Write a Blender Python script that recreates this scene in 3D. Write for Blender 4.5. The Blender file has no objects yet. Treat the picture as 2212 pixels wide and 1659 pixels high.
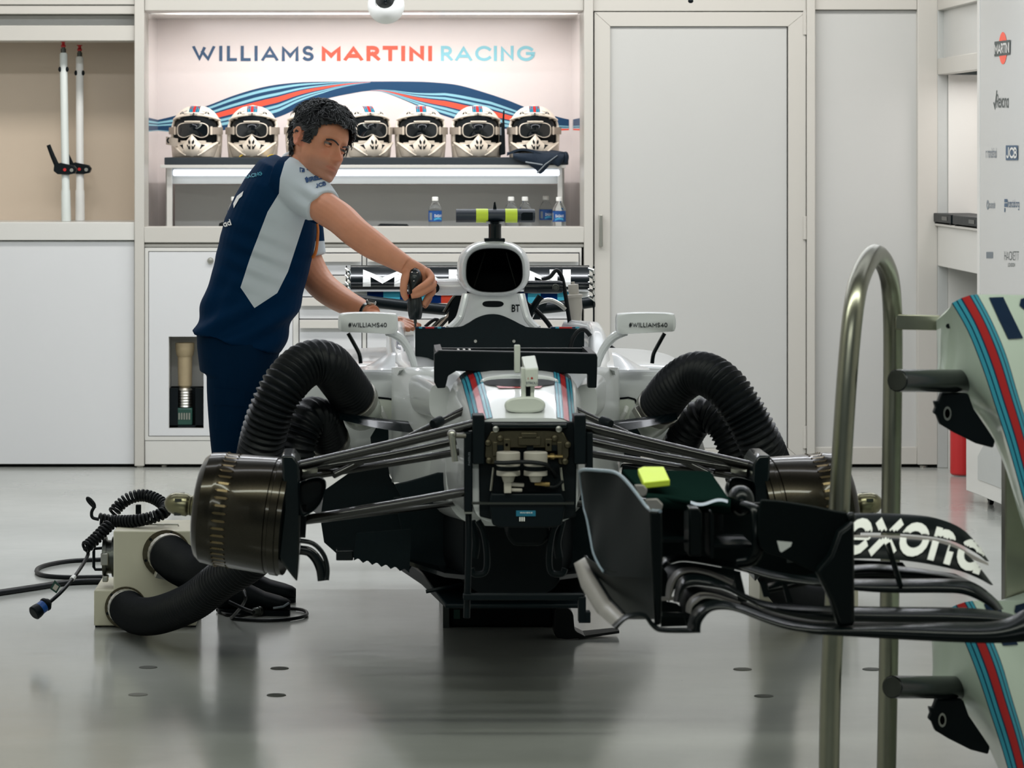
import bpy, bmesh, math, random
from mathutils import Vector, Matrix, Quaternion
from mathutils.bvhtree import BVHTree
R = random.Random(7)
PI = math.pi
scene = bpy.context.scene
COL = scene.collection
# ------------------------------------------------------------------ camera
F, XV, YH, CH = 7500.0, 800.0, 325.0, 1.55          # focal length (px), level line, eye height
cd = bpy.data.cameras.new('camera'); cam = bpy.data.objects.new('camera', cd); COL.objects.link(cam)
cd.sensor_fit = 'HORIZONTAL'; cd.sensor_width = 36.0; cd.lens = 36.0*F/2212.0
cd.shift_x = (1106-XV)/2212.0; cd.shift_y = -(829.5-YH)/2212.0
cam.location = (0, 0, CH); cam.rotation_euler = (PI/2, 0, 0)
cd.clip_start = .1; cd.clip_end = 80
cd.dof.use_dof = True; cd.dof.focus_distance = 12.0; cd.dof.aperture_fstop = 10.0
scene.camera = cam
# ------------------------------------------------------------------ world, lights, exposure
w = bpy.data.worlds.new('world'); scene.world = w; w.use_nodes = True
w.node_tree.nodes['Background'].inputs[0].default_value = (.60, .80, .85, 1)
w.node_tree.nodes['Background'].inputs[1].default_value = .09
scene.view_settings.view_transform = 'Standard'; scene.view_settings.look = 'None'
scene.view_settings.gamma = 1.0; scene.view_settings.use_curve_mapping = False
scene.view_settings.exposure = 0.24
def area(name, loc, rot, sx, sy, power, col):
    l = bpy.data.lights.new(name, 'AREA'); l.shape = 'RECTANGLE'; l.size = sx; l.size_y = sy
    l.energy = power; l.color = col
    o = bpy.data.objects.new(name, l); COL.objects.link(o); o.location = loc; o.rotation_euler = rot
    return o
COOL, WARM = (.94, .97, 1.02), (1.0, .95, .86)
area('front_strip_light', (.35, 7.3, 3.05), (0, 0, 0), 5.4, .25, 66, (.95, 1, .88))
for y, p in ((9.6, 14), (11.7, 30), (13.8, 104)):
    area('ceiling_strip_light', (.35, y, 3.05), (0, 0, 0), 5.4, .22, p, COOL)
area('ceiling_strip_light', (.35, 15.75, 3.05), (math.radians(20), 0, 0), 5.4, .3, 68, (1, .98, .95))
area('front_fill_light', (-.4, .6, 3.6), (math.radians(62), 0, 0), 5.0, .6, 64, (.95, 1, .93))  # added fill lamp that brightens surfaces facing the camera
# ------------------------------------------------------------------ materials
def lin(c):
    return tuple((v/255/12.92 if v/255 <= .04045 else ((v/255+.055)/1.055)**2.4) for v in c)
def mat(name, rgb, rough=.5, metal=0., noise=0., nscale=30., bump=0., bscale=200., coat=0., spec=.5, trans=0., emit=0., stretch=None, ior=1.45, alpha=1.):
    m = bpy.data.materials.new(name); m.use_nodes = True
    nt = m.node_tree; b = nt.nodes['Principled BSDF']; I = b.inputs
    c = lin(rgb) + (1,)
    I['Base Color'].default_value = c; I['Roughness'].default_value = rough; I['Metallic'].default_value = metal
    I['Specular IOR Level'].default_value = spec; I['Coat Weight'].default_value = coat; I['Coat Roughness'].default_value = .06
    I['Transmission Weight'].default_value = trans; I['IOR'].default_value = ior; I['Alpha'].default_value = alpha
    if emit: I['Emission Color'].default_value = c; I['Emission Strength'].default_value = emit
    tc = nt.nodes.new('ShaderNodeTexCoord'); src = tc.outputs['Object']
    if stretch:
        mp = nt.nodes.new('ShaderNodeMapping'); mp.inputs['Scale'].default_value = stretch
        nt.links.new(src, mp.inputs['Vector']); src = mp.outputs['Vector']
    n = nt.nodes.new('ShaderNodeTexNoise'); n.inputs['Scale'].default_value = nscale; n.inputs['Detail'].default_value = 4
    nt.links.new(src, n.inputs['Vector'])
    if noise:
        mx = nt.nodes.new('ShaderNodeMix'); mx.data_type = 'RGBA'
        mx.inputs[6].default_value = tuple(v*(1-noise) for v in c[:3])+(1,); mx.inputs[7].default_value = tuple(min(1, v*(1+noise)) for v in c[:3])+(1,)
        nt.links.new(n.outputs['Fac'], mx.inputs[0]); nt.links.new(mx.outputs[2], I['Base Color'])
    else:
        mr = nt.nodes.new('ShaderNodeMapRange'); mr.inputs[3].default_value = max(.02, rough*.9); mr.inputs[4].default_value = min(1, rough*1.1)
        nt.links.new(n.outputs['Fac'], mr.inputs[0]); nt.links.new(mr.outputs[0], I['Roughness'])
    if bump:
        n2 = nt.nodes.new('ShaderNodeTexNoise'); n2.inputs['Scale'].default_value = bscale; n2.inputs['Detail'].default_value = 3
        nt.links.new(src, n2.inputs['Vector'])
        bp = nt.nodes.new('ShaderNodeBump'); bp.inputs['Strength'].default_value = bump; bp.inputs['Distance'].default_value = .002
        nt.links.new(n2.outputs['Fac'], bp.inputs['Height']); nt.links.new(bp.outputs[0], I['Normal'])
    return m
WHITE = mat('white_lacquer', (204, 203, 198), .28, noise=.02, nscale=3)
WHITE2 = mat('white_panel', (187, 187, 184), .22, noise=.02, nscale=2)
PANELL = mat('floorlit_white_panel', (208, 209, 210), .22, noise=.02, nscale=2)  # lighter copy of the white panel; light off the floor is in the colour
CREAM = mat('cream_frame', (188, 185, 178), .35, noise=.02, nscale=3)
BEIGE = mat('beige_panel', (205, 188, 168), .3, noise=.03, nscale=2)
PRINT = mat('printed_board', (222, 213, 210), .22, noise=.01)
GREYP = mat('grey_panel', (176, 178, 175), .35, noise=.03)
GAP = mat('dark_gap', (14, 20, 24), .7)
SLATE = mat('slate_mat', (42, 50, 56), .75, noise=.1, nscale=300)
NAVY = mat('navy_print', (0, 58, 96), .35)
DNAVY = mat('dark_navy_print', (4, 36, 66), .3, spec=.2)
LBLUE = mat('light_blue_print', (136, 192, 206), .35)
TEAL = mat('teal_stripe', (62, 150, 172), .25, spec=.2)
RED = mat('orange_red_print', (240, 84, 58), .35)
DRED = mat('dark_red_stripe', (172, 40, 40), .25, spec=.2)
WNAVY = mat('lettering_navy', (36, 72, 106), .4)
WBLUE = mat('lettering_blue', (126, 188, 200), .4)
GREYT = mat('grey_print', (120, 128, 134), .5)
STEEL = mat('brushed_steel', (176, 174, 166), .3, 1., noise=.08, nscale=60)
RACKM = mat('rack_steel', (150, 149, 134), .3, 1., noise=.06, nscale=40)
DSTEEL = mat('dark_steel', (86, 88, 84), .34, 1., noise=.1, nscale=60)
CHROME = mat('chrome', (215, 215, 210), .12, 1.)
BRASS = mat('aged_brass', (150, 128, 84), .3, 1., noise=.12, nscale=80)
BLACK = mat('black_plastic', (6, 15, 19), .42, spec=.18)
BLACKM = mat('black_matt', (5, 13, 17), .62, spec=.18, noise=.2, nscale=90)
RUBBER = mat('black_rubber', (8, 13, 16), .42, spec=.26, noise=.15, nscale=60, bump=.2)
CARBON = mat('carbon_gloss', (6, 15, 18), .22, spec=.3, coat=.25, noise=.25, nscale=120)
CARBM = mat('carbon_satin', (6, 19, 23), .4, spec=.18, noise=.3, nscale=160, bump=.15, bscale=500)
PAINT = mat('pearl_white_paint', (226, 228, 228), .3, .08, coat=.55)
PAINT2 = mat('grey_white_paint', (206, 210, 200), .34, .05, coat=.3)
NEON = mat('neon_yellow', (214, 236, 66), .5)
GLASSD = mat('dark_glass', (8, 12, 16), .06, coat=1.)
YELLOW = mat('yellow_cloth', (240, 200, 40), .7)
REDP = mat('red_paint', (178, 34, 36), .35)
GREEN = mat('dark_green_enamel', (28, 66, 56), .4)
BLUE = mat('blue_plastic', (22, 72, 140), .35)
CLEAR = mat('clear_plastic', (250, 252, 252), .05, trans=1., ior=1.2)
WHITEP = mat('white_plastic', (236, 236, 232), .4)
MILK = mat('milky_plastic', (176, 170, 160), .45)
LEDM = mat('led_tube', (235, 242, 255), .4, emit=1.2)
GUN = mat('gun_metal_fittings', (92, 86, 70), .36, 1., noise=.2, nscale=120)
def floor_material():
    m = bpy.data.materials.new('epoxy_floor'); m.use_nodes = True; nt = m.node_tree; b = nt.nodes['Principled BSDF']
    N = lambda t: nt.nodes.new(t); L = nt.links.new
    tc = N('ShaderNodeTexCoord')
    a = N('ShaderNodeTexNoise'); a.inputs['Scale'].default_value = .9; a.inputs['Detail'].default_value = 5
    L(tc.outputs['Object'], a.inputs['Vector'])
    cr = N('ShaderNodeValToRGB'); cr.color_ramp.elements[0].color = lin((150, 153, 147))+(1,); cr.color_ramp.elements[1].color = lin((174, 176, 170))+(1,)
    cr.color_ramp.elements[0].position = .3; cr.color_ramp.elements[1].position = .7
    L(a.outputs['Fac'], cr.inputs[0])
    s = N('ShaderNodeTexVoronoi'); s.inputs['Scale'].default_value = 4.5; L(tc.outputs['Object'], s.inputs['Vector'])
    lt = N('ShaderNodeMath'); lt.operation = 'LESS_THAN'; lt.inputs[1].default_value = .012; L(s.outputs['Distance'], lt.inputs[0])
    mx = N('ShaderNodeMix'); mx.data_type = 'RGBA'; mx.inputs[7].default_value = (.05, .05, .05, 1)
    L(lt.outputs[0], mx.inputs[0]); L(cr.outputs[0], mx.inputs[6]); L(mx.outputs[2], b.inputs['Base Color'])
    n2 = N('ShaderNodeTexNoise'); n2.inputs['Scale'].default_value = 2.2; n2.inputs['Detail'].default_value = 6; L(tc.outputs['Object'], n2.inputs['Vector'])
    mr = N('ShaderNodeMapRange'); mr.inputs[3].default_value = .11; mr.inputs[4].default_value = .22; L(n2.outputs['Fac'], mr.inputs[0]); L(mr.outputs[0], b.inputs['Roughness'])
    n3 = N('ShaderNodeTexNoise'); n3.inputs['Scale'].default_value = 5.; n3.inputs['Detail'].default_value = 2; L(tc.outputs['Object'], n3.inputs['Vector'])
    bp = N('ShaderNodeBump'); bp.inputs['Strength'].default_value = .25; bp.inputs['Distance'].default_value = .004
    L(n3.outputs['Fac'], bp.inputs['Height']); L(bp.outputs[0], b.inputs['Normal'])
    b.inputs['Specular IOR Level'].default_value = .55
    return m
EPOXY = floor_material()
# ------------------------------------------------------------------ geometry helpers
def P(px, py, Y): return Vector(((px-XV)*Y/F, Y, CH-(py-YH)*Y/F))
def DS(s): return F/s                                   # distance at which one metre spans s pixels
def sm(pts, k=6, closed=False):                          # Catmull-Rom through points (any tuple length)
    pts = [tuple(p) for p in pts]; n = len(pts); out = []
    rng = range(n if closed else n-1)
    for i in rng:
        if closed: a, b, c, d = (pts[(i+j-1) % n] for j in range(4))
        else: a, b, c, d = pts[max(i-1, 0)], pts[i], pts[i+1], pts[min(i+2, n-1)]
        for j in range(k):
            t = j/k
            out.append(tuple(.5*((2*q)+(-p+r)*t+(2*p-5*q+4*r-s)*t*t+(-p+3*q-3*r+s)*t**3) for p, q, r, s in zip(a, b, c, d)))
    if not closed: out.append(pts[-1])
    return out
class MB:
    def __init__(s): s.v = []; s.f = []; s.m = []; s.mi = 0
    def add(s, vs, fs, mi=None):
        o = len(s.v); s.v += [Vector(v) for v in vs]
        for f in fs: s.f.append(tuple(i+o for i in f)); s.m.append(s.mi if mi is None else mi)
        return s
    def box(s, a, b, mi=None):
        (x0, y0, z0), (x1, y1, z1) = a, b
        x0, x1 = min(x0, x1), max(x0, x1); y0, y1 = min(y0, y1), max(y0, y1); z0, z1 = min(z0, z1), max(z0, z1)
        vs = [(x, y, z) for z in (z0, z1) for y in (y0, y1) for x in (x0, x1)]
        return s.add(vs, [(0, 2, 3, 1), (4, 5, 7, 6), (0, 1, 5, 4), (2, 6, 7, 3), (0, 4, 6, 2), (1, 3, 7, 5)], mi)
    def pbox(s, x0, y0, x1, y1, Y, D, mi=None):             # box whose front face spans the pixel rectangle at distance Y
        a, b = P(x0, y0, Y), P(x1, y1, Y); return s.box((a.x, Y, a.z), (b.x, Y+D, b.z), mi)
    def prism(s, poly, ext, mi=None):
        n = len(poly); poly = [Vector(p) for p in poly]; ext = Vector(ext)
        return s.add(poly+[p+ext for p in poly], [tuple(range(n)), tuple(range(2*n-1, n-1, -1))]+[(i, i+n, (i+1) % n+n, (i+1) % n) for i in range(n)], mi)
    def ppoly(s, pts, Y, D, mi=None): return s.prism([P(x, y, Y) for x, y in pts], (0, D, 0), mi)
    def poly(s, pts, mi=None): return s.add(pts, [tuple(range(len(pts)))], mi)
    def loft(s, rings, cap=True, closed=True, mi=None):
        n = len(rings[0]); vs = [p for r in rings for p in r]; fs = []
        for i in range(len(rings)-1):
            for j in range(n if closed else n-1):
                k = (j+1) % n; fs.append((i*n+j, i*n+k, (i+1)*n+k, (i+1)*n+j))
        if cap and closed: fs += [tuple(range(n-1, -1, -1)), tuple(range((len(rings)-1)*n, len(rings)*n))]
        return s.add(vs, fs, mi)
    def tube(s, pts, r, n=10, cap=True, flat=1., up=None, mi=None, k=0):
        if k: pts = sm(pts, k)
        pts = [Vector(p) for p in pts]; N = len(pts)
        tg = [(pts[min(i+1, N-1)]-pts[max(i-1, 0)]).normalized() for i in range(N)]
        u = Vector(up) if up else (Vector((0, 0, 1)) if abs(tg[0].z) < .9 else Vector((0, 1, 0)))
        rings = []
        for i in range(N):
            u = (u-tg[i]*u.dot(tg[i]))
            u = u.normalized() if u.length > 1e-6 else Vector((1, 0, 0))
            b = tg[i].cross(u); t = i/max(1, N-1)
            rr = r(t) if callable(r) else (r[i] if isinstance(r, (list, tuple)) and len(r) == N else (r[0]+(r[1]-r[0])*t if isinstance(r, (list, tuple)) else r))
            rings.append([pts[i]+u*(rr*flat*math.sin(2*PI*j/n))+b*(rr*math.cos(2*PI*j/n)) for j in range(n)])
        return s.loft(rings, cap, True, mi)
    def lathe(s, o, ax, prof, n=28, mi=None, cap=True):
        o, ax = Vector(o), Vector(ax).normalized(); u = ax.orthogonal().normalized(); b = ax.cross(u)
        return s.loft([[o+ax*t+u*(max(r, 1e-5)*math.cos(2*PI*j/n))+b*(max(r, 1e-5)*math.sin(2*PI*j/n)) for j in range(n)] for t, r in prof], cap, True, mi)
    def ell(s, c, rad, rot=None, nu=16, nv=10, mi=None):
        c = Vector(c); M = rot or Matrix.Identity(3)
        if len(M) == 4: M = M.to_3x3()
        rings = []
        for i in range(1, nv):
            a = PI*i/nv
            rings.append([c+M @ Vector((rad[0]*math.sin(a)*math.cos(2*PI*j/nu), rad[1]*math.sin(a)*math.sin(2*PI*j/nu), -rad[2]*math.cos(a))) for j in range(nu)])
        return s.loft(rings, True, True, mi)
    def grid(s, fn, nu, nv, thick=None, mi=None):
        pts = [[Vector(fn(i/nu, j/nv)) for j in range(nv+1)] for i in range(nu+1)]
        W = nv+1; vs = [p for r in pts for p in r]; fs = [(i*W+j, i*W+j+1, (i+1)*W+j+1, (i+1)*W+j) for i in range(nu) for j in range(nv)]
        if thick is not None:
            T = Vector(thick); o = len(vs); vs += [v+T for v in vs]
            fs += [tuple(q+o for q in reversed(f)) for f in fs]
            rim = [i*W for i in range(nu+1)]+[nu*W+j for j in range(1, W)]+[i*W+nv for i in range(nu-1, -1, -1)]+[j for j in range(nv-1, 0, -1)]
            for a, b in zip(rim, rim[1:]+rim[:1]): fs.append((a, b, b+o, a+o))
        return s.add(vs, fs, mi)
    def bvh(s): return BVHTree.FromPolygons(s.v, s.f)
def wloc(o):
    v = Vector((0, 0, 0))
    while o: v += o.location; o = o.parent
    return v
def build(name, mb, mats, parent=None, smooth=35, bevel=0., bseg=2, sub=0, origin=None, fix=True):
    me = bpy.data.meshes.new(name)
    if parent is not None: org = wloc(parent)
    elif origin is not None: org = Vector(origin)
    else:
        xs = [v.x for v in mb.v]; ys = [v.y for v in mb.v]; zs = [v.z for v in mb.v]
        org = Vector(((min(xs)+max(xs))/2, (min(ys)+max(ys))/2, min(zs)))
    me.from_pydata([v-org for v in mb.v], [], mb.f)
    if not isinstance(mats, (list, tuple)): mats = [mats]
    for m in mats: me.materials.append(m)
    me.polygons.foreach_set('material_index', [min(i, len(mats)-1) for i in mb.m])
    if fix:
        bm = bmesh.new(); bm.from_mesh(me); bmesh.ops.recalc_face_normals(bm, faces=bm.faces); bm.to_mesh(me); bm.free()
    me.update()
    if smooth:
        me.shade_smooth()
        if smooth < 180: me.set_sharp_from_angle(angle=math.radians(smooth))
    o = bpy.data.objects.new(name, me); COL.objects.link(o)
    if parent is not None: o.parent = parent
    else: o.location = org
    if bevel:
        b = o.modifiers.new('bevel', 'BEVEL'); b.width = bevel; b.segments = bseg; b.limit_method = 'ANGLE'; b.angle_limit = math.radians(40); b.harden_normals = False
    if sub:
        q = o.modifiers.new('subdivision', 'SUBSURF'); q.levels = sub; q.render_levels = sub
    return o
def tag(o, label=None, cat=None, group=None, kind=None):
    if label: o['label'] = label
    if cat: o['category'] = cat
    if group: o['group'] = group
    if kind: o['kind'] = kind
    return o
def thing(name, loc, label, cat, group=None):
    o = bpy.data.objects.new(name, None); COL.objects.link(o); o.location = loc; o.empty_display_size = .1
    return tag(o, label, cat, group)
def struct(name, loc=(0, 0, 0)):
    o = bpy.data.objects.new(name, None); COL.objects.link(o); o.location = loc; o['kind'] = 'structure'; return o
def copy_tree(o, parent=None):
    c = o.copy(); COL.objects.link(c)
    if parent is not None: c.parent = parent; c.matrix_parent_inverse = o.matrix_parent_inverse
    for ch in list(o.children): copy_tree(ch, c)
    return c
# ------------------------------------------------------------------ lettering drawn with straight and round strokes
def arc(cx, cy, rx, ry, a0, a1, n=12): return [(cx+rx*math.cos(math.radians(a0+(a1-a0)*i/n)), cy+ry*math.sin(math.radians(a0+(a1-a0)*i/n))) for i in range(n+1)]
STK = {
 'W': (1.3, [[(0, 1), (.36, 0), (.66, .9)], [(.56, .62), (.92, 0), (1.28, 1)]]), 'I': (.1, [[(.05, 0), (.05, 1)]]), 'L': (.5, [[(.05, 1), (.05, 0), (.5, 0)]]),
 'A': (.9, [[(0, 0), (.45, 1), (.9, 0)], [(.18, .28), (.72, .28)]]), 'M': (.95, [[(.03, 0), (.03, 1), (.475, .3), (.92, 1), (.92, 0)]]),
 'S': (.58, [arc(.29, .745, .25, .255, 35, 270, 10)+arc(.29, .245, .27, .245, 90, -145, 10)]), 'R': (.62, [[(.05, 0), (.05, 1)], [(.05, 1), (.3, 1)]+arc(.3, .73, .27, .27, 90, -90, 10)+[(.05, .46)], [(.3, .46), (.62, 0)]]),
 'T': (.66, [[(0, 1), (.66, 1)], [(.33, 1), (.33, 0)]]), 'N': (.72, [[(.04, 0), (.04, 1), (.68, 0), (.68, 1)]]), 'C': (.85, [arc(.52, .5, .48, .5, 42, 318, 18)]),
 'G': (.95, [arc(.5, .5, .48, .5, 42, 360, 20)+[(.6, .5)]]), '#': (.6, [[(.12, 0), (.25, 1)], [(.38, 0), (.5, 1)], [(0, .34), (.58, .34)], [(.05, .68), (.62, .68)]]),
 '4': (.62, [[(.46, 0), (.46, 1), (.02, .28), (.64, .28)]]), '0': (.66, [arc(.33, .5, .31, .5, 0, 360, 20)]), 'B': (.6, [[(.05, 0), (.05, 1)], [(.05, 1), (.3, 1)]+arc(.3, .765, .22, .235, 90, -90, 8)+[(.05, .53)], [(.05, .53), (.3, .53)]+arc(.3, .265, .28, .265, 90, -90, 8)+[(.05, 0)]]),
 'E': (.5, [[(.5, 1), (.05, 1), (.05, 0), (.5, 0)], [(.05, .5), (.45, .5)]]), 'O': (.95, [arc(.47, .5, .46, .5, 0, 360, 22)]), 'H': (.7, [[(.05, 0), (.05, 1)], [(.65, 0), (.65, 1)], [(.05, .5), (.65, .5)]]),
 'K': (.65, [[(.05, 0), (.05, 1)], [(.62, 1), (.08, .45), (.65, 0)]]), 'D': (.75, [[(.05, 0), (.05, 1), (.25, 1)]+arc(.25, .5, .45, .5, 90, -90, 12)+[(.05, 0)]]), 'P': (.6, [[(.05, 0), (.05, 1), (.3, 1)]+arc(.3, .73, .27, .27, 90, -90, 10)+[(.05, .46)]]),
 'J': (.45, [[(.38, 1), (.38, .25)]+arc(.18, .22, .2, .22, 0, -150, 8)]), 'X': (.65, [[(0, 0), (.65, 1)], [(0, 1), (.65, 0)]]), ' ': (.35, []),
 'e': (.62, [[(.04, .36), (.58, .36)]+arc(.31, .34, .28, .34, 5, 320, 14)]), 'x': (.55, [[(0, 0), (.55, .68)], [(0, .68), (.55, 0)]]), 'o': (.68, [arc(.34, .34, .32, .34, 0, 360, 18)]),
 'n': (.56, [[(.05, 0), (.05, .68)], [(.05, .42)]+arc(.28, .42, .23, .26, 170, 0, 8)+[(.51, 0)]]), 'a': (.62, [arc(.3, .33, .27, .33, 0, 360, 16), [(.58, .68), (.58, 0)]]), 'd': (.62, [arc(.3, .33, .27, .33, 0, 360, 16), [(.58, 1), (.58, 0)]]),
 'r': (.38, [[(.05, 0), (.05, .68)], [(.05, .4)]+arc(.28, .42, .23, .24, 165, 70, 6)]), 's': (.45, [arc(.23, .51, .19, .16, 35, 270, 8)+arc(.23, .18, .2, .17, 90, -145, 8)]), 't': (.36, [[(.15, 1), (.15, 0)], [(0, .66), (.36, .66)]]),
 'i': (.1, [[(.05, 0), (.05, .68)], [(.05, .84), (.05, .96)]]), 'l': (.1, [[(.05, 0), (.05, 1)]]), 'c': (.52, [arc(.32, .34, .28, .34, 45, 315, 12)]), 'f': (.4, [arc(.34, .78, .2, .2, 80, 180, 6)+[(.14, 0)], [(0, .62), (.36, .62)]]), 'g': (.62, [arc(.3, .33, .27, .33, 0, 360, 16), [(.58, .68), (.58, -.1)]+arc(.32, -.1, .26, .2, 0, -150, 8)]),
 '.': (.12, [[(.06, 0), (.06, .12)]]), 'v': (.55, [[(0, .68), (.28, 0), (.56, .68)]]),
}
def strokes(text, th, track=.18, xs=1.):
    """closed strips in letter space (cap height 1): list of (left points, right points), and the total width"""
    x = 0; out = []
    for ch in text:
        wd, sts = STK[ch]
        for st in sts:
            p = [Vector((a*xs+x, th/2+b*(1-th) if -.01 < b < 1.01 else b)) for a, b in st]; n = len(p); Lf = []; Rt = []
            loop = (p[0]-p[-1]).length < 1e-4
            if not loop: p[0] = p[0]+(p[0]-p[1]).normalized()*th*.5; p[-1] = p[-1]+(p[-1]-p[-2]).normalized()*th*.5
            for i in range(n):
                d1 = (p[i]-p[i-1]) if i else ((p[0]-p[-2]) if loop else None)
                d2 = (p[i+1]-p[i]) if i < n-1 else ((p[1]-p[0]) if loop else None)
                if d1 is not None and d1.length < 1e-6: d1 = None
                if d2 is not None and d2.length < 1e-6: d2 = None
                d1 = d1 or d2; d2 = d2 or d1
                n1 = Vector((-d1.y, d1.x)).normalized(); n2 = Vector((-d2.y, d2.x)).normalized()
                m = n1+n2; m = m.normalized() if m.length > 1e-3 else n1
                k = th/2/max(.42, m.dot(n1))
                for l_, q in ((Lf, p[i]+m*k), (Rt, p[i]-m*k)): l_.append(Vector((q.x, max(0, min(1, q.y)) if ch.isupper() or ch in '#40' else q.y)))
            out.append((Lf, Rt))
        x += wd*xs+track
    return out, x-track
def letter(mb, text, fn, th=.16, track=.18, mi=None, fit=None, split=1, xs=1.):
    """fn(u, v): u along the line in cap heights (or 0..1 if fit), v 0..1 -> 3-D point"""
    S, W = strokes(text, th, track, xs)
    eye_ = Vector((0, 0, CH))
    for kk, (Lf, Rt) in enumerate(S):
        for i in range(len(Lf)-1):
            for j in range(split):
                a, b = j/split, (j+1)/split
                q = [Lf[i].lerp(Lf[i+1], a), Lf[i].lerp(Lf[i+1], b), Rt[i].lerp(Rt[i+1], b), Rt[i].lerp(Rt[i+1], a)]
                pts = [fn((p.x/W if fit else p.x), p.y) for p in q]
                if all(p is not None for p in pts): mb.add([p+(eye_-p).normalized()*(.0004*(kk % 5)) for p in pts] if pts[0].y > 5 else [p+Vector((0, -.0003*(kk % 5), 0)) for p in pts], [(0, 1, 2, 3)], mi)
    return W
def caster(bvh, off=.002):
    """returns f(px, py): the nearest point of a surface along the sight line of that pixel, lifted off by off"""
    o = Vector((0, 0, CH))
    def f(px, py):
        d = Vector(((px-XV)/F, 1, -(py-YH)/F)).normalized()
        h = bvh.ray_cast(o, d)
        if h[0] is None: return None
        n = h[1] if h[1].dot(d) < 0 else -h[1]
        return h[0]+n*off
    return f
# ================================================================== SETTING
Y0 = 16.97                                               # front plane of the back wall
def B(px, py): return P(px, py, Y0)
fl = MB(); fl.box((-3.2, 1.2, -.08), (4.2, 18.6, 0)); floor = tag(build('floor', fl, EPOXY, origin=(0, 0, 0)), kind='structure')
PLUGD = mat('floor_plug_dark', (66, 68, 62), .6, spec=.2); PLUGL = mat('floor_plug_grey', (96, 96, 88), .6, spec=.2)
for k, (px, py, br) in enumerate([(320, 1442, 0), (604, 1444, 0), (298, 1501, 1), (597, 1502, 0), (1604, 1446, 1), (1650, 1504, 0), (1883, 1446, 0)]):
    Y = F*CH/(py-YH); c = P(px, py, Y); d = MB(); d.lathe((c.x, c.y, -.004), (0, 0, 1), [(0, .028), (.0045, .028), (.006, .026)], 24)
    build('floor_plug', d, PLUGL if br else PLUGD, floor)
ce = MB(); ce.box((-3.2, 5.0, 3.12), (4.2, 18.6, 3.2)); tag(build('ceiling', ce, mat('ceiling_grey', (84, 88, 90), .7)), kind='structure')
lw = MB(); lw.box((-2.75, 5.0, 0), (-2.65, 18.6, 3.12)); tag(build('wall_left', lw, WHITE), kind='structure')
wb = struct('wall_back', (0, Y0, 0))
def wbp(name, mb, m, bevel=.003): return build(name, mb, m, wb, bevel=bevel)
def wbox(name, x0, y0, x1, y1, dy, D, m, bevel=.003):
    mb = MB(); a, b = B(x0, y0), B(x1, y1); mb.box((a.x, Y0+dy, a.z), (b.x, Y0+dy+D, b.z)); return wbp(name, mb, m, bevel)
# big closing plane behind everything, above and beside the openings
bk = MB(); bk.box((-3.2, 18.4, 0), (4.2, 18.5, 3.12)); wbp('backing_board', bk, WHITE, 0)
wbox('post', 291, -360, 312, 1006, -.02, .35, CREAM)
wbox('post', 1261, -360, 1281, 1006, -.02, .35, CREAM)
wbox('post', 1742, -360, 1760, 1003, -.02, .35, CREAM)
wbox('post', 1981, -360, 2024, 1003, -.02, .25, CREAM)
wbox('lintel', 312, -360, 1261, 23, 0, .3, CREAM)
wbox('lintel', 1281, -360, 1742, 24, 0, .3, CREAM)
wbox('lintel', 1760, -360, 1981, 21, 0, .3, CREAM)
# left bay: soffit bands, beige recess, ledge, lower panels
wbox('lintel', -560, -360, 291, 10, 0, .3, CREAM)
wbox('trim_band', -560, 11, 291, 30, .012, .2, CREAM)
wbox('soffit_board', -560, 31, 291, 54, .10, .2, GREYP)
wbox('lintel', -560, 55, 291, 88, .0, .3, CREAM)
wbox('recess_panel', -560, 60, 291, 500, .50, .03, BEIGE, 0)
wbox('ledge', -560, 480, 291, 519, -.01, .52, WHITE)
wbox('lower_panel', -560, 521, 290, 1003, .01, .05, PANELL)
wbox('plinth', -560, 1003, 312, 1012, .12, .05, GAP, 0)
# display recess of the middle bay
Y1 = 18.05
a, b = B(312, 23), B(1261, 23); zt = a.z; zl = 1.105
def rec(name, p, q, m, bev=0): mb = MB(); mb.box(p, q); return wbp(name, mb, m, bev)
board = rec('printed_board', (a.x, Y1, zl), (b.x, Y1+.03, zt), PRINT)
MIRR = mat('gloss_cheek', (222, 215, 210), .06, coat=1.)
rec('cheek_panel', (a.x-.02, Y0+.32, zl), (a.x, Y1, zt), MIRR)
rec('cheek_panel', (b.x, Y0+.32, zl), (b.x+.02, Y1, zt), MIRR)
rec('recess_top', (a.x, Y0+.46, zt), (b.x, Y1, zt+.03), WHITE); rec('hidden_lamp_slot', (a.x, Y0+.29, zt+.07), (b.x, Y0+.47, zt+.09), WHITE)  # slot added out of sight to hide the board's fill lamp
rec('recess_floor', (a.x, Y0+.1, zl-.03), (b.x, Y1, zl), WHITE)
for x in (331, 1241):                                     # slim uprights in front of the printed board
    c = P(x, 45, Y1-.1); rec('upright', (c.x-.012, Y1-.12, zl), (c.x+.012, Y1-.08, zt-.001), CREAM, .002)
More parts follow.
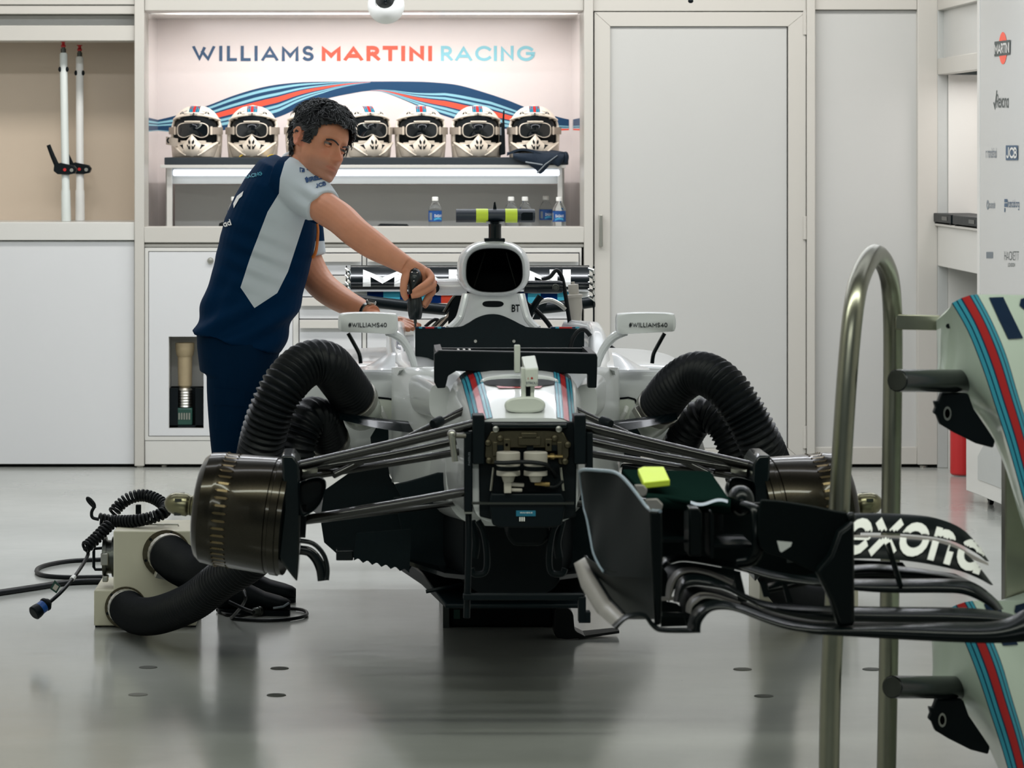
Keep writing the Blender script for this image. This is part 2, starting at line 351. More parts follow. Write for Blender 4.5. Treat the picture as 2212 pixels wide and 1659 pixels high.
# printed lettering and ribbons on the board (flat print)
YB = Y1-.0015
def BP(px, py): return P(px, py, YB)
def prt(name, text, x0, x1, yt, yb, m, th, track, xs=1.):
    mb = MB(); letter(mb, text, lambda u, v: BP(x0+u*(x1-x0), yb+v*(yt-yb)), th, track, fit=True, xs=xs); return build(name, mb, m, board, smooth=0)
prt('lettering', 'WILLIAMS', 419, 675, 99, 132, WNAVY, .20, .40)
prt('lettering', 'MARTINI', 698, 931, 99, 132, RED, .26, .44, 1.15)
prt('lettering', 'RACING', 954, 1151, 99, 132, WBLUE, .20, .36)
def interp(tab, x):
    if x <= tab[0][0]: return tab[0][1]
    for (x0, y0), (x1, y1) in zip(tab, tab[1:]):
        if x <= x1: return y0+(y1-y0)*(x-x0)/(x1-x0)
    return tab[-1][1]
topL = sm([(341, 259), (385, 248), (449, 228), (506, 206), (569, 188), (632, 179), (696, 176.5), (800, 176)], 8)
botL = sm([(341, 282), (400, 286), (490, 280), (594, 255), (648, 233), (711, 212), (775, 199), (800, 196)], 8)
topR = sm([(800, 176), (881, 176), (936, 178), (990, 184), (1044, 199), (1098, 217), (1139, 233), (1207, 253), (1229, 258)], 8)
botR = sm([(800, 196.5), (827, 199), (868, 214), (908, 231), (963, 251), (1020, 268), (1100, 279), (1160, 283), (1229, 281)], 8)
bandL = [(0, .07, 0), (.07, .15, 1), (.15, .25, 0), (.25, .33, 1), (.33, .38, 0), (.38, .55, 2), (.55, .62, 0), (.62, .70, 1), (.70, .75, 0), (.75, .84, 1), (.84, 1, 0)]
bandR = [(0, .22, 0), (.22, .30, 1), (.30, .36, 0), (.36, .44, 1), (.44, .49, 0), (.49, .66, 2), (.66, .71, 0), (.71, .80, 1), (.80, .84, 0), (.84, .93, 1), (.93, 1, 0)]
rb = MB()
def ribbon(top, bot, bands, x0, x1, warp, n=70):
    for b0, b1, mi in bands:
        for i in range(n):
            q = []
            for x, bb in ((x0+(x1-x0)*i/n, b0), (x0+(x1-x0)*(i+1)/n, b0), (x0+(x1-x0)*(i+1)/n, b1), (x0+(x1-x0)*i/n, b1)):
                t, u = interp(top, x), interp(bot, x); q.append(BP(x, t+(u-t)*warp(x, bb)))
            rb.add(q, [(0, 1, 2, 3)], mi)
def wl(x, b):
    f = interp([(341, .84), (600, .84), (700, .62), (800, .12)], x); return b/.84*f if b <= .84 else f+(b-.84)/.16*(1-f)
def wr(x, b):
    f = interp([(800, .93), (850, .62), (960, .30), (1060, .22), (1150, .30), (1229, .72)], x); return b/.22*f if b <= .22 else f+(b-.22)/.78*(1-f)
ribbon(topL, botL, bandL, 405, 800, wl); ribbon(topR, botR, bandR, 800, 1150, wr)
flat = lambda x, b: b
ribbon(topL, botL, [(0, .20, 0), (.20, .36, 1), (.36, .46, 0), (.46, .58, 1), (.58, .95, 0), (.95, 1, 1)], 341, 405, flat, 8)
ribbon(topR, botR, [(0, .62, 0), (.62, .70, 1), (.70, .78, 0), (.78, .86, 1), (.86, 1, 2)], 1150, 1229, flat, 8)
build('ribbon_print', rb, [NAVY, LBLUE, RED], board, smooth=0)
# middle bay below the recess: sill and fascia of the wall
wbox('ledge', 312, 490, 1261, 524, -.02, .2, CREAM)
wbox('fascia', 312, 526, 1261, 534, .0, .2, CREAM)
wbox('plinth', 312, 990, 1281, 1012, .25, .05, GAP, 0)
# right bay: the leaf of the big door, fixed panel
dr = struct('door_1', (B(1281, 0).x, Y0, 0))
def dpart(name, mb, m, bev=.002): return build(name, mb, m, dr, bevel=bev)
def mitre(x0, y0, x1, y1, i, dy, D):
    o = [(x0, y0), (x1, y0), (x1, y1), (x0, y1)]; n = [(x0+i[0], y0+i[1]), (x1-i[2], y0+i[1]), (x1-i[2], y1-i[3]), (x0+i[0], y1-i[3])]
    for k in range(4):
        mb = MB(); q = [B(*o[k]), B(*o[(k+1) % 4]), B(*n[(k+1) % 4]), B(*n[k])]
        c = sum(q, Vector())/4; q = [Vector((p.x+(c.x-p.x)*.0008, Y0+dy, p.z+(c.z-p.z)*.0008)) for p in q]; mb.prism(q, (0, D, 0)); dpart('door_rail', mb, CREAM, .0015)
mitre(1284, 26, 1740.5, 1001, (34, 31, 38, 32), -.005, .05)
mb = MB(); a, b = B(1318, 58), B(1700, 968); mb.box((a.x, Y0+.012, a.z), (b.x, Y0+.03, b.z)); dpart('door_panel', mb, WHITE2, 0)
mb = MB(); a, b = B(1276, 20), B(1745, 1003); mb.box((a.x, Y0+.05, a.z), (b.x, Y0+.06, b.z)); dpart('shadow_gap', mb, GAP, 0)
mb = MB(); a, b = B(1293, 464), B(1301, 532); mb.box((a.x, Y0-.045, a.z), (b.x, Y0-.03, b.z)); mb.box((a.x, Y0-.035, a.z), (b.x, Y0-.005, a.z-.02)); mb.box((a.x, Y0-.035, b.z), (b.x, Y0-.005, b.z+.02)); dpart('door_handle', mb, STEEL)
for y0, y1 in ((23, 75), (467, 517), (920, 968)):
    c, d = B(1737, y0), B(1737, y1); mb = MB(); mb.lathe((c.x+.004, Y0-.012, d.z), (0, 0, 1), [(0, .006), ((c.z-d.z)*.49, .006), ((c.z-d.z)*.495, .0052), ((c.z-d.z)*.505, .0052), ((c.z-d.z)*.51, .006), (c.z-d.z, .006)], 12); mb.box((c.x-.006, Y0-.012, d.z), (c.x+.014, Y0-.004, c.z)); dpart('door_hinge', mb, CREAM)
wbox('fixed_panel', 1760, 22, 1981, 966, .03, .03, WHITE2, 0)
wbox('skirting', 1760, 966, 1981, 1003, .0, .05, CREAM)
wbox('plinth', 1281, 1001, 2060, 1011, .10, .05, GAP, 0)
for x in (302, 1996):
    c = B(x, 1010); mb = MB(); mb.lathe((c.x, Y0+.03, 0), (0, 0, 1), [(0, .022), (.008, .022), (.012, .009), (.05, .009)], 16); wbp('adjustable_foot', mb, STEEL, 0)
# right wall in perspective: posts, rails and the recesses behind them
XR = 2.77; wr_ = struct('wall_right', (XR, Y0, 0))
def rbox(name, y0, y1, z0, z1, m, x0=XR, x1=XR+.05, bev=.003): mb = MB(); mb.box((x0, y0, z0), (x1, y1, z1)); return build(name, mb, m, wr_, bevel=bev)
zA = CH-(23-YH)/442; zB, zC = 1.998, 1.919; zD = CH-(482-YH)/442; zE = CH-(574-YH)/442
YF = 15.60
rbox('lintel', YF, Y0, zA, 3.12, CREAM)
rbox('rail', YF, Y0, zC, zB, CREAM)
rbox('window_panel', YF, Y0-.02, zB, zA, WHITE2, XR+.03, XR+.04, 0)
rbox('rail', YF, Y0, zE, zD-.012, WHITE)
rbox('sill', YF, Y0+.02, zD-.012, zD, CREAM, XR-.015, XR+.30)
rbox('recess_back', YF, Y0, zD, zC, PRINT, XR+.30, XR+.32, 0)
rbox('recess_back', YF, Y0, .0, zE, GREYP, XR+.30, XR+.32, 0)
rbox('recess_end', Y0-.03, Y0, .0, zC, WHITE, XR+.05, XR+.30, 0)
rbox('post', YF-.05, YF+.06, 0, 3.12, CREAM)
rbox('edge_strip', Y0-.02, Y0, 0, 3.12, GREYP, XR-.001, XR+.05)
rw = MB(); rw.box((3.40, 5.0, 0), (3.5, YF, 3.12)); build('side_panel', rw, WHITE, wr_)
rw = MB(); rw.box((XR, YF-.06, 0), (3.5, YF-.02, 3.12)); build('return_panel', rw, WHITE, wr_)
area('recess_light', (XR+.2, 16.3, zC-.03), (0, 0, 0), .2, 1.0, 3.2, (1, .96, .94))
area('recess_light', (.0, Y0+.35, zt+.016), (math.radians(52), 0, 0), 1.9, .05, 14, (1, .97, .97))  # added fill lamp, hidden above the lintel, to brighten the printed board
# free-standing partition with printed marks, on castors
pt = thing('partition', (2.75, 15.1, 0), 'tall white partition on castors printed with small sponsor marks at the right', 'partition')
def PS(Y, z, off=0): return Vector((2.68+.073*(15.3-Y)-off, Y, z))
mb = MB(); mb.prism([PS(15.3, .42), PS(13.1, .42), PS(13.1, 2.6), PS(15.3, 2.6)], (.06, .004, 0)); build('board', mb, WHITE2, pt, bevel=.004)
mb = MB(); mb.prism([PS(15.31, .38, .004), PS(15.27, .38, .004), PS(15.27, 2.6, .004), PS(15.31, 2.6, .004)], (.07, 0, 0)); build('edge_strip', mb, WHITE, pt, bevel=.002)
mb = MB(); mb.prism([PS(15.32, .05, .05), PS(13.3, .05, .05), PS(13.3, .42, .05), PS(15.32, .42, .05)], (.18, 0, 0)); pl = build('plinth_box', mb, WHITE, pt, bevel=.004)
mb = MB()
mb.grid(lambda u, v: PS(15.1-.9*u, .12+v*(.10+.16*math.sin(PI*u)), .0535), 16, 1); build('arched_panel', mb, GREYP, pt, smooth=0)
for y in (15.2, 14.3):
    c = PS(y, .026); mb = MB(); mb.lathe((c.x+.02, y, .025), (1, 0, 0), [(0, .02), (.002, .025), (.018, .025), (.02, .02)], 18); mb.box((c.x+.015, y-.008, .02), (c.x+.045, y+.008, .055)); build('castor', mb, BLACK, pt)
cs = caster(BVHTree.FromPolygons([PS(15.6, 0), PS(12.5, 0), PS(12.5, 3), PS(15.6, 3)], [(0, 1, 2, 3)]), .0015)
def decal(name, m, parent, draw): mb = MB(); draw(mb); return build(name, mb, m, parent, smooth=0)
def ptext(mb, text, x0, x1, yb, yt, th=.14, track=.2, slope=0., c=None, split=2):
    c = c or cs; letter(mb, text, lambda u, v: c(x0+u*(x1-x0), yb+v*(yt-yb)+slope*u*(x1-x0)), th, track, fit=True, split=split)
def quad(mb, pts, c=None, k=1):
    c = c or cs; q = [c(*p) for p in pts]
    if all(q): mb.add(q, [tuple(range(len(q)))])
decal('logo_disc', RED, pt, lambda mb: quad(mb, [(2167+9*math.cos(t*PI/12), 104+35*math.sin(t*PI/12)) for t in range(24)]))
cs2 = caster(BVHTree.FromPolygons([PS(15.6, 0), PS(12.5, 0), PS(12.5, 3), PS(15.6, 3)], [(0, 1, 2, 3)]), .003)
cs3 = caster(BVHTree.FromPolygons([PS(15.6, 0), PS(12.5, 0), PS(12.5, 3), PS(15.6, 3)], [(0, 1, 2, 3)]), .0045)
LOGOD = mat('logo_dark', (70, 78, 76), .5); LOGON = mat('logo_navy', (66, 88, 110), .5)
decal('logo_bar', LOGOD, pt, lambda mb: quad(mb, [(2149.5, 90), (2184, 86), (2183, 118), (2149, 122)], cs2))
decal('lettering', WHITE, pt, lambda mb: ptext(mb, 'MARTINI', 2151, 2182, 117, 95, .2, .16, -.11, cs3))
def tick(mb): quad(mb, [(2146, 222), (2148, 220), (2149.5, 228), (2153, 195), (2154.5, 195), (2150, 238)])
decal('logo_tick', LOGOD, pt, tick)
decal('lettering', LOGOD, pt, lambda mb: ptext(mb, 'Rexona', 2153, 2179, 233, 203, .12, .12))
decal('lettering', GREYT, pt, lambda mb: (ptext(mb, 'r randstad', 2130, 2153, 341, 319, .12, .14)))
decal('logo_bar', LOGON, pt, lambda mb: quad(mb, [(2174, 314), (2200, 314), (2200, 346), (2174, 346)], cs2))
decal('lettering', WHITE, pt, lambda mb: ptext(mb, 'JCB', 2177, 2198, 342, 318, .2, .18, 0, cs3))
decal('lettering', GREYT, pt, lambda mb: (ptext(mb, 'o', 2132, 2136, 453, 425, .2), ptext(mb, 'avanade', 2137, 2150, 450, 434, .12, .1)))
def fin(mb): quad(mb, [(2170, 430), (2176.5, 430), (2176.5, 437), (2170, 437)]); quad(mb, [(2170, 439), (2176.5, 439), (2176.5, 447), (2170, 447)]); quad(mb, [(2170, 449), (2172, 449), (2172, 458), (2170, 458)]); ptext(mb, 'inancial.org', 2177, 2202, 448, 431, .12, .12)
decal('logo_blocks', LOGON, pt, fin)
decal('logo_bar', GREYT, pt, lambda mb: [quad(mb, [(2131+2.5*k, 544), (2132.8+2.5*k, 544), (2132.8+2.5*k, 558), (2131+2.5*k, 558)]) for k in range(6)])
decal('lettering', LOGOD, pt, lambda mb: (ptext(mb, 'HACKETT', 2170, 2201, 562, 543, .09, .12), ptext(mb, 'LONDON', 2178, 2193, 576, 568, .14, .14)))
# ------------------------------------------------------------------ cabinets built under the display
def cabinet_front(mb, x0, y0, x1, y1, dy=-.006, D=.02): a, b = B(x0, y0), B(x1, y1); mb.box((a.x, Y0+dy, a.z), (b.x, Y0+dy+D, b.z)); return mb
def frame_body(t, x0, y0, x1, y1):
    mb = MB(); a, b = B(x0, y0), B(x1, y1); mb.box((a.x+.002, Y0+.014, a.z-.002), (b.x-.002, Y0+.6, b.z)); build('body', mb, GAP, t)
tc = thing('door_cabinet', (B(430, 0).x, Y0+.3, 0), 'white built-in cabinet with a lockable door and a niche holding a wheel gun', 'cabinet')
mb = MB(); a, b = B(313, 535), B(641, 1000)
mb.box((a.x, Y0+.02, b.z), (a.x+.02, Y0+.6, a.z)); mb.box((b.x-.02, Y0+.02, b.z), (b.x, Y0+.6, a.z)); mb.box((a.x, Y0+.58, b.z), (b.x, Y0+.6, a.z)); mb.box((a.x, Y0+.02, b.z), (b.x, Y0+.6, b.z+.02)); mb.box((a.x, Y0+.02, a.z-.02), (b.x, Y0+.6, a.z)); build('body', mb, WHITE, tc, bevel=.002)
mb = MB(); cabinet_front(mb, 313, 535, 641, 542.5, -.004); cabinet_front(mb, 313, 942.5, 641, 951, -.004); cabinet_front(mb, 313, 542.5, 320.5, 942.5, -.004); cabinet_front(mb, 633, 542.5, 641, 942.5, -.004); build('frame', mb, WHITE, tc)
mb = MB(); cabinet_front(mb, 313, 952, 641, 1003, -.002); build('kick_panel', mb, WHITE, tc, bevel=.003)
mb = MB()                                                 # door with a rectangular cut-out
for r in ((322, 544, 632, 727), (322, 727, 364.5, 925), (440, 727, 632, 925), (322, 925, 632, 941)): cabinet_front(mb, *r)
dd = build('door', mb, PANELL, tc, bevel=0)
c = B(455, 563); mb = MB(); mb.lathe((c.x, Y0-.006, c.z), (0, -1, 0), [(0, .012), (.004, .015), (.010, .016), (.014, .013), (.015, .005)], 20); build('knob', mb, STEEL, dd)
mb = MB(); a, b = B(365, 727), B(440, 925)
mb.box((a.x, Y0+.2, b.z), (b.x, Y0+.21, a.z)); mb.box((a.x-.006, Y0+.012, b.z), (a.x, Y0+.2, a.z)); mb.box((b.x, Y0+.012, b.z), (b.x+.006, Y0+.2, a.z)); mb.box((a.x, Y0+.012, a.z), (b.x, Y0+.2, a.z+.006)); mb.box((a.x, Y0+.012, b.z-.006), (b.x, Y0+.2, b.z)); build('niche', mb, WHITE, tc, smooth=0)
mb = MB(); e = B(365, 840); mb.box((a.x+.001, Y0+.03, b.z), (a.x+.042, Y0+.19, e.z)); mb.box((b.x-.042, Y0+.03, b.z), (b.x-.001, Y0+.19, e.z)); mb.box((a.x+.001, Y0+.10, b.z), (b.x-.001, Y0+.19, e.z)); mb.box((a.x+.001, Y0+.03, b.z), (b.x-.001, Y0+.19, b.z+.012)); build('foam_holder', mb, BLACKM, tc)
wg = thing('wheel_gun', (B(398, 0).x, Y0+.06, b.z+.012), 'brass and silver wheel gun standing upright in the cabinet niche', 'tool')
c = B(398, 912); zb = b.z+.012; hh = (B(0, 742).z-zb); mb = MB(); mb.lathe((c.x, Y0+.066, zb+hh*.45), (0, 0, 1), [(0, .024), (hh*.03, .034), (hh*.06, .034), (hh*.38, .036), (hh*.40, .042), (hh*.46, .046), (hh*.47, .047), (hh*.55, .047), (hh*.55, .04), (hh*.50, .04)], 24); build('socket', mb, mat('bronze_socket', (170, 154, 124), .5, .6, noise=.1), wg)
mb = MB(); mb.lathe((c.x, Y0+.066, zb+hh*.22), (0, 0, 1), [(0, .037)]+[(hh*(.02+.2*i/12), .034+.0025*(i % 2)) for i in range(12)]+[(hh*.23, .028)], 20); build('barrel', mb, STEEL, wg)
mb = MB(); mb.box((c.x-.038, Y0+.03, zb), (c.x+.038, Y0+.10, zb+hh*.21)); build('motor_block', mb, GREEN, wg, bevel=.006)
mb = MB()
for i in range(5): mb.box((c.x-.03+.0125*i, Y0+.027, zb+hh*.07), (c.x-.023+.0125*i, Y0+.03, zb+hh*.15))
build('grille', mb, STEEL, wg)
def drawer_cab(x0, x1, rows, label, cx):
    t = thing('drawer_cabinet', (B(cx, 0).x, Y0+.3, 0), label, 'cabinet')
    mb = MB(); a, b = B(x0, 535), B(x1, 1000); mb.box((a.x, Y0+.03, b.z), (b.x, Y0+.6, a.z)); build('body', mb, WHITE, t)
    mb = MB(); cabinet_front(mb, x0, 535, x1, 545, -.004); cabinet_front(mb, x0, 545, x0+4, 946, -.004); cabinet_front(mb, x1-4, 545, x1, 946, -.004); build('frame', mb, WHITE, t)
    mb = MB(); cabinet_front(mb, x0, 952, x1, 1003, -.002); build('kick_panel', mb, WHITE, t, bevel=.003)
    mb = MB(); cabinet_front(mb, x0+3, 545, x1-3, 952, .016, .012); build('shadow_gap', mb, GAP, t)
    for y0, y1 in rows:
        mb = MB(); cabinet_front(mb, x0+6, y0+1.5, x1-6, y1-.6); d = build('drawer', mb, PANELL, t, bevel=.002)
        mb = MB(); p, q = B(x0+7, y0+2), B(x1-7, y0+19); pr = [(p.x, Y0-.006, p.z), (p.x, Y0-.03, p.z-.006), (p.x, Y0-.034, q.z), (p.x, Y0-.028, q.z), (p.x, Y0-.022, p.z-.012), (p.x, Y0-.006, p.z-.012)]
        mb.prism(pr, (q.x-p.x, 0, 0)); build('pull_lip', mb, CREAM, d)
rows = [(546, 594), (594, 641), (641, 689), (689, 780), (780, 862), (862, 945)]
drawer_cab(641, 787, rows, 'white drawer cabinet with long pull lips behind the mechanic', 714)
drawer_cab(787, 1256, rows, 'wide white drawer cabinet with long pull lips behind the rear wing', 1020)
for x in (352, 470):
    c = B(x, 1010); mb = MB(); mb.lathe((c.x, Y0+.08, 0), (0, 0, 1), [(0, .02), (.006, .02), (.01, .008), (.06, .008)], 16); build('adjustable_foot', mb, STEEL, tc)
# ================================================================== THINGS IN THE BACK WALL
# shelf with lamp
sh = thing('display_shelf', (P(788, 0, 17.6).x, 17.6, zl), 'white shelf unit with a glowing tube lamp under its board, carrying helmets', 'shelf')
def X(px, Y): return (px-XV)*Y/F
yf = 17.35; zs = 1.462; zm0 = 1.478
mb = MB(); mb.box((X(346, yf), yf, zs), (X(1222, yf), 17.95, zm0)); build('board', mb, WHITE, sh, bevel=.002)
mb = MB(); mb.lathe((X(374, 17.44), 17.44, zs-.024), (1, 0, 0), [(0, .012), (.004, .016), (X(1208, 17.44)-X(374, 17.44)-.004, .016), (X(1208, 17.44)-X(374, 17.44), .012)], 14); build('lamp_tube', mb, LEDM, sh)
mb = MB(); mb.box((X(372, 17.47), 17.47, zs-.08), (X(1208, 17.47), 17.49, zs)); build('apron', mb, GREYP, sh)
for p, q in ((360, 372), (1205, 1215)):
    mb = MB(); mb.box((X(p, 17.45), 17.45, zl), (X(q, 17.45), 17.49, zs)); build('leg', mb, WHITE, sh, bevel=.002)
    mb = MB(); mb.box((X(p+(-2 if p < 800 else 4), 17.9), 17.9, zl), (X(q+(-2 if p < 800 else 4), 17.9), 17.94, zs)); build('leg', mb, WHITE, sh, bevel=.002)
mb = MB(); mb.box((X(378, 17.9), 17.90, zl+.01), (X(1206, 17.9), 17.905, zs-.09)); build('back_panel', mb, WHITE2, sh)
area('shelf_glow', (X(790, 17.5), 17.42, zs-.05), (math.radians(20), 0, 0), 1.9, .03, .35, (.93, .96, 1))
mb = MB(); mb.box((X(355, yf), yf+.005, zm0), (X(1228, yf), 17.94, 1.515)); tag(build('shelf_mat', mb, SLATE, bevel=.003), 'long dark slate foam mat lying on the white display shelf', 'mat')
# ---- helmets
def helmet():
    """motocross style helmet at the origin, facing -Y; about 0.27 wide, 0.265 tall"""
    t = thing('helmet', (0, 0, 0), '', 'helmet', 'white helmets with goggles in a row on the shelf')
    nu, nv = 48, 30
    def shell(off=0.):
        pts = []
        for i in range(nv+1):
            z = -.02+.285*i/nv; row = []
            for j in range(nu):
                a = 2*PI*j/nu; cx, cy = math.cos(a), math.sin(a)
                zz = (z-.115)/.150
                k = math.sqrt(max(0, 1-max(0, zz)**2.3)) if zz > 0 else 1-.10*zz*zz
                rx, ry = .131*k, .150*k
                row.append(Vector((rx*cx*(1+off), ry*cy*(1+off)+.0, max(0, min(z, .265)))))
            pts.append(row)
        return pts
    S = shell(); mb = MB(); W = nu
    def opening(p):                                         # the eye port
        zt = .212-1.5*p.x*p.x-18*p.x**4-.012*min(1, abs(p.x)/.02)*0-(.0 if abs(p.x) > .012 else -.006*(1-abs(p.x)/.012)); zb = .094-.25*max(0, abs(p.x)-.05)
        return p.y < -.015 and abs(p.x) < .123 and zb-.012 < p.z < zt
    vs = [p for r in S for p in r]; fs = []
    for i in range(nv):
        for j in range(nu):
            f = (i*W+j, i*W+(j+1) % W, (i+1)*W+(j+1) % W, (i+1)*W+j)
            c = sum((vs[k] for k in f), Vector())/4
            if not opening(c): fs.append(f)
    fs.append(tuple(nv*W+j for j in range(nu)))
    mb.add(vs, fs); o = build('shell', mb, PAINTH, t, smooth=60, fix=False)
    so = o.modifiers.new('thickness', 'SOLIDIFY'); so.thickness = .012; so.offset = -1
    mb = MB()                                               # lining behind the port
    rings = []
    for i in range(8):
        z = .045+.175*i/7
        rings.append([(math.copysign(.112*math.sqrt(max(0, 1-((z-.11)/.15)**2)), 1)*math.cos(PI+PI*j/16), -.02+.105*math.sin(PI+PI*j/16), z) for j in range(17)])
    mb.loft([[Vector(p) for p in r] for r in rings], cap=False, closed=False); build('lining', mb, BLACKM, t)
    # chin bar: pointed guard reaching up to the nose
    def chin(u, v):                                         # u across -1..1, v bottom..top
        u = u*2-1; au = abs(u); x = .124*u*(1-.18*(1-v)*au)
        top = .076+.040*max(0, 1-au/.36)-.010*math.sin(PI*min(1, au))+.012*max(0, au-.6)
        z = .004+(top-.004)*v
        y = -.150*math.sqrt(max(0, 1-(u*.86)**2))-.052*(max(0, 1-au)**.8)*math.sin(PI*(.18+.62*v))*1.15
        return (x, y-.004, z)
    mb = MB(); mb.grid(chin, 40, 14, (0, .012, 0)); build('chin_guard', mb, PAINTH, t, smooth=50)
    def at(u, v, d=.004): p = Vector(chin((u+1)/2, v)); return p+Vector((0, -d, 0))
    def chinp(x, z, d=.003):
        u = max(-1, min(1, x/.124)); au = abs(u); top = .076+.040*max(0, 1-au/.36)-.010*math.sin(PI*min(1, au))+.012*max(0, au-.6)
        p = Vector(chin((u+1)/2, max(0, min(1, (z-.004)/(top-.004))))); return Vector((x, p.y-d, z))
    for sx in (-1, 1):
        for pl in ([(.004, .078), (.012, .092), (.016, .078), (.011, .066), (.005, .068)], [(.004, .060), (.011, .054), (.020, .066), (.022, .061), (.013, .042), (.004, .040)], [(.046, .066), (.066, .062), (.052, .052), (.034, .028), (.044, .050)]):
            mb = MB(); mb.poly([chinp(sx*x, z, .0025) for x, z in pl]); build('vent', mb, BLACKM, t, smooth=0)
        mb = MB(); mb.tube([chinp(sx*x, z, .002) for x, z in ((.118, .074), (.09, .052), (.06, .028), (.03, .010))], [.006, .004], 6); build('ridge', mb, PAINTH, t)
    # brow rim, vents and crown stripes
    def top(x, z, d=.003):                                  # point on the front of the shell
        zz = (z-.115)/.150; k = math.sqrt(max(.001, 1-max(0, zz)**2.3)); return Vector((x, -.150*k*math.sqrt(max(0, 1-(x/(.131*k))**2))-d, z))
    mb = MB(); mb.tube([top(x, .214-1.5*x*x-18*x**4, .002) for x in [(-.118+.236*i/28) for i in range(29)]], .0055, 6); build('brow_rim', mb, PAINTH, t)
    mb = MB(); mb.poly([top(-.012, .213, .006), top(0, .226, .006), top(.012, .213, .006)]); build('brow_vent', mb, BLACKM, t, smooth=0)
    for sx in (-1, 1):
        for q in ([(.052, .222), (.063, .234), (.061, .220)], [(.066, .233), (.077, .217), (.068, .218)]):
            mb = MB(); mb.poly([top(sx*x, z, .003) for x, z in q]); build('vent', mb, BLACKM, t, smooth=0)
    for i, (m, x0, x1) in enumerate([(DNAVY, -.026, -.021), (TEAL, -.021, -.017), (DNAVY, -.017, -.012), (TEAL, -.012, -.009), (DNAVY, -.009, -.006), (DRED, -.006, .006), (DNAVY, .006, .009), (TEAL, .009, .012), (DNAVY, .012, .017), (TEAL, .017, .021), (DNAVY, .021, .026)]):
        mb = MB(); mb.grid(lambda u, v: top(x0+(x1-x0)*u, .228+.032*v, .0018), 1, 8); build('stripe', mb, m, t, smooth=0)
    mb = MB(); mb.poly([top(.024*math.cos(a*PI/8), .252+.008*math.sin(a*PI/8), .003) for a in range(16)]); build('crown_badge', mb, DRED, t, smooth=0)
    for sx in (-1, 1):
        mb = MB(); letter(mb, 'CARTER' if sx < 0 else 'CARTER', lambda u, v: top(sx*.052+(u-.5)*.03, .226+.007*v-sx*(u-.5)*.012, .002), .16, .2, fit=True); build('lettering', mb, GREYT, t, smooth=0)
    # goggles
    def gog(a, kx, kz, d=0., bow=0.):                        # outline of the lens, dipping over the nose
        c, s = math.cos(a), math.sin(a); x = kx*math.copysign(abs(c)**.55, c); z = kz*math.copysign(abs(s)**.6, s)
        if s < 0: z += .018*math.exp(-(x/.026)**2)
        return Vector((x, -.150-d+2.2*x*x, .136+z+bow))
    n = 48; mb = MB(); mb.loft([[gog(2*PI*j/n, .081, .0405, .0) for j in range(n)], [gog(2*PI*j/n, .0795, .0395, .010) for j in range(n)], [gog(2*PI*j/n, .0765, .0370, .011) for j in range(n)], [gog(2*PI*j/n, .0755, .0360, .006) for j in range(n)]], cap=False); g = build('goggle_frame', mb, PAINTH, t, smooth=50)
    mb = MB(); mb.loft([[gog(2*PI*j/n, .0758, .0363, .007) for j in range(n)], [gog(2*PI*j/n, .03, .012, .009) for j in range(n)], [gog(2*PI*j/n, .004, .002, .0115) for j in range(n)]], cap=False); mb.poly([gog(2*PI*j/n, .004, .002, .0115) for j in range(n)]); build('lens', mb, GLASSD, g, smooth=60)
    mb = MB(); mb.loft([[gog(2*PI*j/n, .090, .045, -.02) for j in range(n)], [gog(2*PI*j/n, .081, .042, .002) for j in range(n)]], cap=False); build('foam_seal', mb, BLACKM, g)
    for sx in (-1, 1):
        mb = MB(); mb.grid(lambda u, v: Vector((sx*(.082+.054*u), -.130+.10*u*u, .116+.036*v)), 6, 2, (sx*.002, -.003, 0)); build('strap', mb, STRAPM, g)
        mb = MB(); mb.grid(lambda u, v: Vector((sx*(.089+.008*u), -.137+.012*u, .114+.042*v)), 2, 2, (0, -.004, 0)); build('strap_clip', mb, PAINTH, g)
    mb = MB(); mb.tube([(x, -.164+2.2*x*x, .181-.6*x*x) for x in [-.040+.080*i/8 for i in range(9)]], .0035, 6); build('top_vent', mb, PAINTH, g)
    mb = MB(); mb.loft([[(.118*math.cos(2*PI*j/32), .135*math.sin(2*PI*j/32), z) for j in range(32)] for z in (.0, .02)], cap=False); mb.v = [Vector(v) for v in mb.v]; build('neck_roll', mb, BLACKM, t)
    return t
PAINTH = mat('scuffed_white_shell', (214, 203, 187), .32, noise=.12, nscale=16, coat=.3)
STRAPM = mat('grey_elastic', (150, 140, 128), .8, noise=.15, nscale=120)
H0 = helmet()
HL = ['leftmost white helmet in the row, its goggle strap hanging out at the left', 'second white helmet from the left, with yellow straps under its chin', 'white helmet mostly hidden behind the mechanic\'s head', 'white helmet just right of the mechanic\'s face, goggles with glossy streaks',
      'third white helmet from the right end of the shelf', 'white helmet directly left of the black upright radio', 'rightmost white helmet, stained orange on one side, above the navy gloves']
for i, (cx, yaw) in enumerate([(425, -5), (546, 0), (672, 2), (790, 12), (908, 2), (1029, 2), (1153, 0)]):
    h = H0 if i == 0 else copy_tree(H0)
    h.location = (X(cx, 17.6), 17.6, 1.515); h.rotation_euler = (0, 0, math.radians(yaw)); h['label'] = HL[i]
bpy.context.view_layer.update()
mb = MB(); c = Vector((X(362, 17.5), 17.45, 1.515))
mb.grid(lambda u, v: c+Vector((-.005+.06*u, -.02*math.sin(PI*u), .065+.04*v-.01*u)), 6, 2, (0, .004, 0)); mb.tube([c+Vector((.018+.016*math.cos(a*PI/8), -.012, .085+.013*math.sin(a*PI/8))) for a in range(17)], .004, 6, mi=1)
st = build('goggle_strap', mb, [STRAPM, BLACK], None)
st.parent = H0; st.matrix_parent_inverse = H0.matrix_world.inverted()
HS = [o for o in COL.objects if o.name.startswith('helmet') and o.parent is None]
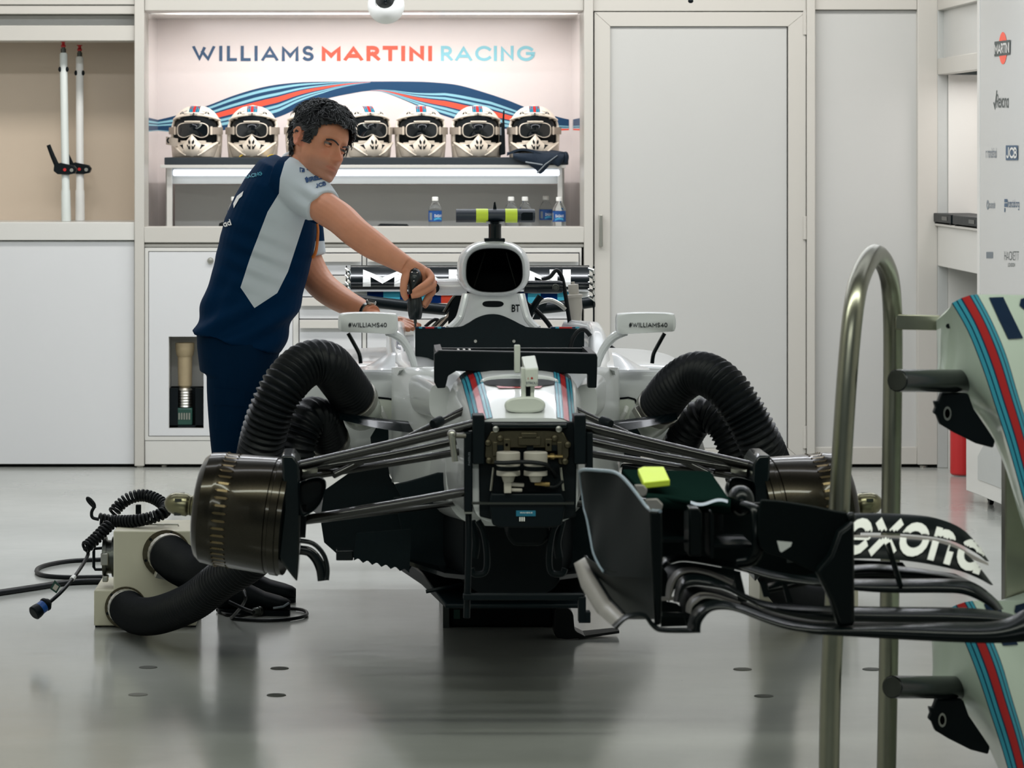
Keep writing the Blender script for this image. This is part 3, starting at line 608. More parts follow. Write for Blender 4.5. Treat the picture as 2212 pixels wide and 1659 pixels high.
for px in (528, 588):
    mb = MB(); c = Vector((X(px, 17.43), 17.43, 1.515)); mb.grid(lambda u, v: c+Vector((-.025+.05*u, .03*v-.01, .004+.012*math.sin(PI*u)*(1-v)+.004*v)), 8, 4, (0, 0, -.003)); st = build('yellow_strap', mb, YELLOW, None, smooth=60); st.parent = HS[1]; st.matrix_parent_inverse = HS[1].matrix_world.inverted()
# stain on the last helmet: its own patch on the shell
# radio and gloves
rd = thing('radio', (X(1085, 17.5), 17.5, 1.515), 'black hand radio standing upright between the two rightmost helmets', 'radio')
mb = MB(); mb.prism([P(1079, 268, 17.5), P(1090, 262, 17.5), P(1092, 333, 17.5), P(1079, 336, 17.5)], (0, .03, 0)); build('body', mb, BLACK, rd, bevel=.003)
mb = MB(); mb.tube([P(1087, 264, 17.51), P(1088.5, 239, 17.51)], [.006, .004], 8); build('aerial', mb, BLACK, rd)
mb = MB(); mb.box(P(1080.5, 275, 17.498), P(1083, 292, 17.494)); build('screen', mb, GREYT, rd)
gl = thing('work_gloves', (X(1165, 17.36), 17.4, 1.515), 'navy work gloves with grey trim draped over the right shelf edge', 'gloves')
GLOVE = mat('navy_glove', (3, 26, 44), .75, noise=.25, nscale=80, bump=.5, bscale=150)
mb = MB()
mb.grid(lambda u, v: P(1095+128*u, 337-7*math.sin(PI*u)-3*v, 17.34+.12*v)+Vector((0, 0, .016*math.sin(7*u)*(1-v)+.012)), 24, 5, (0, 0, -.012)); build('glove_back', mb, GLOVE, gl, smooth=60)
mb = MB()
def drape(u, v):
    lowl = interp([(0, 342), (.25, 352), (.45, 366), (.52, 377), (.60, 372), (.75, 352), (.9, 361), (1, 346)], u)
    return P(1108+110*u, 331+(lowl-331)*v, 17.335)+Vector((0, -.012*math.sin(PI*v)-.006*math.sin(9*u), 0))
mb.grid(drape, 26, 8, (0, .010, 0)); build('glove_drape', mb, GLOVE, gl, smooth=60)
mb = MB(); mb.tube([P(1160, 374, 17.315), P(1178, 355, 17.312), P(1204, 336, 17.315)], [.009, .006], 8, flat=.4); mb.tube([P(1135, 350, 17.317), P(1155, 353, 17.314), P(1172, 356, 17.312)], .004, 6); build('grey_trim', mb, GREYT, gl)
mb = MB(); mb.ell(P(1222, 340, 17.35), (.016, .02, .03)); build('glove_cuff', mb, GLOVE, gl)
# bottles
LABELB = mat('bottle_label', (26, 74, 138), .35); LABELT = mat('bottle_label_art', (64, 152, 190), .35)
def bottle():
    t = thing('water_bottle', (0, 0, 0), '', 'bottle', 'small clear water bottles on the counter')
    mb = MB(); mb.lathe((0, 0, 0), (0, 0, 1), [(0, .024), (.004, .031), (.02, .032), (.03, .030), (.04, .0325), (.055, .0335), (.07, .0325), (.085, .0335), (.145, .0335), (.155, .032), (.168, .026), (.180, .018), (.187, .0125), (.196, .0125)], 24); build('body', mb, CLEAR, t, smooth=60)
    mb = MB(); mb.lathe((0, 0, .193), (0, 0, 1), [(0, .0155), (.004, .016), (.018, .0155), (.02, .013)], 20); build('cap', mb, WHITEP, t)
    mb = MB(); mb.lathe((0, 0, .090), (0, 0, 1), [(0, .0340), (.053, .0340)], 28, cap=False); lb = build('label', mb, LABELB, t)
    mb = MB(); cy = lambda a, z, r=.0344: Vector((r*math.sin(a), -r*math.cos(a), z))
    letter(mb, 'DASANI', lambda u, v: cy(-.1+1.2*u, .112+.014*v), .16, .2, fit=True); build('lettering', mb, WHITEP, lb, smooth=0)
    mb = MB(); mb.grid(lambda u, v: cy(-.2+1.3*u, .095+.010*v+.006*math.sin(3*u)), 10, 1); build('label_art', mb, LABELT, lb, smooth=0)
    mb = MB(); mb.grid(lambda u, v: cy(-.95+.45*u, .098+.036*v), 5, 1); build('label_panel', mb, GREYT, lb, smooth=0)
    return t
B0 = bottle()
for i, (px, Y, lab, rz) in enumerate([(940, 17.35, 'clear water bottle standing alone left of the camera bar on the car roof', 0), (1104, 17.4, 'clear water bottle directly behind the camera bar, left of two', .5), (1134, 17.4, 'clear water bottle behind the camera bar, right of two', -.4), (1179, 17.75, 'water bottle set farthest back on the counter at the right', 0), (1208, 17.3, 'rightmost water bottle, beside the shelf leg', -.5), (506, 17.4, 'water bottle half hidden behind the mechanic\'s back', .6)]):
    o = B0 if i == 0 else copy_tree(B0); o.location = (X(px, Y), Y, zl); o.rotation_euler = (0, 0, rz); o['label'] = lab; o.scale = (1, 1, 1.0)
mb = MB(); mb.ppoly([(815, 489), (822, 484.5), (880, 485.5), (884, 489)], 17.3, .2); mb.v = [Vector((v.x, v.y, v.z)) for v in mb.v]
tb = thing('tablet', (X(850, 17.3), 17.4, zl), 'thin dark tablet propped on the counter behind the mechanic\'s arm', 'tablet')
build('slab', mb, BLACK, tb); mb = MB(); mb.box((X(825, 17.35), 17.36, zl), (X(875, 17.35), 17.45, CH-(489-YH)*17.3/F)); build('stand', mb, GREYP, tb)
mb = MB(); mb.lathe((X(483, 17.15), 17.15, zl), (0, 0, 1), [(0, .03), (.045, .03), (.085, .022), (.092, .008)], 20); tag(build('cable_reel', mb, BLACKM), 'small black domed object on the counter left of the mechanic\'s back', 'reel')
# black boxes and extinguisher in the right wall
for k, (ya, yb, lb) in enumerate([(16.98, 16.45, 'black switch box on the right wall sill, farther one'), (16.40, 15.7, 'black switch box on the right wall sill, nearer one')]):
    t = thing('switch_box', (XR+.05, (ya+yb)/2, zD), lb, 'box')
    mb = MB(); mb.box((XR-.02, yb, zD+.008), (XR+.16, ya, zD+.05)); build('case', mb, BLACK, t, bevel=.003)
    for yy in (ya-.05, yb+.05): mb = MB(); mb.box((XR-.015, yy-.02, zD), (XR+.14, yy+.02, zD+.008)); build('foot', mb, BLACKM, t)
    mb = MB(); mb.box((XR-.022, yb+.1, zD+.02), (XR-.02, yb+.25, zD+.038)); build('port', mb, DSTEEL, t)
ex = thing('fire_extinguisher', (2.80, 16.5, 0), 'red fire extinguisher on the floor by the right wall', 'extinguisher')
ey = 16.55; cx = (2078-XV)*ey/F
mb = MB(); mb.lathe((cx, ey, .005), (0, 0, 1), [(0, .05), (.008, .056), (.36, .056), (.40, .045), (.43, .02), (.45, .018)], 28); build('cylinder', mb, REDP, ex)
mb = MB(); mb.lathe((cx, ey, .455), (0, 0, 1), [(0, .02), (.03, .018), (.035, .01)], 16); mb.box((cx-.02, ey-.09, .485), (cx+.01, ey+.02, .495)); build('valve', mb, BLACK, ex)
mb = MB(); mb.grid(lambda u, v: Vector((cx+.0567*math.sin(.2+.9*u), ey-.0567*math.cos(.2+.9*u), .16+.16*v)), 8, 1); build('instruction_label', mb, WHITEP, ex, smooth=0)
ex.location.x = cx
for ch in ex.children: ch.location.x = 2.80-cx
# dome camera on the ceiling
dc = thing('dome_camera', (X(834, 14.6), 14.6, P(0, 12, 14.6).z), 'white spherical dome camera with a dark lens hanging from the ceiling', 'camera')
c = P(834, 12, 14.6); mb = MB(); mb.ell(c, (.078, .078, .078), nu=32, nv=20); build('housing', mb, WHITEP, dc)
mb = MB(); mb.ell(c+Vector((-.004, -.048, .018)), (.043, .043, .043), nu=28, nv=18); build('lens_dome', mb, GLASSD, dc)
mb = MB(); mb.lathe(c+Vector((-.004, -.0655, .018)), (0, -1, 0), [(-.01, .044), (.0, .044), (.002, .040), (-.01, .040)], 28, cap=False); build('lens_ring', mb, GREYP, dc)
mb = MB(); mb.lathe((c.x, c.y, c.z+.07), (0, 0, 1), [(0, .025), (3.12-c.z-.09, .025), (3.12-c.z-.085, .06), (3.12-c.z-.072, .06)], 16); build('drop_pole', mb, WHITEP, dc)
hk = thing('hanging_cable', (X(1492, 15), 15, 2.1), 'tip of a black cable hanging into view above the white door', 'cable')
mb = MB(); c = P(1492, 4, 15); mb.tube([c, c+Vector((.004, 0, .03)), c+Vector((-.02, 0, .3)), Vector((c.x, 15, 3.12))], [.006, .008, .006, .006], 8); build('wire', mb, BLACK, hk); mb = MB(); mb.ell(c+Vector((0, 0, .004)), (.012, .009, .010)); build('tip', mb, BLACK, hk)
# the two lances in the beige recess
def lance(px, ptop, label, dx, whit, yaw):
    Y = yaw; zb = CH-(480-YH)/442; bx = X(px, Y); t = thing('air_lance', (bx, Y, zb), label, 'lance', None)
    m = WHITEP if whit else LANCE; top = P(px-dx, ptop+26, Y); rb_ = .021; base = Vector((bx, Y, zb+.001)); ax = (top-base)
    def at(y): return base+ax*((480-y)/(480-ptop-26))
    Lg = ax.length; mb = MB(); mb.lathe(base, ax, [(0, rb_+.003), (Lg*.18, rb_+.002), (Lg*.19, rb_-.001), (Lg*.99, rb_-.002), (Lg, rb_-.006)], 20); build('tube', mb, m, t)
    mb = MB(); mb.lathe(at(ptop+26), ax, [(0, .013), (.02, .013), (.02, .009), (.04, .009)], 14); build('nozzle', mb, DSTEEL, t)
    mb = MB(); mb.lathe(at(ptop+14), ax, [(0, .011), (.008, .013), (.014, .008), (.024, .008), (.026, .014), (.030, .014)], 14); build('red_coupling', mb, REDP, t)
    for dd in (-1, 1):
        c = at(ptop+62)+Vector((dd*.018+.0, -.012, 0)); mb = MB(); mb.ell(c, (.008, .006, .013)); build('side_button', mb, BLACK, t)
    c = at(368); mb = MB()                                   # trigger housing and lever
    mb.prism([c+Vector((x, -.035, z)) for x, z in ((-.052, .028), (-.02, .034), (.045, .02), (.058, .004), (.05, -.018), (.02, -.024), (-.036, -.022), (-.056, -.006))], (0, .07, 0)); build('trigger_housing', mb, BLACK, t, bevel=.004)
    mb = MB(); mb.tube([c+Vector((-.04, -.02, .02)), c+Vector((-.062, -.02, .07)), c+Vector((-.082, -.02, .122))], [.013, .010], 10, flat=.8); build('lever', mb, BLACKM, t)
    mb = MB(); mb.lathe(c+Vector((.0, -.036, .0)), (0, -1, 0), [(0, .008), (.003, .008)], 12); build('red_bolt', mb, REDP, t)
    mb = MB(); mb.lathe(c+Vector((.034, -.036, -.002)), (0, -1, 0), [(0, .009), (.003, .009), (.003, .005)], 12); build('bolt', mb, STEEL, t)
LANCE = mat('grey_white_tube', (206, 212, 208), .3)
lance(143, 88, 'greyish air lance with a black lever, left one leaning in the beige recess', 6, False, 17.15)
lance(173, 96, 'brighter white air lance, right one leaning in the beige recess', 1, True, 17.33)
# ================================================================== THE RACING CAR (centre line x = .40, front axle at y = 9.04)
CC, YA = .40, 9.04
car = thing('racing_car', (CC, YA, 0), 'white racing car without wheels, nose or front wing, raised on a black stand', 'car')
def mir(mb):
    o = MB(); o.v = [Vector((2*CC-v.x, v.y, v.z)) for v in mb.v]; o.f = [tuple(reversed(f)) for f in mb.f]; o.m = list(mb.m); return o
def cp(name, mb, m, parent=None, **k): return build(name, mb, m, parent or car, **k)
def both(name, mb, m, parent=None, **k): return cp(name, mb, m, parent, **k), cp(name, mir(mb), m, parent, **k)
def sec(cx, Y, hw, z0, z1, e=3.2, n=40, taper=0., dy=0.):
    out = []; mz, hh = (z0+z1)/2, (z1-z0)/2
    for j in range(n):
        a = 2*PI*j/n; c, s = math.cos(a), math.sin(a); q = math.copysign(abs(s)**(2/e), s)
        out.append(Vector((cx+hw*(1+taper*q)*math.copysign(abs(c)**(2/e), c), Y+dy*q, mz+hh*q)))
    return out
# --- survival cell
mb = MB()
mb.loft([sec(CC, 8.985, .138, .585, .858, 5), sec(CC, 9.2, .156, .57, .905, 4.2), sec(CC, 9.45, .177, .54, .946, 3.8), sec(CC, 9.62, .19, .52, .955, 3.8), sec(CC, 9.74, .19, .52, .93, 3.8)])
mb.loft([sec(CC, 9.7, .19, .50, .90, 4), sec(CC, 10.3, .26, .45, .885, 4), sec(CC, 11.2, .29, .42, .88, 4), sec(CC, 12.6, .25, .42, .82, 4)])
CHB = mb
chs = cp('survival_cell', mb, PAINT, smooth=50)
def drop(bv, x, y, off=.002):
    h = bv.ray_cast(Vector((x, y, 3)), Vector((0, 0, -1))); return h[0]+h[1]*off*(1 if h[1].z > 0 else -1) if h[0] else None
cbv = CHB.bvh()
for sx in (-1, 1):
    bands = [(0, .03, 0), (.03, .15, 1), (.15, .20, 0), (.20, .32, 1), (.32, .37, 0), (.37, .63, 2), (.63, .68, 0), (.68, .80, 1), (.80, .85, 0), (.85, .97, 1), (.97, 1, 0)]
    mb = MB()
    for b0, b1, mi in bands:
        for i in range(14):
            q = []
            for t, b in ((i/14, b0), (i/14, b1), ((i+1)/14, b1), ((i+1)/14, b0)):
                y = 8.99+.62*t; xi = .083+.02*t; xo = .131+.022*t; q.append(drop(cbv, CC+sx*(xi+(xo-xi)*b), y, .0025))
            if all(q): mb.add(q, [(0, 1, 2, 3)], mi)
    cp('stripe_band', mb, [DNAVY, TEAL, DRED], chs, smooth=0)
for sx in (-1, 1):                                        # cockpit side walls
    mb = MB(); W = [(9.72, .205, .80, .895, .030), (10.2, .262, .78, .900, .036), (10.62, .302, .78, .91, .036), (10.82, .312, .78, .96, .034), (10.95, .316, .78, .992, .032), (11.15, .318, .78, 1.0, .032), (11.9, .28, .76, .97, .03)]
    mb.loft([sec(CC+sx*a, y, t, z0, z1, 3) for y, a, z0, z1, t in W]); sw = cp('cockpit_side', mb, PAINT, smooth=60)
    if sx < 0:
        c_ = caster(mb.bvh(), .002); m2 = MB(); letter(m2, 'ETI', lambda u, v: c_(857+26*u, 752-24*v+10*u), .16, .2, fit=True, split=2)
        if m2.f: cp('lettering', m2, DNAVY, sw, smooth=0)
def oval(mb, c, cx, cy, rx, ry, e):
    def pt(k, a): co, si = math.cos(a), math.sin(a); return c(cx+rx*k*math.copysign(abs(co)**e, co), cy+ry*k*si)
    for i in range(40):
        for r in range(4):
            q = [pt(max(.001, r/4), 2*PI*i/40), pt(max(.001, r/4), 2*PI*(i+1)/40), pt((r+1)/4, 2*PI*(i+1)/40), pt((r+1)/4, 2*PI*i/40)]
            if all(q): mb.add(q, [(0, 1, 2, 3)])
# slot and the mast with its base on the nose top
ccs = caster(cbv, .003)
mb = MB(); oval(mb, ccs, 1122, 828.5, 77, 8.5, .7); cp('nose_slot_decal', mb, BLACKM, chs, smooth=0)  # flat black decal; the slot's dark inside is put into the colour
mb = MB(); q = [ccs(x, y) for x, y in ((1072, 836), (1172, 836), (1166, 840.5), (1078, 840.5))]; mb.poly([p for p in q if p]); cp('red_strip', mb, DRED, chs, smooth=0)
mb = MB(); q = [ccs(1122+80*math.cos(PI+a*PI/16), 827+13*math.sin(PI+a*PI/16)) for a in range(17)]; mb.tube([p for p in q if p], .005, 8); cp('slot_lip', mb, PAINT, chs)
ms = 9.03
mst = MB(); mst.loft([[P(1134, 797, ms), P(1163, 795, ms), P(1162, 835, ms), P(1136, 836, ms)], [P(1126, 770, ms+.12), P(1156, 767, ms+.12), P(1156, 812, ms+.12), P(1129, 814, ms+.12)]]); mo = cp('camera_mast', mst, PAINT2, bevel=.003)
m2 = MB(); m2.pbox(1126, 795, 1136, 893, ms+.015, .05); m2.pbox(1146, 832, 1155, 893, ms+.015, .05); cp('mast_stem', m2, PAINT2, mo, bevel=.002)
m2 = MB(); m2.pbox(1136, 836, 1147, 890, ms+.02, .04); cp('mast_slot', m2, BLACKM, mo)
m2 = MB(); m2.loft([[P(x, y, ms-.01+d) for x, y in sm([(1090, 874), (1100, 862), (1127, 857), (1155, 857), (1172, 864), (1178, 876), (1168, 888), (1134, 892), (1098, 888)], 4, True)] for d in (0, .10)]); cp('mast_base', m2, PAINT2, mo, bevel=.006, bseg=3)
m2 = MB(); m2.pbox(1111, 745, 1124, 806, ms+.34, .02); cp('upright_blade', m2, PAINT2, mo, bevel=.003)
m2 = MB(); letter(m2, 'STROLL', lambda u, v: P(1136.5+25*u, 830-5.5*v, ms-.0015), .15, .2, fit=True); m2.poly([P(1140, 818, ms-.0015), P(1141.5, 814, ms-.0015), P(1141.5, 821, ms-.0015)], 1); m2.poly([P(1146, 817, ms-.0015), P(1149, 814, ms-.0015), P(1152, 817, ms-.0015), P(1149, 820, ms-.0015)], 1); cp('lettering', m2, [DNAVY, DRED], mo, smooth=0)
# --- front bulkhead: frame, fittings, reservoirs
yb = 8.965
mb = MB(); mb.ppoly([(1040, 912), (1240, 912), (1246, 960), (1244, 1116), (1180, 1132), (1098, 1132), (1036, 1116), (1034, 960)], yb, .03); bhd = cp('front_bulkhead', mb, BLACKM, bevel=.004)
mb = MB(); mb.pbox(1062, 915, 1226, 926, yb-.022, .03); cp('bulkhead_lip', mb, CARBON, bhd, bevel=.004)
for x in (1071, 1207):
    m2 = MB(); p = P(x, 927, yb-.024); m2.lathe(p, (0, -1, 0), [(0, .008), (.003, .008), (.004, .004)], 14); cp('fastener', m2, STEEL, bhd)
mb = MB(); mb.ppoly([(1048, 952), (1060, 932), (1096, 929), (1184, 929), (1216, 932), (1230, 955), (1230, 985), (1222, 1004), (1206, 1003), (1203, 968), (1080, 968), (1072, 1004), (1054, 1002), (1046, 985)], yb-.012, .012); cp('machined_frame', mb, GUN, bhd, bevel=.003)
mb = MB()
for x0, x1, y0, y1 in ((1120, 1168, 944, 962), (1126, 1160, 935, 948), (1088, 1102, 948, 975), (1178, 1192, 948, 975), (1064, 1074, 955, 985), (1204, 1214, 955, 985)): mb.pbox(x0, y0, x1, y1, yb-.026, .02)
for x, y in ((1054, 956), (1226, 960), (1056, 994), (1220, 996), (1094, 960), (1184, 960), (1080, 946), (1198, 946)): mb.lathe(P(x, y, yb-.012), (0, -1, 0), [(0, .009), (.012, .009), (.014, .004)], 12)
cp('hydraulic_fittings', mb, GUN, bhd, bevel=.0015)
mb = MB()
for x0, x1, y0, y1 in ((1138, 1152, 962, 972), (1068, 1096, 962, 974), (1186, 1212, 962, 974)): mb.pbox(x0, y0, x1, y1, yb-.02, .02)
cp('dark_recess', mb, BLACKM, bhd)
def mtl_cyl(px, y0, y1, rad, Y, m, name, par, taper=1., n=22):
    a, b = P(px, y1, Y), P(px, y0, Y); h = b.z-a.z; q = MB(); q.lathe(a, (0, 0, 1), [(0, rad*taper*.94), (h*.06, rad*taper), (h*.94, rad), (h, rad*.94)], n); return cp(name, q, m, par)
for k, px in enumerate((1098, 1157)):
    Yr = yb-.05; r_ = mtl_cyl(px, 976, 1007, .0305, Yr, MILK, 'fluid_reservoir', None)
    mtl_cyl(px, 1006, 1016, .0295, Yr, BLACKM, 'seal_band', r_); mtl_cyl(px, 1016, 1027, .0305, Yr, MILK, 'lower_cup', r_); mtl_cyl(px, 1027, 1041, .018, Yr, MILK, 'outlet_neck', r_, .75)
    m2 = MB(); m2.box(P(px-9, 1041, Yr-.01), P(px+6, 1064, Yr+.01)); m2.tube([P(px+2, 1046, Yr), P(px+34, 1048, Yr)], .0055, 8); m2.tube([P(px+2, 1058, Yr), P(px+30, 1059, Yr)], .005, 8)
    if k == 0: cp('outlet_elbow', m2, MILK, r_, bevel=.002)
    else: m2 = MB(); m2.tube([P(px-2, 1044, Yr), P(px+20, 1046, Yr)], .006, 8); m2.lathe(P(px+20, 1046, Yr), (1, 0, 0), [(0, .007), (.012, .007)], 8); cp('brass_union', m2, BRASS, r_)
mb = MB(); mb.tube([P(1068, 999, yb-.09), P(1090, 1000, yb-.092), P(1130, 998, yb-.09), P(1168, 1001, yb-.09), P(1186, 1008, yb-.07), P(1200, 1030, yb-.02)], .0055, 8, k=5); mb.tube([P(1166, 1046, yb-.05), P(1195, 1052, yb-.04), P(1215, 1040, yb-.02)], .005, 8, k=4); cp('bulkhead_hose', mb, RUBBER, bhd)
mb = MB(); mb.lathe(P(1180, 986, yb-.03), (1, 0, 0), [(0, .006), (.01, .006), (.01, .009), (.02, .009), (.02, .005), (.042, .004)], 10); cp('brass_union', mb, BRASS, bhd)
for x in (1066, 1211):
    s = 1 if x < 1130 else -1; mb = MB(); mb.tube([P(x, 1010, yb-.02), P(x-s*6, 1060, yb-.02)], .004, 8); cp('stay_rod', mb, STEEL, bhd)
mb = MB(); mb.ppoly([(1060, 1066), (1214, 1066), (1222, 1088), (1214, 1134), (1194, 1140), (1080, 1140), (1064, 1134), (1056, 1088)], yb-.05, .05); bx = cp('pedal_box_cover', mb, BLACK, bhd, bevel=.004)
mb = MB(); mb.pbox(1020, 1085, 1240, 1090, yb-.055, .02); cp('cross_plate', mb, DSTEEL, bhd)
LAB = mat('teal_label', (26, 104, 130), .4)
mb = MB(); mb.pbox(1115, 1103, 1157, 1115, yb-.053, .004); lb = cp('label_plate', mb, LAB, bhd)
mb = MB(); letter(mb, 'HANDLE', lambda u, v: P(1124+26*u, 1109-3*v, yb-.0545), .16, .2, fit=True)
for k in range(3): mb.pbox(1122+4.5*k, 1117, 1124.5+4.5*k, 1126, yb-.053, .001)
cp('label_print', mb, WHITEP, lb, smooth=0)
# black plates bolted to the bulkhead, with the hanging jacking frame
mb = MB(); mb.pbox(1021, 897, 1047, 1003, yb-.03, .08); jf = cp('jacking_frame', mb, BLACK, bevel=.003)
for r_ in ((1240, 897, 1266, 1003, yb-.03, .08), (1003, 934, 1021, 1106, yb-.01, .06), (1266, 934, 1281, 1106, yb-.01, .06)): mb = MB(); mb.pbox(*r_); cp('mounting_plate', mb, BLACK, jf, bevel=.003)
mb = MB(); mb.tube([P(1012, 1104, yb+.02), P(1013, 1170, yb+.02), P(1011, 1240, yb+.02), P(1008, 1335, yb+.02)], .009, 8); mb.pbox(1001, 1284, 1262, 1297, yb+.0, .03); mb.pbox(1250, 1290, 1266, 1346, yb-.01, .04); mb.pbox(1262, 1322, 1276, 1346, yb-.01, .04); cp('lower_frame', mb, BLACK, jf, bevel=.002)
mb = MB(); mb.pbox(1003, 1106, 1021, 1110, yb-.012, .03); cp('worn_clip', mb, STEEL, jf)
mb = MB(); letter(mb, 'PADDLES', lambda u, v: P(1015.5-4*v, 1005-28*u, yb-.0115), .14, .2, fit=True); cp('lettering', mb, GREYT, jf, smooth=0)
mb = MB(); mb.tube([P(972, 940, 8.9), P(1003, 941, 8.93)], .0075, 10); mb.tube([P(976, 936, 8.9), P(978, 960, 8.9), P(983, 997, 8.9)], [.011, .008, .008], 10); mb.ell(P(976, 938, 8.9), (.012, .012, .012)); cp('locking_pin', mb, STEEL, jf)
# under-floor side tubes seen in the gap
for sx in (0, 1):
    mb = MB(); mb.tube([P(1032, 1125, 9.4), P(1045, 1150, 9.4), P(1052, 1200, 9.4), P(1048, 1235, 9.4), P(1025, 1240, 9.4), P(1018, 1228, 9.4)], .009, 8, k=5); mb.tube([P(1018, 1125, 9.5), P(1028, 1170, 9.5), P(1024, 1205, 9.5)], .012, 8, k=4); cp('splitter_stay', mb if not sx else mir(mb), CARBM, car)
mb = MB(); mb.ppoly([(1098, 1132), (1186, 1132), (1190, 1160), (1170, 1180), (1110, 1180), (1094, 1160)], 9.4, .2); cp('keel_block', mb, BLACK, bevel=.01)
# --- black cover tray in front of the cockpit (lies on the car)
ty = 9.5
tr = thing('cockpit_tray', (CC, ty, .93), 'black foam tray bridging the car nose just in front of the cockpit', 'tray')
mb = MB(); mb.ppoly([(938, 765), (948, 757), (1288, 764), (1291, 772), (1289, 838), (1270, 838), (1270, 808), (985, 802), (968, 812), (962, 838), (945, 839), (938, 826)], ty, .05); build('front_wall', mb, BLACK, tr, bevel=.003)
mb = MB(); mb.ppoly([(942, 760), (956, 758), (956, 815), (942, 815)], ty+.05, .34); mb.ppoly([(1274, 764), (1288, 764), (1288, 815), (1274, 815)], ty+.05, .34); build('side_wall', mb, BLACK, tr)
mb = MB(); a, b = P(950, 790, ty+.05), P(1280, 790, ty+.05); mb.box((a.x, ty+.05, .962), (b.x, ty+.4, .97)); build('tray_bottom', mb, BLACKM, tr)
mb = MB(); mb.box((.20, ty+.40, .955), (.62, ty+.43, .986)); build('back_wall', mb, BLACK, tr)
for k, (px, w_, h_) in enumerate(((968, 20, 5), (992, 8, 5), (1002, 10, 4))):
    tl = MB(); p = P(px, 760, ty+.2); tl.lathe((p.x, p.y, .984), (1, .2, 0), [(0, .008), (w_/790, .008), (w_/790, .012), (w_/790+.006, .012)], 10); tag(build('loose_fitting', tl, STEEL), ['longest silver fitting lying in the black cockpit tray', 'short silver fitting in the middle of the cockpit tray group', 'rightmost silver fitting lying in the black cockpit tray'][k], 'fitting')
# --- headrest bulkhead, roll hoop, air intake, camera bar
mb = MB(); hump = sm([(897, 708), (985, 707), (1008, 700), (1028, 688), (1047, 681), (1066, 679), (1085, 682), (1108, 692), (1130, 703), (1152, 708), (1262, 711)], 4)
mb.ppoly([(897, 800)]+hump+[(1262, 800)], 11.0, .025); hb = cp('cockpit_bulkhead', mb, CARBM)
mb = MB(); c_ = 0
for x0, x1, mi in ((898, 905, 0), (905, 912, 1), (912, 919, 0), (919, 938, 2), (938, 945, 0), (945, 953, 1), (953, 962, 0), (1190, 1200, 0), (1200, 1208, 1), (1208, 1236, 2), (1236, 1243, 0), (1243, 1252, 1)): mb = MB(); mb.pbox(x0, 706.5, x1, 709.5, 10.998, .03); cp('rim_stripe', mb, [DNAVY, TEAL, DRED][mi], hb, smooth=0)
for x in (1027, 1110):
    m2 = MB(); m2.lathe(P(x, 737, 11.0), (0, -1, 0), [(0, .006), (.004, .005)], 10); cp('fastener', m2, STEEL, hb)
mb = MB(); mb.tube([P(1232, 790, 10.9), P(1233, 745, 10.9), P(1246, 718, 10.9), P(1262, 712, 10.9), P(1275, 725, 10.9)], .007, 8, k=5); cp('harness_loop', mb, RUBBER, hb)
def ovl(cx, cy, hw, hh, Y, e=2.7, pinch=0., n=44):
    out = []
    for j in range(n):
        a = 2*PI*j/n; c, s = math.cos(a), math.sin(a); q = math.copysign(abs(s)**(2/e), s)
        out.append(P(cx+hw*(1-pinch*q)*math.copysign(abs(c)**(2/e), c), cy-hh*q, Y))
    return out
def scl(ring, k): c = sum(ring, Vector())/len(ring); return [c+(p-c)*k for p in ring]
ya = 11.08
mb = MB(); mb.loft([ovl(1068, 585, 58, 43, ya+.45, 2.9, .02), ovl(1068, 584, 60.5, 47, ya+.02, 2.9, .03), ovl(1067, 583, 63, 50, ya-.012, 2.7, .03), ovl(1067, 582, 68, 54, ya-.02, 2.6, .03), ovl(1067, 581, 74, 58.5, ya-.004, 2.5, .03), ovl(1067, 580, 77.5, 61, ya+.03, 2.5, .03), ovl(1065, 580, 78, 61, ya+.3, 2.5, .03), ovl(1062, 584, 70, 58, ya+.8, 2.4, .05), ovl(1056, 600, 44, 52, ya+1.5, 2.4, .1), ovl(1050, 625, 22, 36, ya+2.0, 2.2)], cap=False)
ab = cp('air_intake', mb, PAINT, smooth=60)
mb = MB(); mb.poly(ovl(1068, 585, 58, 43, ya+.44, 2.9, .02)); cp('intake_duct', mb, BLACKM, ab, smooth=0)
mb = MB(); mb.loft([ovl(1068, 585, 59, 45, ya+.43, 2.9, .02), ovl(1068, 584, 60.8, 47.2, ya+.012, 2.9, .03)], cap=False); mb.v = [v for v in mb.v]; 
lin_ = MB(); lin_.loft([scl(ovl(1068, 585, 58, 43, ya+.43, 2.9, .02), .985), scl(ovl(1068, 584, 60.5, 47, ya+.012, 2.9, .03), .985)], cap=False); cp('intake_lining', lin_, BLACKM, ab, smooth=60)
for a, b in (((1047, 545), (1024, 620)), ((1094, 545), (1116, 622))): m2 = MB(); m2.tube([P(a[0], a[1], ya+.2), P(b[0], b[1], ya+.2)], .0035, 8); cp('intake_strut', m2, DSTEEL, ab)
mb = MB(); n_ = 18
def ped(u, v):
    xl = interp([(0, 1004), (.3, 1002), (.7, 990), (.9, 975), (1, 962)], v); xr = interp([(0, 1131), (.3, 1134), (.7, 1147), (.9, 1163), (1, 1180)], v)
    return P(xl+(xr-xl)*u, 634+80*v, 11.16-.07*math.sin(PI*u)**.5+.0*v)
mb.grid(ped, 28, 14, (0, .02, 0)); pd = cp('roll_hoop_fairing', mb, PAINT, smooth=60); pc = caster(mb.bvh(), .0025)
mb = MB(); oval(mb, pc, 1065, 656.5, 22.5, 6.5, .5); cp('oval_vent', mb, BLACKM, pd, smooth=0)
for x0, x1, y0, y1 in ((987, 1001, 664, 650), (1105, 1121, 674, 658)):
    m2 = MB(); letter(m2, 'BT', lambda u, v: pc(x0+(x1-x0)*u, y0+(y1-y0)*v), .18, .2, fit=True, split=2); cp('lettering', m2, BLACK, pd, smooth=0)
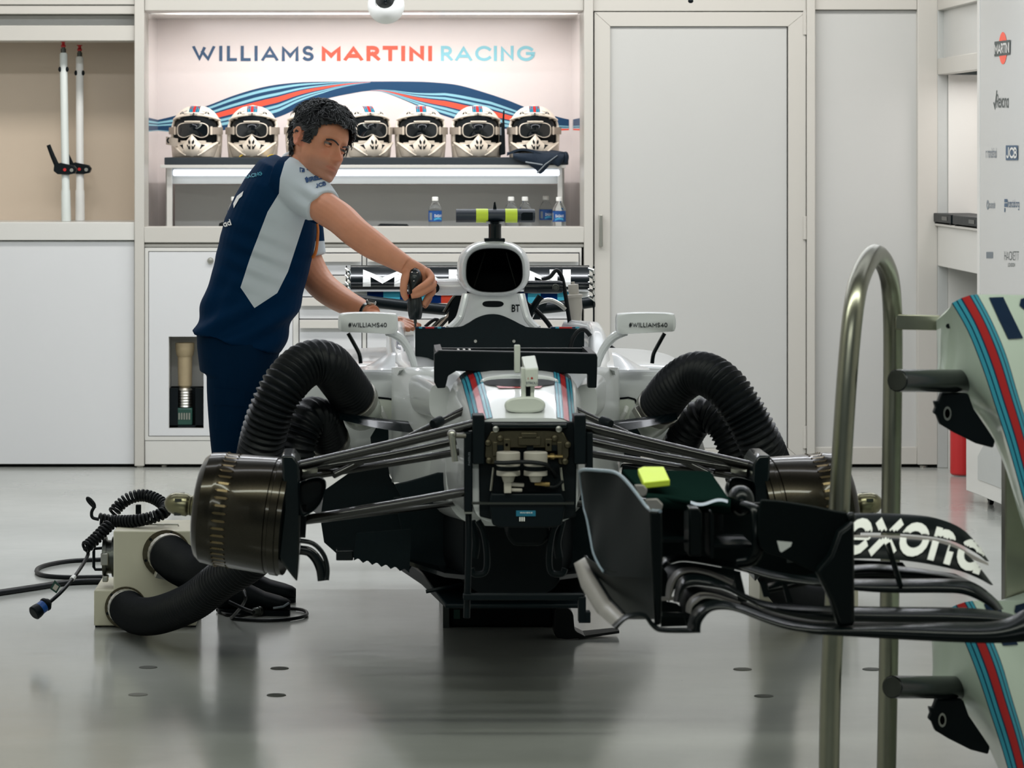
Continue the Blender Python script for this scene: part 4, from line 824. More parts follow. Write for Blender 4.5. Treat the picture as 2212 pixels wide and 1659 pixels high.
for sx in (-1, 1):                                         # legs of the hoop
    m2 = MB(); m2.tube([P(1066+sx*60, 636, 11.07), P(1066+sx*66, 662, 11.06), P(1066+sx*75, 690, 11.05), P(1066+sx*96, 711, 11.03)], [.012, .013, .015, .012], 10, k=4); cp('hoop_leg', m2, PAINT, pd)
yc = 11.12
mb = MB(); mb.loft([[Vector((x, yc-.034*math.cos(a*PI/10)*k, P(0, 466, yc).z+.0215*math.sin(a*PI/10)*k+.0)) for a in range(20)] for x, k in ((P(985, 0, yc).x, .96), (P(986, 0, yc).x, 1), (P(1154, 0, yc).x, 1), (P(1155, 0, yc).x, .96))]); tb_ = cp('camera_bar', mb, mat('bar_gloss', (26, 38, 50), .5, spec=.8), smooth=40)
for x0, x1 in ((1028, 1054), (1091, 1117)):
    m2 = MB(); m2.loft([[Vector((x, yc-.0352*math.cos(a*PI/10), P(0, 466, yc).z+.0226*math.sin(a*PI/10))) for a in range(20)] for x in (P(x0, 0, yc).x, P(x1, 0, yc).x)]); cp('neon_band', m2, NEON, tb_)
m2 = MB(); m2.ppoly([(1126, 462), (1130, 459), (1151, 459), (1151, 476), (1126, 476)], yc-.036, .02); cp('camera_window', m2, GLASSD, tb_)
m2 = MB(); m2.loft([sec(P(1069, 0, yc).x, yc, .021, P(0, y, yc).z, P(0, y, yc).z, 2, 16) if 0 else [Vector((P(1069, 0, yc).x+w_*math.cos(a*PI/10), yc+w_*1.3*math.sin(a*PI/10), P(0, y, yc).z)) for a in range(20)] for y, w_ in ((521, .021), (492, .0205), (484, .022), (478, .034))]); cp('camera_stem', m2, CARBON, tb_)
m2 = MB(); m2.pbox(1047, 515, 1091, 522, yc-.03, .07); cp('stem_plate', m2, BLACK, tb_, bevel=.002)
m2 = MB(); m2.ppoly([(1065, 452), (1067, 437), (1070, 436), (1073, 452)], yc, .012); cp('aerial_fin', m2, CARBON, tb_)
# camera pods on both flanks of the intake
mb = MB(); mb.tube([P(1008, 620, 11.4), P(945, 620, 11.4), P(932, 621, 11.4)], [.030, .029, .024], 16, flat=.95); lp = cp('camera_pod', mb, PAINT, smooth=60); lp['label'] = 'white camera pod'
m2 = MB(); m2.lathe(P(938, 622, 11.37), (0, -1, 0), [(0, .017), (.012, .017), (.014, .013), (.010, .012)], 20); cp('lens_ring', m2, BLACK, lp)
m2 = MB(); m2.lathe(P(938, 622, 11.362), (0, -1, 0), [(0, .012), (.003, .008), (.004, .001)], 16); cp('lens', m2, GLASSD, lp)
m2 = MB(); m2.pbox(932, 607, 944, 611, 11.36, .02); cp('red_tab', m2, DRED, lp)
mb = MB(); mb.tube([P(1132, 620, 11.4), P(1206, 620, 11.4), P(1215, 620, 11.4)], [.021, .021, .018], 16); rp = cp('camera_pod', mb, CARBON, smooth=60); rp['label'] = 'black camera pod'
m2 = MB(); m2.lathe(P(1200, 621, 11.37), (0, -1, 0), [(0, .012), (.010, .012), (.011, .009), (.008, .008)], 18); cp('lens_ring', m2, DSTEEL, rp)
# --- engine deck behind, pipes, catch bottle
mb = MB(); mb.loft([sec(CC, 11.6, .14, .85, 1.10, 2.6), sec(CC-.004, 12.4, .10, .80, 1.04, 2.4), sec(CC-.01, 13.1, .05, .75, .92, 2.2)]); cp('engine_cover', mb, BLACKM, smooth=60)
for pts, r, m in (([(1136, 655), (1160, 672), (1185, 700), (1198, 725)], .008, RUBBER), ([(1170, 604), (1188, 598), (1202, 584), (1214, 600), (1222, 640), (1232, 708)], .007, RUBBER), ([(945, 708), (962, 690), (984, 665), (992, 640)], .010, STEEL), ([(935, 708), (955, 690), (985, 680)], .008, DSTEEL), ([(960, 675), (975, 650), (990, 632)], .007, DSTEEL), ([(1270, 712), (1300, 735), (1340, 765), (1352, 780)], .007, RUBBER), ([(1160, 655), (1185, 648), (1205, 655), (1222, 668)], .008, STEEL), ([(1140, 690), (1150, 668), (1168, 640)], .012, CARBM), ([(918, 706), (940, 690), (958, 700)], .006, RUBBER)):
    mb = MB(); mb.tube([P(x, y, 11.75) for x, y in pts], r, 8, k=5); cp('engine_pipe', mb, m)
mb = MB(); zc = P(1241, 700, 12.0); mb.lathe(P(1245, 702, 12.0), (-.08, 0, 1), [(0, .010), (.012, .012), (.016, .018), (.06, .026), (.095, .026), (.097, .030), (.105, .030), (.107, .018), (.140, .018), (.142, .006), (.15, .006)], 22); bo = cp('catch_bottle', mb, MILK)
m2 = MB(); m2.lathe(P(1245, 702, 12.0), (.08, 0, -1), [(0, .011), (.015, .011)], 14); cp('blue_union', m2, BLUE, bo)
m2 = MB(); m2.lathe(P(1247, 712, 12.0), (.08, 0, -1), [(0, .0105), (.018, .0105)], 14); cp('yellow_union', m2, YELLOW, bo)
# --- rear wing
yr = 13.2; rw_ = bpy.data.objects.new('rear_wing', None); COL.objects.link(rw_); rw_.parent = car; rw_.location = (0, 0, 0)
rw_.location = Vector((.38, yr, .9))-Vector((CC, YA, 0))
def rg(u, v): return P(757+516*u, 573+51*v, yr+.10*(1-v)**1.5-.012*math.sin(PI*v))
mb = MB(); mb.grid(rg, 6, 10, (0, .012, -.004)); fl_ = cp('upper_flap', mb, CARBON, rw_, smooth=60)
mb = MB(); letter(mb, 'MARTINI', lambda u, v: rg((790+438*u-757)/516, (619-37*v-573)/51)+Vector((0, -.004, 0)), .27, .34, fit=True, xs=1.2, split=4); cp('lettering', mb, WHITEP, rw_, smooth=0)
mb = MB(); mb.pbox(757, 626, 1273, 629.5, yr-.02, .04); cp('gap_edge', mb, PAINT, rw_)
seg = [0, 1, 2, 1, 2, 1, 3, 1, 3, 1, 2, 1, 2, 0]
for i, k in enumerate(seg):
    ed = [758, 793, 828, 864, 892, 920, 953, 1016, 1079, 1112, 1140, 1168, 1204, 1239, 1272]; x0, x1 = ed[i], ed[i+1]; mb = MB(); mb.grid(lambda u, v: P(x0+(x1-x0)*u, 630+25*v, yr+.02-.05*v), 1, 3, (0, .02, 0)); cp('colour_block', mb, [WHITEP, mat('deep_blue_paint', (0, 46, 110), .3), mat('sky_paint', (90, 200, 224), .3), RED][k] if i < 4 or k in (3,) else [WHITEP, DBLU, SKYB, RED][k], rw_, smooth=0)
    if i == 3: DBLU = bpy.data.materials['deep_blue_paint']; SKYB = bpy.data.materials['sky_paint']
mb = MB(); mb.tube([P(757, 646, yr-.05), P(830, 655, yr-.06), P(900, 663, yr-.06), P(1015, 672, yr-.06), P(1130, 668, yr-.06), P(1200, 663, yr-.06), P(1283, 652, yr-.05)], .035, 14, flat=.62, k=4); cp('beam_wing', mb, CARBM, rw_, smooth=60)
for k, (xa, xb) in enumerate(((747, 758), (1273, 1284))):
    mb = MB(); mb.box(P(xa if k == 0 else xb-3, 574, yr-.1), P(xa+3 if k == 0 else xb, 735 if k else 660, yr-.08)); ep = cp('endplate', mb, CARBON, rw_, bevel=.002)
    for j in range(5):
        y0 = 580+15*j; m2 = MB(); m2.tube([P(xa+(1 if k == 0 else -1), y0, yr-.12), P(xa+(6 if k == 0 else 8), y0+4, yr-.13), P(xa+(10 if k == 0 else 12), y0+12, yr-.12)], [.008, .014, .004], 8, flat=.55); cp('louvre', m2, CHROME, ep)
for px in (1188,):
    m2 = MB(); m2.ppoly([(1150, 690), (1168, 655), (1182, 655), (1166, 690)], yr-.2, .02); cp('wing_pylon', m2, CARBM, rw_)
# --- side pods
def pod(side):
    out = sm([(600, 880), (614, 840), (652, 806), (702, 791), (775, 785), (870, 789), (935, 800), (962, 850), (960, 930), (950, 1010), (898, 1036), (856, 1044), (836, 1008), (790, 988), (735, 975), (680, 958), (636, 930), (606, 905)], 4, True)
    ring = [P(x, y, 10.5) for x, y in out]; c = sum(ring, Vector())/len(ring)
    def rr(dy, k, dx=0): return [Vector((c.x+(p.x-c.x)*k+dx, 10.5+dy, c.z+(p.z-c.z)*k)) for p in ring]
    mb = MB(); mb.loft([rr(-.05, .80), rr(-.045, .90), rr(-.02, .965), rr(.03, .995), rr(.12, 1.0), rr(.8, 1.0, .02), rr(1.5, .8, .10), rr(2.1, .45, .16)])
    return mb
pm = pod(0); pods = both('side_pod', pm, PAINT, smooth=70)
def flank(u, v):
    yb_ = 794+(1042-794)*v; x = 846+162*u; Yv = 10.36-.42*math.sin(PI*(.08+.60*u))*(.75+.25*math.sin(PI*v)); return P(x, yb_, Yv)
fk = MB(); fk.grid(flank, 26, 14, (0, .03, 0)); both('cockpit_flank', fk, PAINT, smooth=70)
du = MB(); q = sm([(806, 866), (852, 867), (866, 874), (869, 905), (862, 915), (808, 912)], 3, True); du.loft([[P(x, y, 10.425) for x, y in q], [P(836+(x-836)*1.05, 890+(y-890)*1.05, 10.44) for x, y in q], [P(836+(x-836)*1.05, 890+(y-890)*1.05, 10.47) for x, y in q]]); dps = both('duct_panel', du, PAINT2, smooth=50)
gp = MB(); q2 = [(836+(x-836)*1.12, 890+(y-890)*1.14) for x, y in q]; gp.tube([P(x, y, 10.446) for x, y in q2+q2[:1]], .003, 6); both('panel_gap', gp, BLACKM)
gp = MB(); gp.tube([P(822, 880, 10.425), P(826, 890, 10.41), P(834, 905, 10.42)], .007, 8, k=3); both('pull_tab', gp, WHITEP)
# flange on top and little blades
gp = MB(); gp.grid(lambda u, v: P(778+76*u, interp([(0, 800), (1, 800)], u)-(6+32*u*u*(3-2*u))*(1-v)-1, 10.30+.12*(1-v)), 12, 4, (0, .006, 0)); both('pod_flange', gp, PAINT, smooth=60)
gp = MB(); gp.grid(lambda u, v: P(862+72*u-4*v, 801-9*u+(10-8*u)*v-5*math.sin(PI*u), 10.18+.1*u+.03*v), 10, 3, (0, .01, 0)); both('winglet', gp, PAINT, smooth=60)
# mirrors
def mirror_unit(side):
    Ym = 10.15; q = sm([(732, 683), (740, 677), (790, 675), (848, 677), (858, 682), (860, 700), (859, 716), (852, 722), (830, 722), (780, 719), (740, 717), (732, 712), (730, 698)], 3, True)
    ring = [P(x, y, Ym) for x, y in q]; c = sum(ring, Vector())/len(ring)
    rr = lambda dy, k: [Vector((c.x+(p.x-c.x)*k, Ym+dy, c.z+(p.z-c.z)*k)) for p in ring]
    mb = MB(); mb.loft([rr(0, .93), rr(.004, .975), rr(.014, 1.0), rr(.05, 1.0), rr(.07, .96)])
    return mb
mm = mirror_unit(0)
Mo = both('mirror', mm, PAINT, smooth=60)
for k, o in enumerate(Mo):
    Ym = 10.149; f = (lambda v: v) if k == 0 else (lambda v: Vector((2*CC-v.x, v.y, v.z)))
    g = MB(); g.tube([f(P(x, y, Ym+.04+.02*i)) for i, (x, y) in enumerate(((838, 716), (862, 728), (880, 750), (890, 772), (896, 795)))], [.014, .010, .0075, .0075, .009], 10, k=4); cp('mirror_stalk', g, PAINT, o)
    g = MB(); g.tube([f(P(x, y, Ym+.06)) for x, y in ((752, 720), (766, 745), (776, 765), (779, 785))], .006, 8, k=4); cp('mirror_strut', g, CARBON, o)
    g = MB(); 
    x0 = 753 if k == 0 else 800+7500/Ym*(2*CC)-(835-800)-0
    if k == 0: letter(g, '#WILLIAMS40', lambda u, v: P(753+82*u, 707-10*v, Ym-.0015), .17, .28, fit=True)
    else:
        c = (730+860)/2; cr = 800+(2*CC)*F/Ym-(c-800); letter(g, '#WILLIAMS40', lambda u, v: P(cr-37+82*u, 707-10*v, Ym-.0015), .17, .28, fit=True)
    cp('lettering', g, BLACK, o, smooth=0)
# --- barge boards, floor and splitter
bb = MB(); bb.ppoly([(700, 1060), (760, 1018), (838, 1004), (842, 1030), (852, 1046), (880, 1060), (895, 1215), (884, 1232), (763, 1205), (726, 1195), (700, 1172), (692, 1120)], 10.28, .014); both('turning_vane', bb, CARBM, bevel=.003)
bb = MB(); bb.ppoly([(852, 1046), (880, 1040), (915, 1030), (946, 1021), (975, 1022), (1003, 1032), (1003, 1080), (872, 1084)], 9.75, .014); both('wave_board', bb, CARBM, bevel=.003)
bb = MB(); bb.ppoly([(850, 1075), (1003, 1068), (1006, 1240), (961, 1240), (885, 1216)], 10.1, .014); both('inner_vane', bb, CARBM, bevel=.003)
bb = MB(); teeth = []
for k in range(6): x = 884-20*k; teeth += [(x, 1238-4.4*k), (x-10, 1228-4.4*k)]
bb.ppoly([(770, 1152), (886, 1143), (889, 1146), (884, 1238)]+teeth[1:]+[(764, 1211)], 9.88, .006); both('serrated_board', bb, CARBM)
bb = MB(); bb.pbox(726, 1189, 763, 1211, 9.95, .08); both('floor_bracket', bb, CARBON, bevel=.003)
bb = MB(); bb.add([P(885, 1213, 10.0), P(961, 1238, 9.8), P(1010, 1243, 9.7), P(1010, 1225, 10.6), P(900, 1180, 10.9)], [(0, 1, 2, 3, 4)]); bb.prism(bb.v[:5], (0, 0, -.012)); both('floor_edge', bb, CARBON)
bb = MB(); bb.loft([[Vector((CC+hw*c, y, z)) for c, z in ((-1, z0), (1, z0), (1, z1), (-1, z1))] for y, hw, z0, z1 in ((9.72, .19, .268, .28), (10.3, .25, .262, .30), (12.4, .62, .27, .33))]); cp('floor_tray', bb, CARBM, bevel=.004)
bb = MB(); bb.loft([sec(CC, 9.75, .14, .30, .585, 4), sec(CC, 10.6, .26, .30, .50, 4)]); cp('keel', bb, BLACKM)
for k in range(2):
    bb = MB(); bb.tube([P(920+90*k, 1278+2*k, 9.9), P(1000+90*k, 1262, 9.9)], .006, 6) ; cp('tray_stay', bb, CARBM)
# horizontal vane and its fin by the pod
bb = MB(); bb.grid(lambda u, v: P(733+270*u, 892+24*math.sin(PI*.5*u)+(6+18*math.sin(PI*(.15+.6*u)))*v, 10.1-.05*v), 16, 3, (0, .008, 0)); hv = both('pod_vane', bb, CARBON, smooth=60)
bb = MB(); bb.ppoly([(839, 911), (840, 990), (806, 1000), (800, 945), (815, 920)], 10.2, .012); both('vane_fin', bb, CARBM)
# --- suspension
arms = [('wishbone', [(1034, 914, 8.99), (840, 962, 9.0), (648, 1006, 9.02)], .018, .75), ('pushrod', [(1004, 886, 9.28), (720, 1026, 9.08)], .010, 1), ('steering_arm', [(985, 953, 9.14), (830, 986, 9.12), (660, 1014, 9.10)], .013, .8), ('wishbone', [(1006, 974, 9.30), (820, 1004, 9.2), (648, 1032, 9.06)], .0125, .8), ('wishbone', [(1010, 1061, 8.99), (850, 1090, 9.0), (650, 1124, 9.03)], .020, .6), ('wishbone', [(1003, 1085, 9.75), (650, 1128, 9.09)], .013, .6), ('wishbone', [(1003, 930, 9.8), (650, 1008, 9.09)], .012, .6)]
ARM = mat('carbon_arm', (20, 19, 16), .2, coat=.4, noise=.2, nscale=100)
for nm, pts, r, fl in arms:
    g = MB(); g.tube([P(*p) for p in pts], r, 14, flat=fl, up=(0, 0, 1), k=3); both(nm, g, ARM, smooth=60)
g = MB(); g.lathe(P(935, 917, 9.17), P(960, 905, 9.20)-P(935, 917, 9.17), [(0, .012), (.006, .014), (.03, .014), (.034, .012)], 12); both('rod_joint', g, BLACK)
# --- brake drums with axle, slots and ducts
DRUM = mat('lacquered_carbon_drum', (46, 42, 34), .28, .92, noise=.5, nscale=220, coat=.35, stretch=(1, 3, 3))
AXLE = mat('axle_brass', (138, 134, 108), .3, 1., noise=.1)
for sd in (0, 1):
    f = (lambda q: q) if sd == 0 else mir
    o = P(430, 1094, 9.06); ax = Vector((.217, -.03, -.0235)).normalized()
    g = MB(); g.lathe(o, ax, [(.004, .04), (.002, .118), (.008, .132), (.022, .1435), (.05, .1475), (.058, .1475), (.06, .1465), (.098, .1475), (.10, .1485), (.196, .1525), (.198, .149), (.206, .149), (.208, .153), (.226, .154), (.228, .150), (.24, .150)], 72); drum = cp('brake_drum', f(g), DRUM, smooth=30)
    u = ax.orthogonal().normalized(); b = ax.cross(u); proto = None
    for k in range(46):
        a = 2*PI*k/46; rad = u*math.cos(a)+b*math.sin(a); tn = ax.cross(rad); c0 = o+ax*.079+rad*.1475
        g = MB(); R3 = [(-.018, 0), (-.013, .0032), (.013, .0032), (.018, 0)]
        pts = [c0+ax*t+tn*w_ + rad*.0035*(1 if abs(w_) < .003 else 0) for t, hwid in R3 for w_ in (-max(hwid, .0008), max(hwid, .0008))]
        lo = [p-rad*.003 for p in pts]; n_ = len(pts)
        g.add(pts+lo, [(0, 1, 3, 2), (2, 3, 5, 4), (4, 5, 7, 6), (0, 2, n_+2, n_), (2, 4, n_+4, n_+2), (4, 6, n_+6, n_+4), (1, n_+1, n_+3, 3), (3, n_+3, n_+5, 5), (5, n_+5, n_+7, 7), (0, n_, n_+1, 1), (6, 7, n_+7, n_+6)])
        cp('vent_slot', f(g), SLOTM if 'SLOTM' in globals() else globals().setdefault('SLOTM', mat('slot_edge', (116, 102, 76), .28, .95)), drum, smooth=0)
    g = MB(); g.lathe(o+ax*.006, -ax, [(0, .030), (.004, .030)]+[(.006+.003*i, .0255+.0016*(i % 2)) for i in range(9)]+[(.034, .027), (.038, .030), (.07, .029), (.084, .024), (.094, .014), (.098, .003)], 24); an = cp('axle', f(g), AXLE, smooth=40)
    for a in (0.3, 1.9, 3.4, 5.):
        rad = u*math.cos(a)+b*math.sin(a); g = MB(); c0 = o-ax*.052+rad*.0285; g.box(c0-Vector((.009, .005, .004)), c0+Vector((.009, .005, .004))); cp('locking_lug', f(g), DSTEEL, an)
    g = MB(); g.ppoly([(608, 984), (634, 984), (646, 1003), (650, 1100), (646, 1200), (642, 1258), (630, 1244), (600, 1205), (612, 1100)], 8.92, .22); cp('duct_plate', f(g), CARBON, bevel=.006)
    g = MB(); q = sm([(646, 1050), (660, 1036), (690, 1030), (704, 1040), (703, 1060), (692, 1088), (672, 1108), (650, 1112)], 4, True)
    c = (668, 1072); rr = lambda k, Y: [P(c[0]+(x-c[0])*k, c[1]+(y-c[1])*k, Y) for x, y in q]
    g.loft([rr(.70, 9.10), rr(.98, 8.92), rr(1.0, 8.86), rr(.96, 8.84), rr(.88, 8.85), rr(.7, 8.98)]); cp('brake_scoop', f(g), CARBON, smooth=60)
    g = MB(); g.tube([P(x, y, 8.98) for x, y in ((648, 1188), (668, 1192), (684, 1208), (694, 1230), (698, 1254))], [.012, .0145, .015, .014, .008], 10, flat=.45, k=4, up=(0, 1, 0)); g.tube([P(x, y, 8.95) for x, y in ((648, 1168), (676, 1174), (698, 1196), (707, 1225), (706, 1253))], .006, 8, k=4); cp('duct_fin', f(g), CARBON, smooth=60)
    g = MB(); g.tube([P(648, 1018, 9.02), P(680, 1012, 9.04)], .016, 10); cp('upright', f(g), STEEL)
    g = MB(); g.tube([P(618, 1110, 9.03), P(662, 1112, 9.03)], .06, 14); cp('hub_carrier', f(g), BLACKM)
# --- stand under the car and small black strap on the floor
stn = thing('car_stand', (CC+.02, 11.3, 0), 'low black stand carrying the car floor, dark box with side lips', 'stand')
a, b = P(970, 0, 11.28), P(1195, 0, 11.28)
mb = MB(); mb.box((a.x, 11.28, 0), (b.x, 11.9, .20)); build('body', mb, BLACKM, stn, bevel=.01)
mb = MB(); mb.box((a.x-.03, 11.2, .20), (b.x+.03, 11.95, .258)); build('top_pad', mb, RUBBER, stn, bevel=.006)
for x in (a.x-.02, b.x-.0): mb = MB(); mb.box((x, 11.27, 0.0), (x+.02, 11.9, .20)); build('side_plate', mb, DSTEEL, stn)
mb = MB(); mb.box((a.x+.015, 11.265, .03), (a.x+.035, 11.28, .06)); build('green_tab', mb, GREEN, stn)
stp = thing('floor_strap', (P(1215, 0, 11.03).x, 11.03, 0), 'black curved rubber foot with a long flat tail on the floor right of the stand', 'strap')
mb = MB(); mb.prism([P(x, y, 11.0) for x, y in sm([(1201, 1314), (1222, 1312), (1237, 1324), (1240, 1345), (1243, 1362), (1258, 1371), (1262, 1377), (1204, 1378), (1198, 1345)], 3, True)], (0, .12, 0)); mb.v = [Vector((v.x, v.y, max(.001, v.z))) for v in mb.v]; build('curved_foot', mb, RUBBER, stp, bevel=.004)
mb = MB(); p = P(1250, 1375, 11.05); mb.prism([(p.x, 11.0, .002), (p.x, 11.12, .002), (p.x+.13, 11.14, .012), (p.x+.13, 11.06, .012)], (0, 0, .008)); build('flat_tail', mb, RUBBER, stp)
# ================================================================== COOLING UNITS, HOSES, CABLES
def ribbed(pts, r, pitch=.0160, amp=.075, n=22):
    pts = [Vector(p) for p in sm(pts, 24)]; L = [0]
    for a, b in zip(pts, pts[1:]): L.append(L[-1]+(b-a).length)
    N = int(L[-1]/pitch*5); out = []; rad = []; j = 0
    for i in range(N+1):
        d = L[-1]*i/N
        while j < len(L)-2 and L[j+1] < d: j += 1
        t = (d-L[j])/max(1e-6, L[j+1]-L[j]); out.append(pts[j].lerp(pts[j+1], t)); rad.append(r*(1+amp*math.cos(2*PI*d/pitch)))
    mb = MB(); mb.tube(out, rad, n, True, up=(0, 1, 0)); return mb, out
def clamp(par, p, d, r, ang=0.):
    d = d.normalized(); g = MB(); g.lathe(p-d*.013, d, [(0, r), (.001, r*1.07), (.025, r*1.07), (.026, r), (.02, r*.98), (.004, r*.98)], 28); c = build('hose_clamp', g, STEEL, par)
    u = d.orthogonal().normalized(); u = Quaternion(d, ang) @ u; g = MB(); b = d.cross(u); q = p+u*r*1.12
    g.add([q+d*x+b*y+u*z for z in (-.006, .012) for x, y in ((-.012, -.022), (.012, -.022), (.012, .022), (-.012, .022))], [(0, 1, 2, 3), (7, 6, 5, 4), (0, 4, 5, 1), (1, 5, 6, 2), (2, 6, 7, 3), (3, 7, 4, 0)]); build('clamp_buckle', g, STEEL, c, bevel=.002)
def hose(label, px, r, a0=0., a1=0.):
    pts = [P(*p) for p in px]; mb, path = ribbed(pts, r)
    t = thing('cooling_hose', path[0], label, 'hose', None)
    build('ribbed_tube', mb, RUBBER, t, smooth=60)
    clamp(t, path[3], path[6]-path[0], r, a0); clamp(t, path[-4], path[-1]-path[-7], r*1.04, a1)
    d = (path[-1]-path[-7]).normalized(); g = MB(); g.tube([path[-1]-d*.004, path[-1]+d*.03, path[-1]+d*.05+Vector((0, .09, -.01))], [r*.97, r*.99, r*1.02], 24, k=3); build('duct_neck', g, PAINT2, t, smooth=60); return t
hose('upper black ribbed hose arching high over the left brake drum', [(362, 1196, 11.17), (396, 1222, 11.0), (450, 1236, 10.75), (515, 1185, 10.4), (545, 1085, 10.1), (560, 985, 9.95), (580, 905, 9.9), (612, 836, 9.9), (658, 789, 9.95), (704, 786, 10.0), (738, 822, 10.1), (768, 866, 10.2)], .0625, .5, 3.6)
hose('lower black ribbed hose looping from the unit\'s bottom outlet, small arch left', [(272, 1312, 11.17), (298, 1330, 11.0), (345, 1328, 10.8), (415, 1300, 10.6), (475, 1255, 10.45), (560, 1195, 10.3), (620, 1090, 10.15), (636, 985, 10.1), (648, 935, 10.1), (666, 903, 10.12), (692, 908, 10.18), (712, 955, 10.28)], .056, 1.5, 3.8)
hose('larger outer ribbed hose arching down behind the right brake drum', [(1704, 1174, 11.58), (1690, 1196, 11.35), (1672, 1180, 11.0), (1672, 1110, 10.5), (1672, 1045, 10.2), (1652, 978, 9.98), (1605, 888, 9.95), (1558, 828, 9.98), (1507, 806, 10.05), (1458, 834, 10.12), (1420, 884, 10.22)], .060, .5, 3.6)
hose('smaller inner ribbed hose tucked under the larger arch at the right', [(1790, 1284, 11.58), (1770, 1298, 11.3), (1700, 1280, 10.95), (1640, 1170, 10.55), (1612, 1060, 10.3), (1594, 985, 10.25), (1562, 918, 10.25), (1526, 895, 10.28), (1494, 918, 10.3), (1468, 966, 10.36)], .050, 1.5, 3.8)
UNIT = mat('cream_metal_case', (204, 200, 178), .45, noise=.06, nscale=8)
def unit(label, ox, flip, dy=0.):
    yu = 11.28; t = thing('cooling_unit', (P(313, 0, yu).x+ox, yu+.16+dy, 0), label, 'cooling unit', None)
    tx = lambda v: Vector((v.x+ox, v.y+dy, v.z)) if not flip else Vector((-(v.x-P(313, 0, yu).x)+P(313, 0, yu).x+ox, v.y+dy, v.z))
    def b_(name, g, m, par=None, **k):
        g.v = [tx(v) for v in g.v]; return build(name, g, m, par or t, **k)
    A = lambda x, y, d=0: P(x, y, yu)+Vector((0, d, 0))
    g = MB(); g.prism([A(245, 1147), A(424, 1147), A(424, 1352), A(203, 1352), A(203, 1275), A(245, 1275)], (0, .34, 0)); cs_ = b_('case', g, UNIT, bevel=.004)
    for x in (205, 412):
        for d in (.01, .29): g = MB(); a = A(x, 1350, d); g.box((a.x, yu+d, 0), (a.x+.016, yu+d+.03, a.z)); b_('foot', g, BLACK)
    for cx, cy in ((360, 1196), (272, 1312)):
        g = MB(); g.lathe(A(cx, cy), (0, -1, 0), [(0, .078 if cy < 1250 else .068), (.012, .078 if cy < 1250 else .068), (.012, .05), (.05, .05)], 32); fg = b_('flange', g, GUN)
        for k in range(6):
            a = 2*PI*k/6+.3; rr = .070 if cy < 1250 else .061; g = MB(); p = A(cx, cy)+Vector((rr*math.cos(a), -.012, rr*math.sin(a))); g.lathe(p, (0, -1, 0), [(0, .005), (.003, .005)], 8); b_('flange_bolt', g, BLACK, fg)
    c = A(245, 1212, .12); g = MB(); g.lathe(c, (-1, 0, 0), [(0, .066), (.012, .066), (.012, .055), (.03, .055), (.03, .066), (.042, .066), (.045, .04)], 32); sf = b_('side_coupling', g, DSTEEL)
    g = MB(); g.box(c+Vector((-.045, -.075, -.02)), c+Vector((-.02, -.062, .02))); g.box(c+Vector((-.04, -.07, -.075)), c+Vector((-.022, -.03, -.055))); b_('coupling_latch', g, STEEL, sf, bevel=.003)
    g = MB(); g.tube([c+Vector((-.044, -.03, .032)), c+Vector((-.068, -.03, .030)), c+Vector((-.071, -.03, .02)), c+Vector((-.071, -.03, -.03)), c+Vector((-.066, -.03, -.038)), c+Vector((-.044, -.03, -.038))], .005, 8); b_('handle', g, BLACK, sf)
    g = MB(); a = A(300, 1147, .14); g.tube([a, a+Vector((0, 0, .006)), a+Vector((.12, 0, .006)), a+Vector((.12, 0, 0))], .003, 6); g.box(a+Vector((.05, -.006, .003)), a+Vector((.075, .006, .008))); b_('lid_wire', g, STEEL, cs_)
    return t
unit('cream cooling unit with two hose flanges on the floor at the left', 0, False)
unit('cream cooling unit hidden behind the front wing at the right', P(1748, 0, 11.7).x-P(313, 0, 11.28).x, True, .42)
# coiled lead on top of the left unit
def coil(path, R_, r, turns_per_m, n=7):
    pts = [Vector(p) for p in sm(path, 30)]; L = 0; out = []; u = Vector((0, 1, 0)); acc = 0
    for i in range(len(pts)-1):
        d = (pts[i+1]-pts[i]); ln = d.length; d.normalize(); u = (u-d*u.dot(d)).normalized(); b = d.cross(u); K = 10
        for k in range(K):
            ph = 2*PI*turns_per_m*(L+ln*k/K); out.append(pts[i]+d*ln*k/K+u*R_*math.cos(ph)+b*R_*math.sin(ph))
        L += ln
    dec = [out[0]]
    for p in out[1:]:
        if (p-dec[-1]).length > r*.9: dec.append(p)
    mb = MB(); mb.tube(dec, r, n, up=(0, 1, 0)); return mb
cl = thing('coiled_lead', P(290, 1140, 11.4), 'black coiled lead lying over the left cooling unit, ending in a blue plug', 'cable')
Yk = 11.42
g = coil([P(214, 1121, Yk), P(250, 1126, Yk), P(300, 1124, Yk-.05), P(345, 1112, Yk-.06), P(358, 1098, Yk-.02), P(340, 1080, Yk+.02), P(310, 1070, Yk+.05), P(280, 1076, Yk+.06), P(258, 1092, Yk+.06), P(245, 1108, Yk+.05)], .0165, .0052, 78); build('coil', g, RUBBER, cl, smooth=60)
g = coil([P(238, 1132, Yk-.04), P(220, 1150, Yk-.06), P(200, 1170, Yk-.08), P(183, 1184, Yk-.1)], .0165, .0052, 78); build('coil', g, RUBBER, cl, smooth=60)
g = MB(); g.tube([P(x, y, Yk) for x, y in ((214, 1122), (200, 1118), (198, 1106), (204, 1092), (196, 1080), (189, 1076), (192, 1084), (206, 1098))], .0055, 8, k=5); g.tube([P(183, 1186, Yk-.1), P(190, 1198, Yk-.1), P(168, 1236, 11.05), P(135, 1276, 10.9), P(106, 1302, 10.84)], .006, 8, k=5); build('straight_lead', g, RUBBER, cl, smooth=60)
g = MB(); g.tube([P(160, 1246, 11.0), P(155, 1252, 10.98)], .008, 8); build('white_sleeve', g, WHITEP, cl)
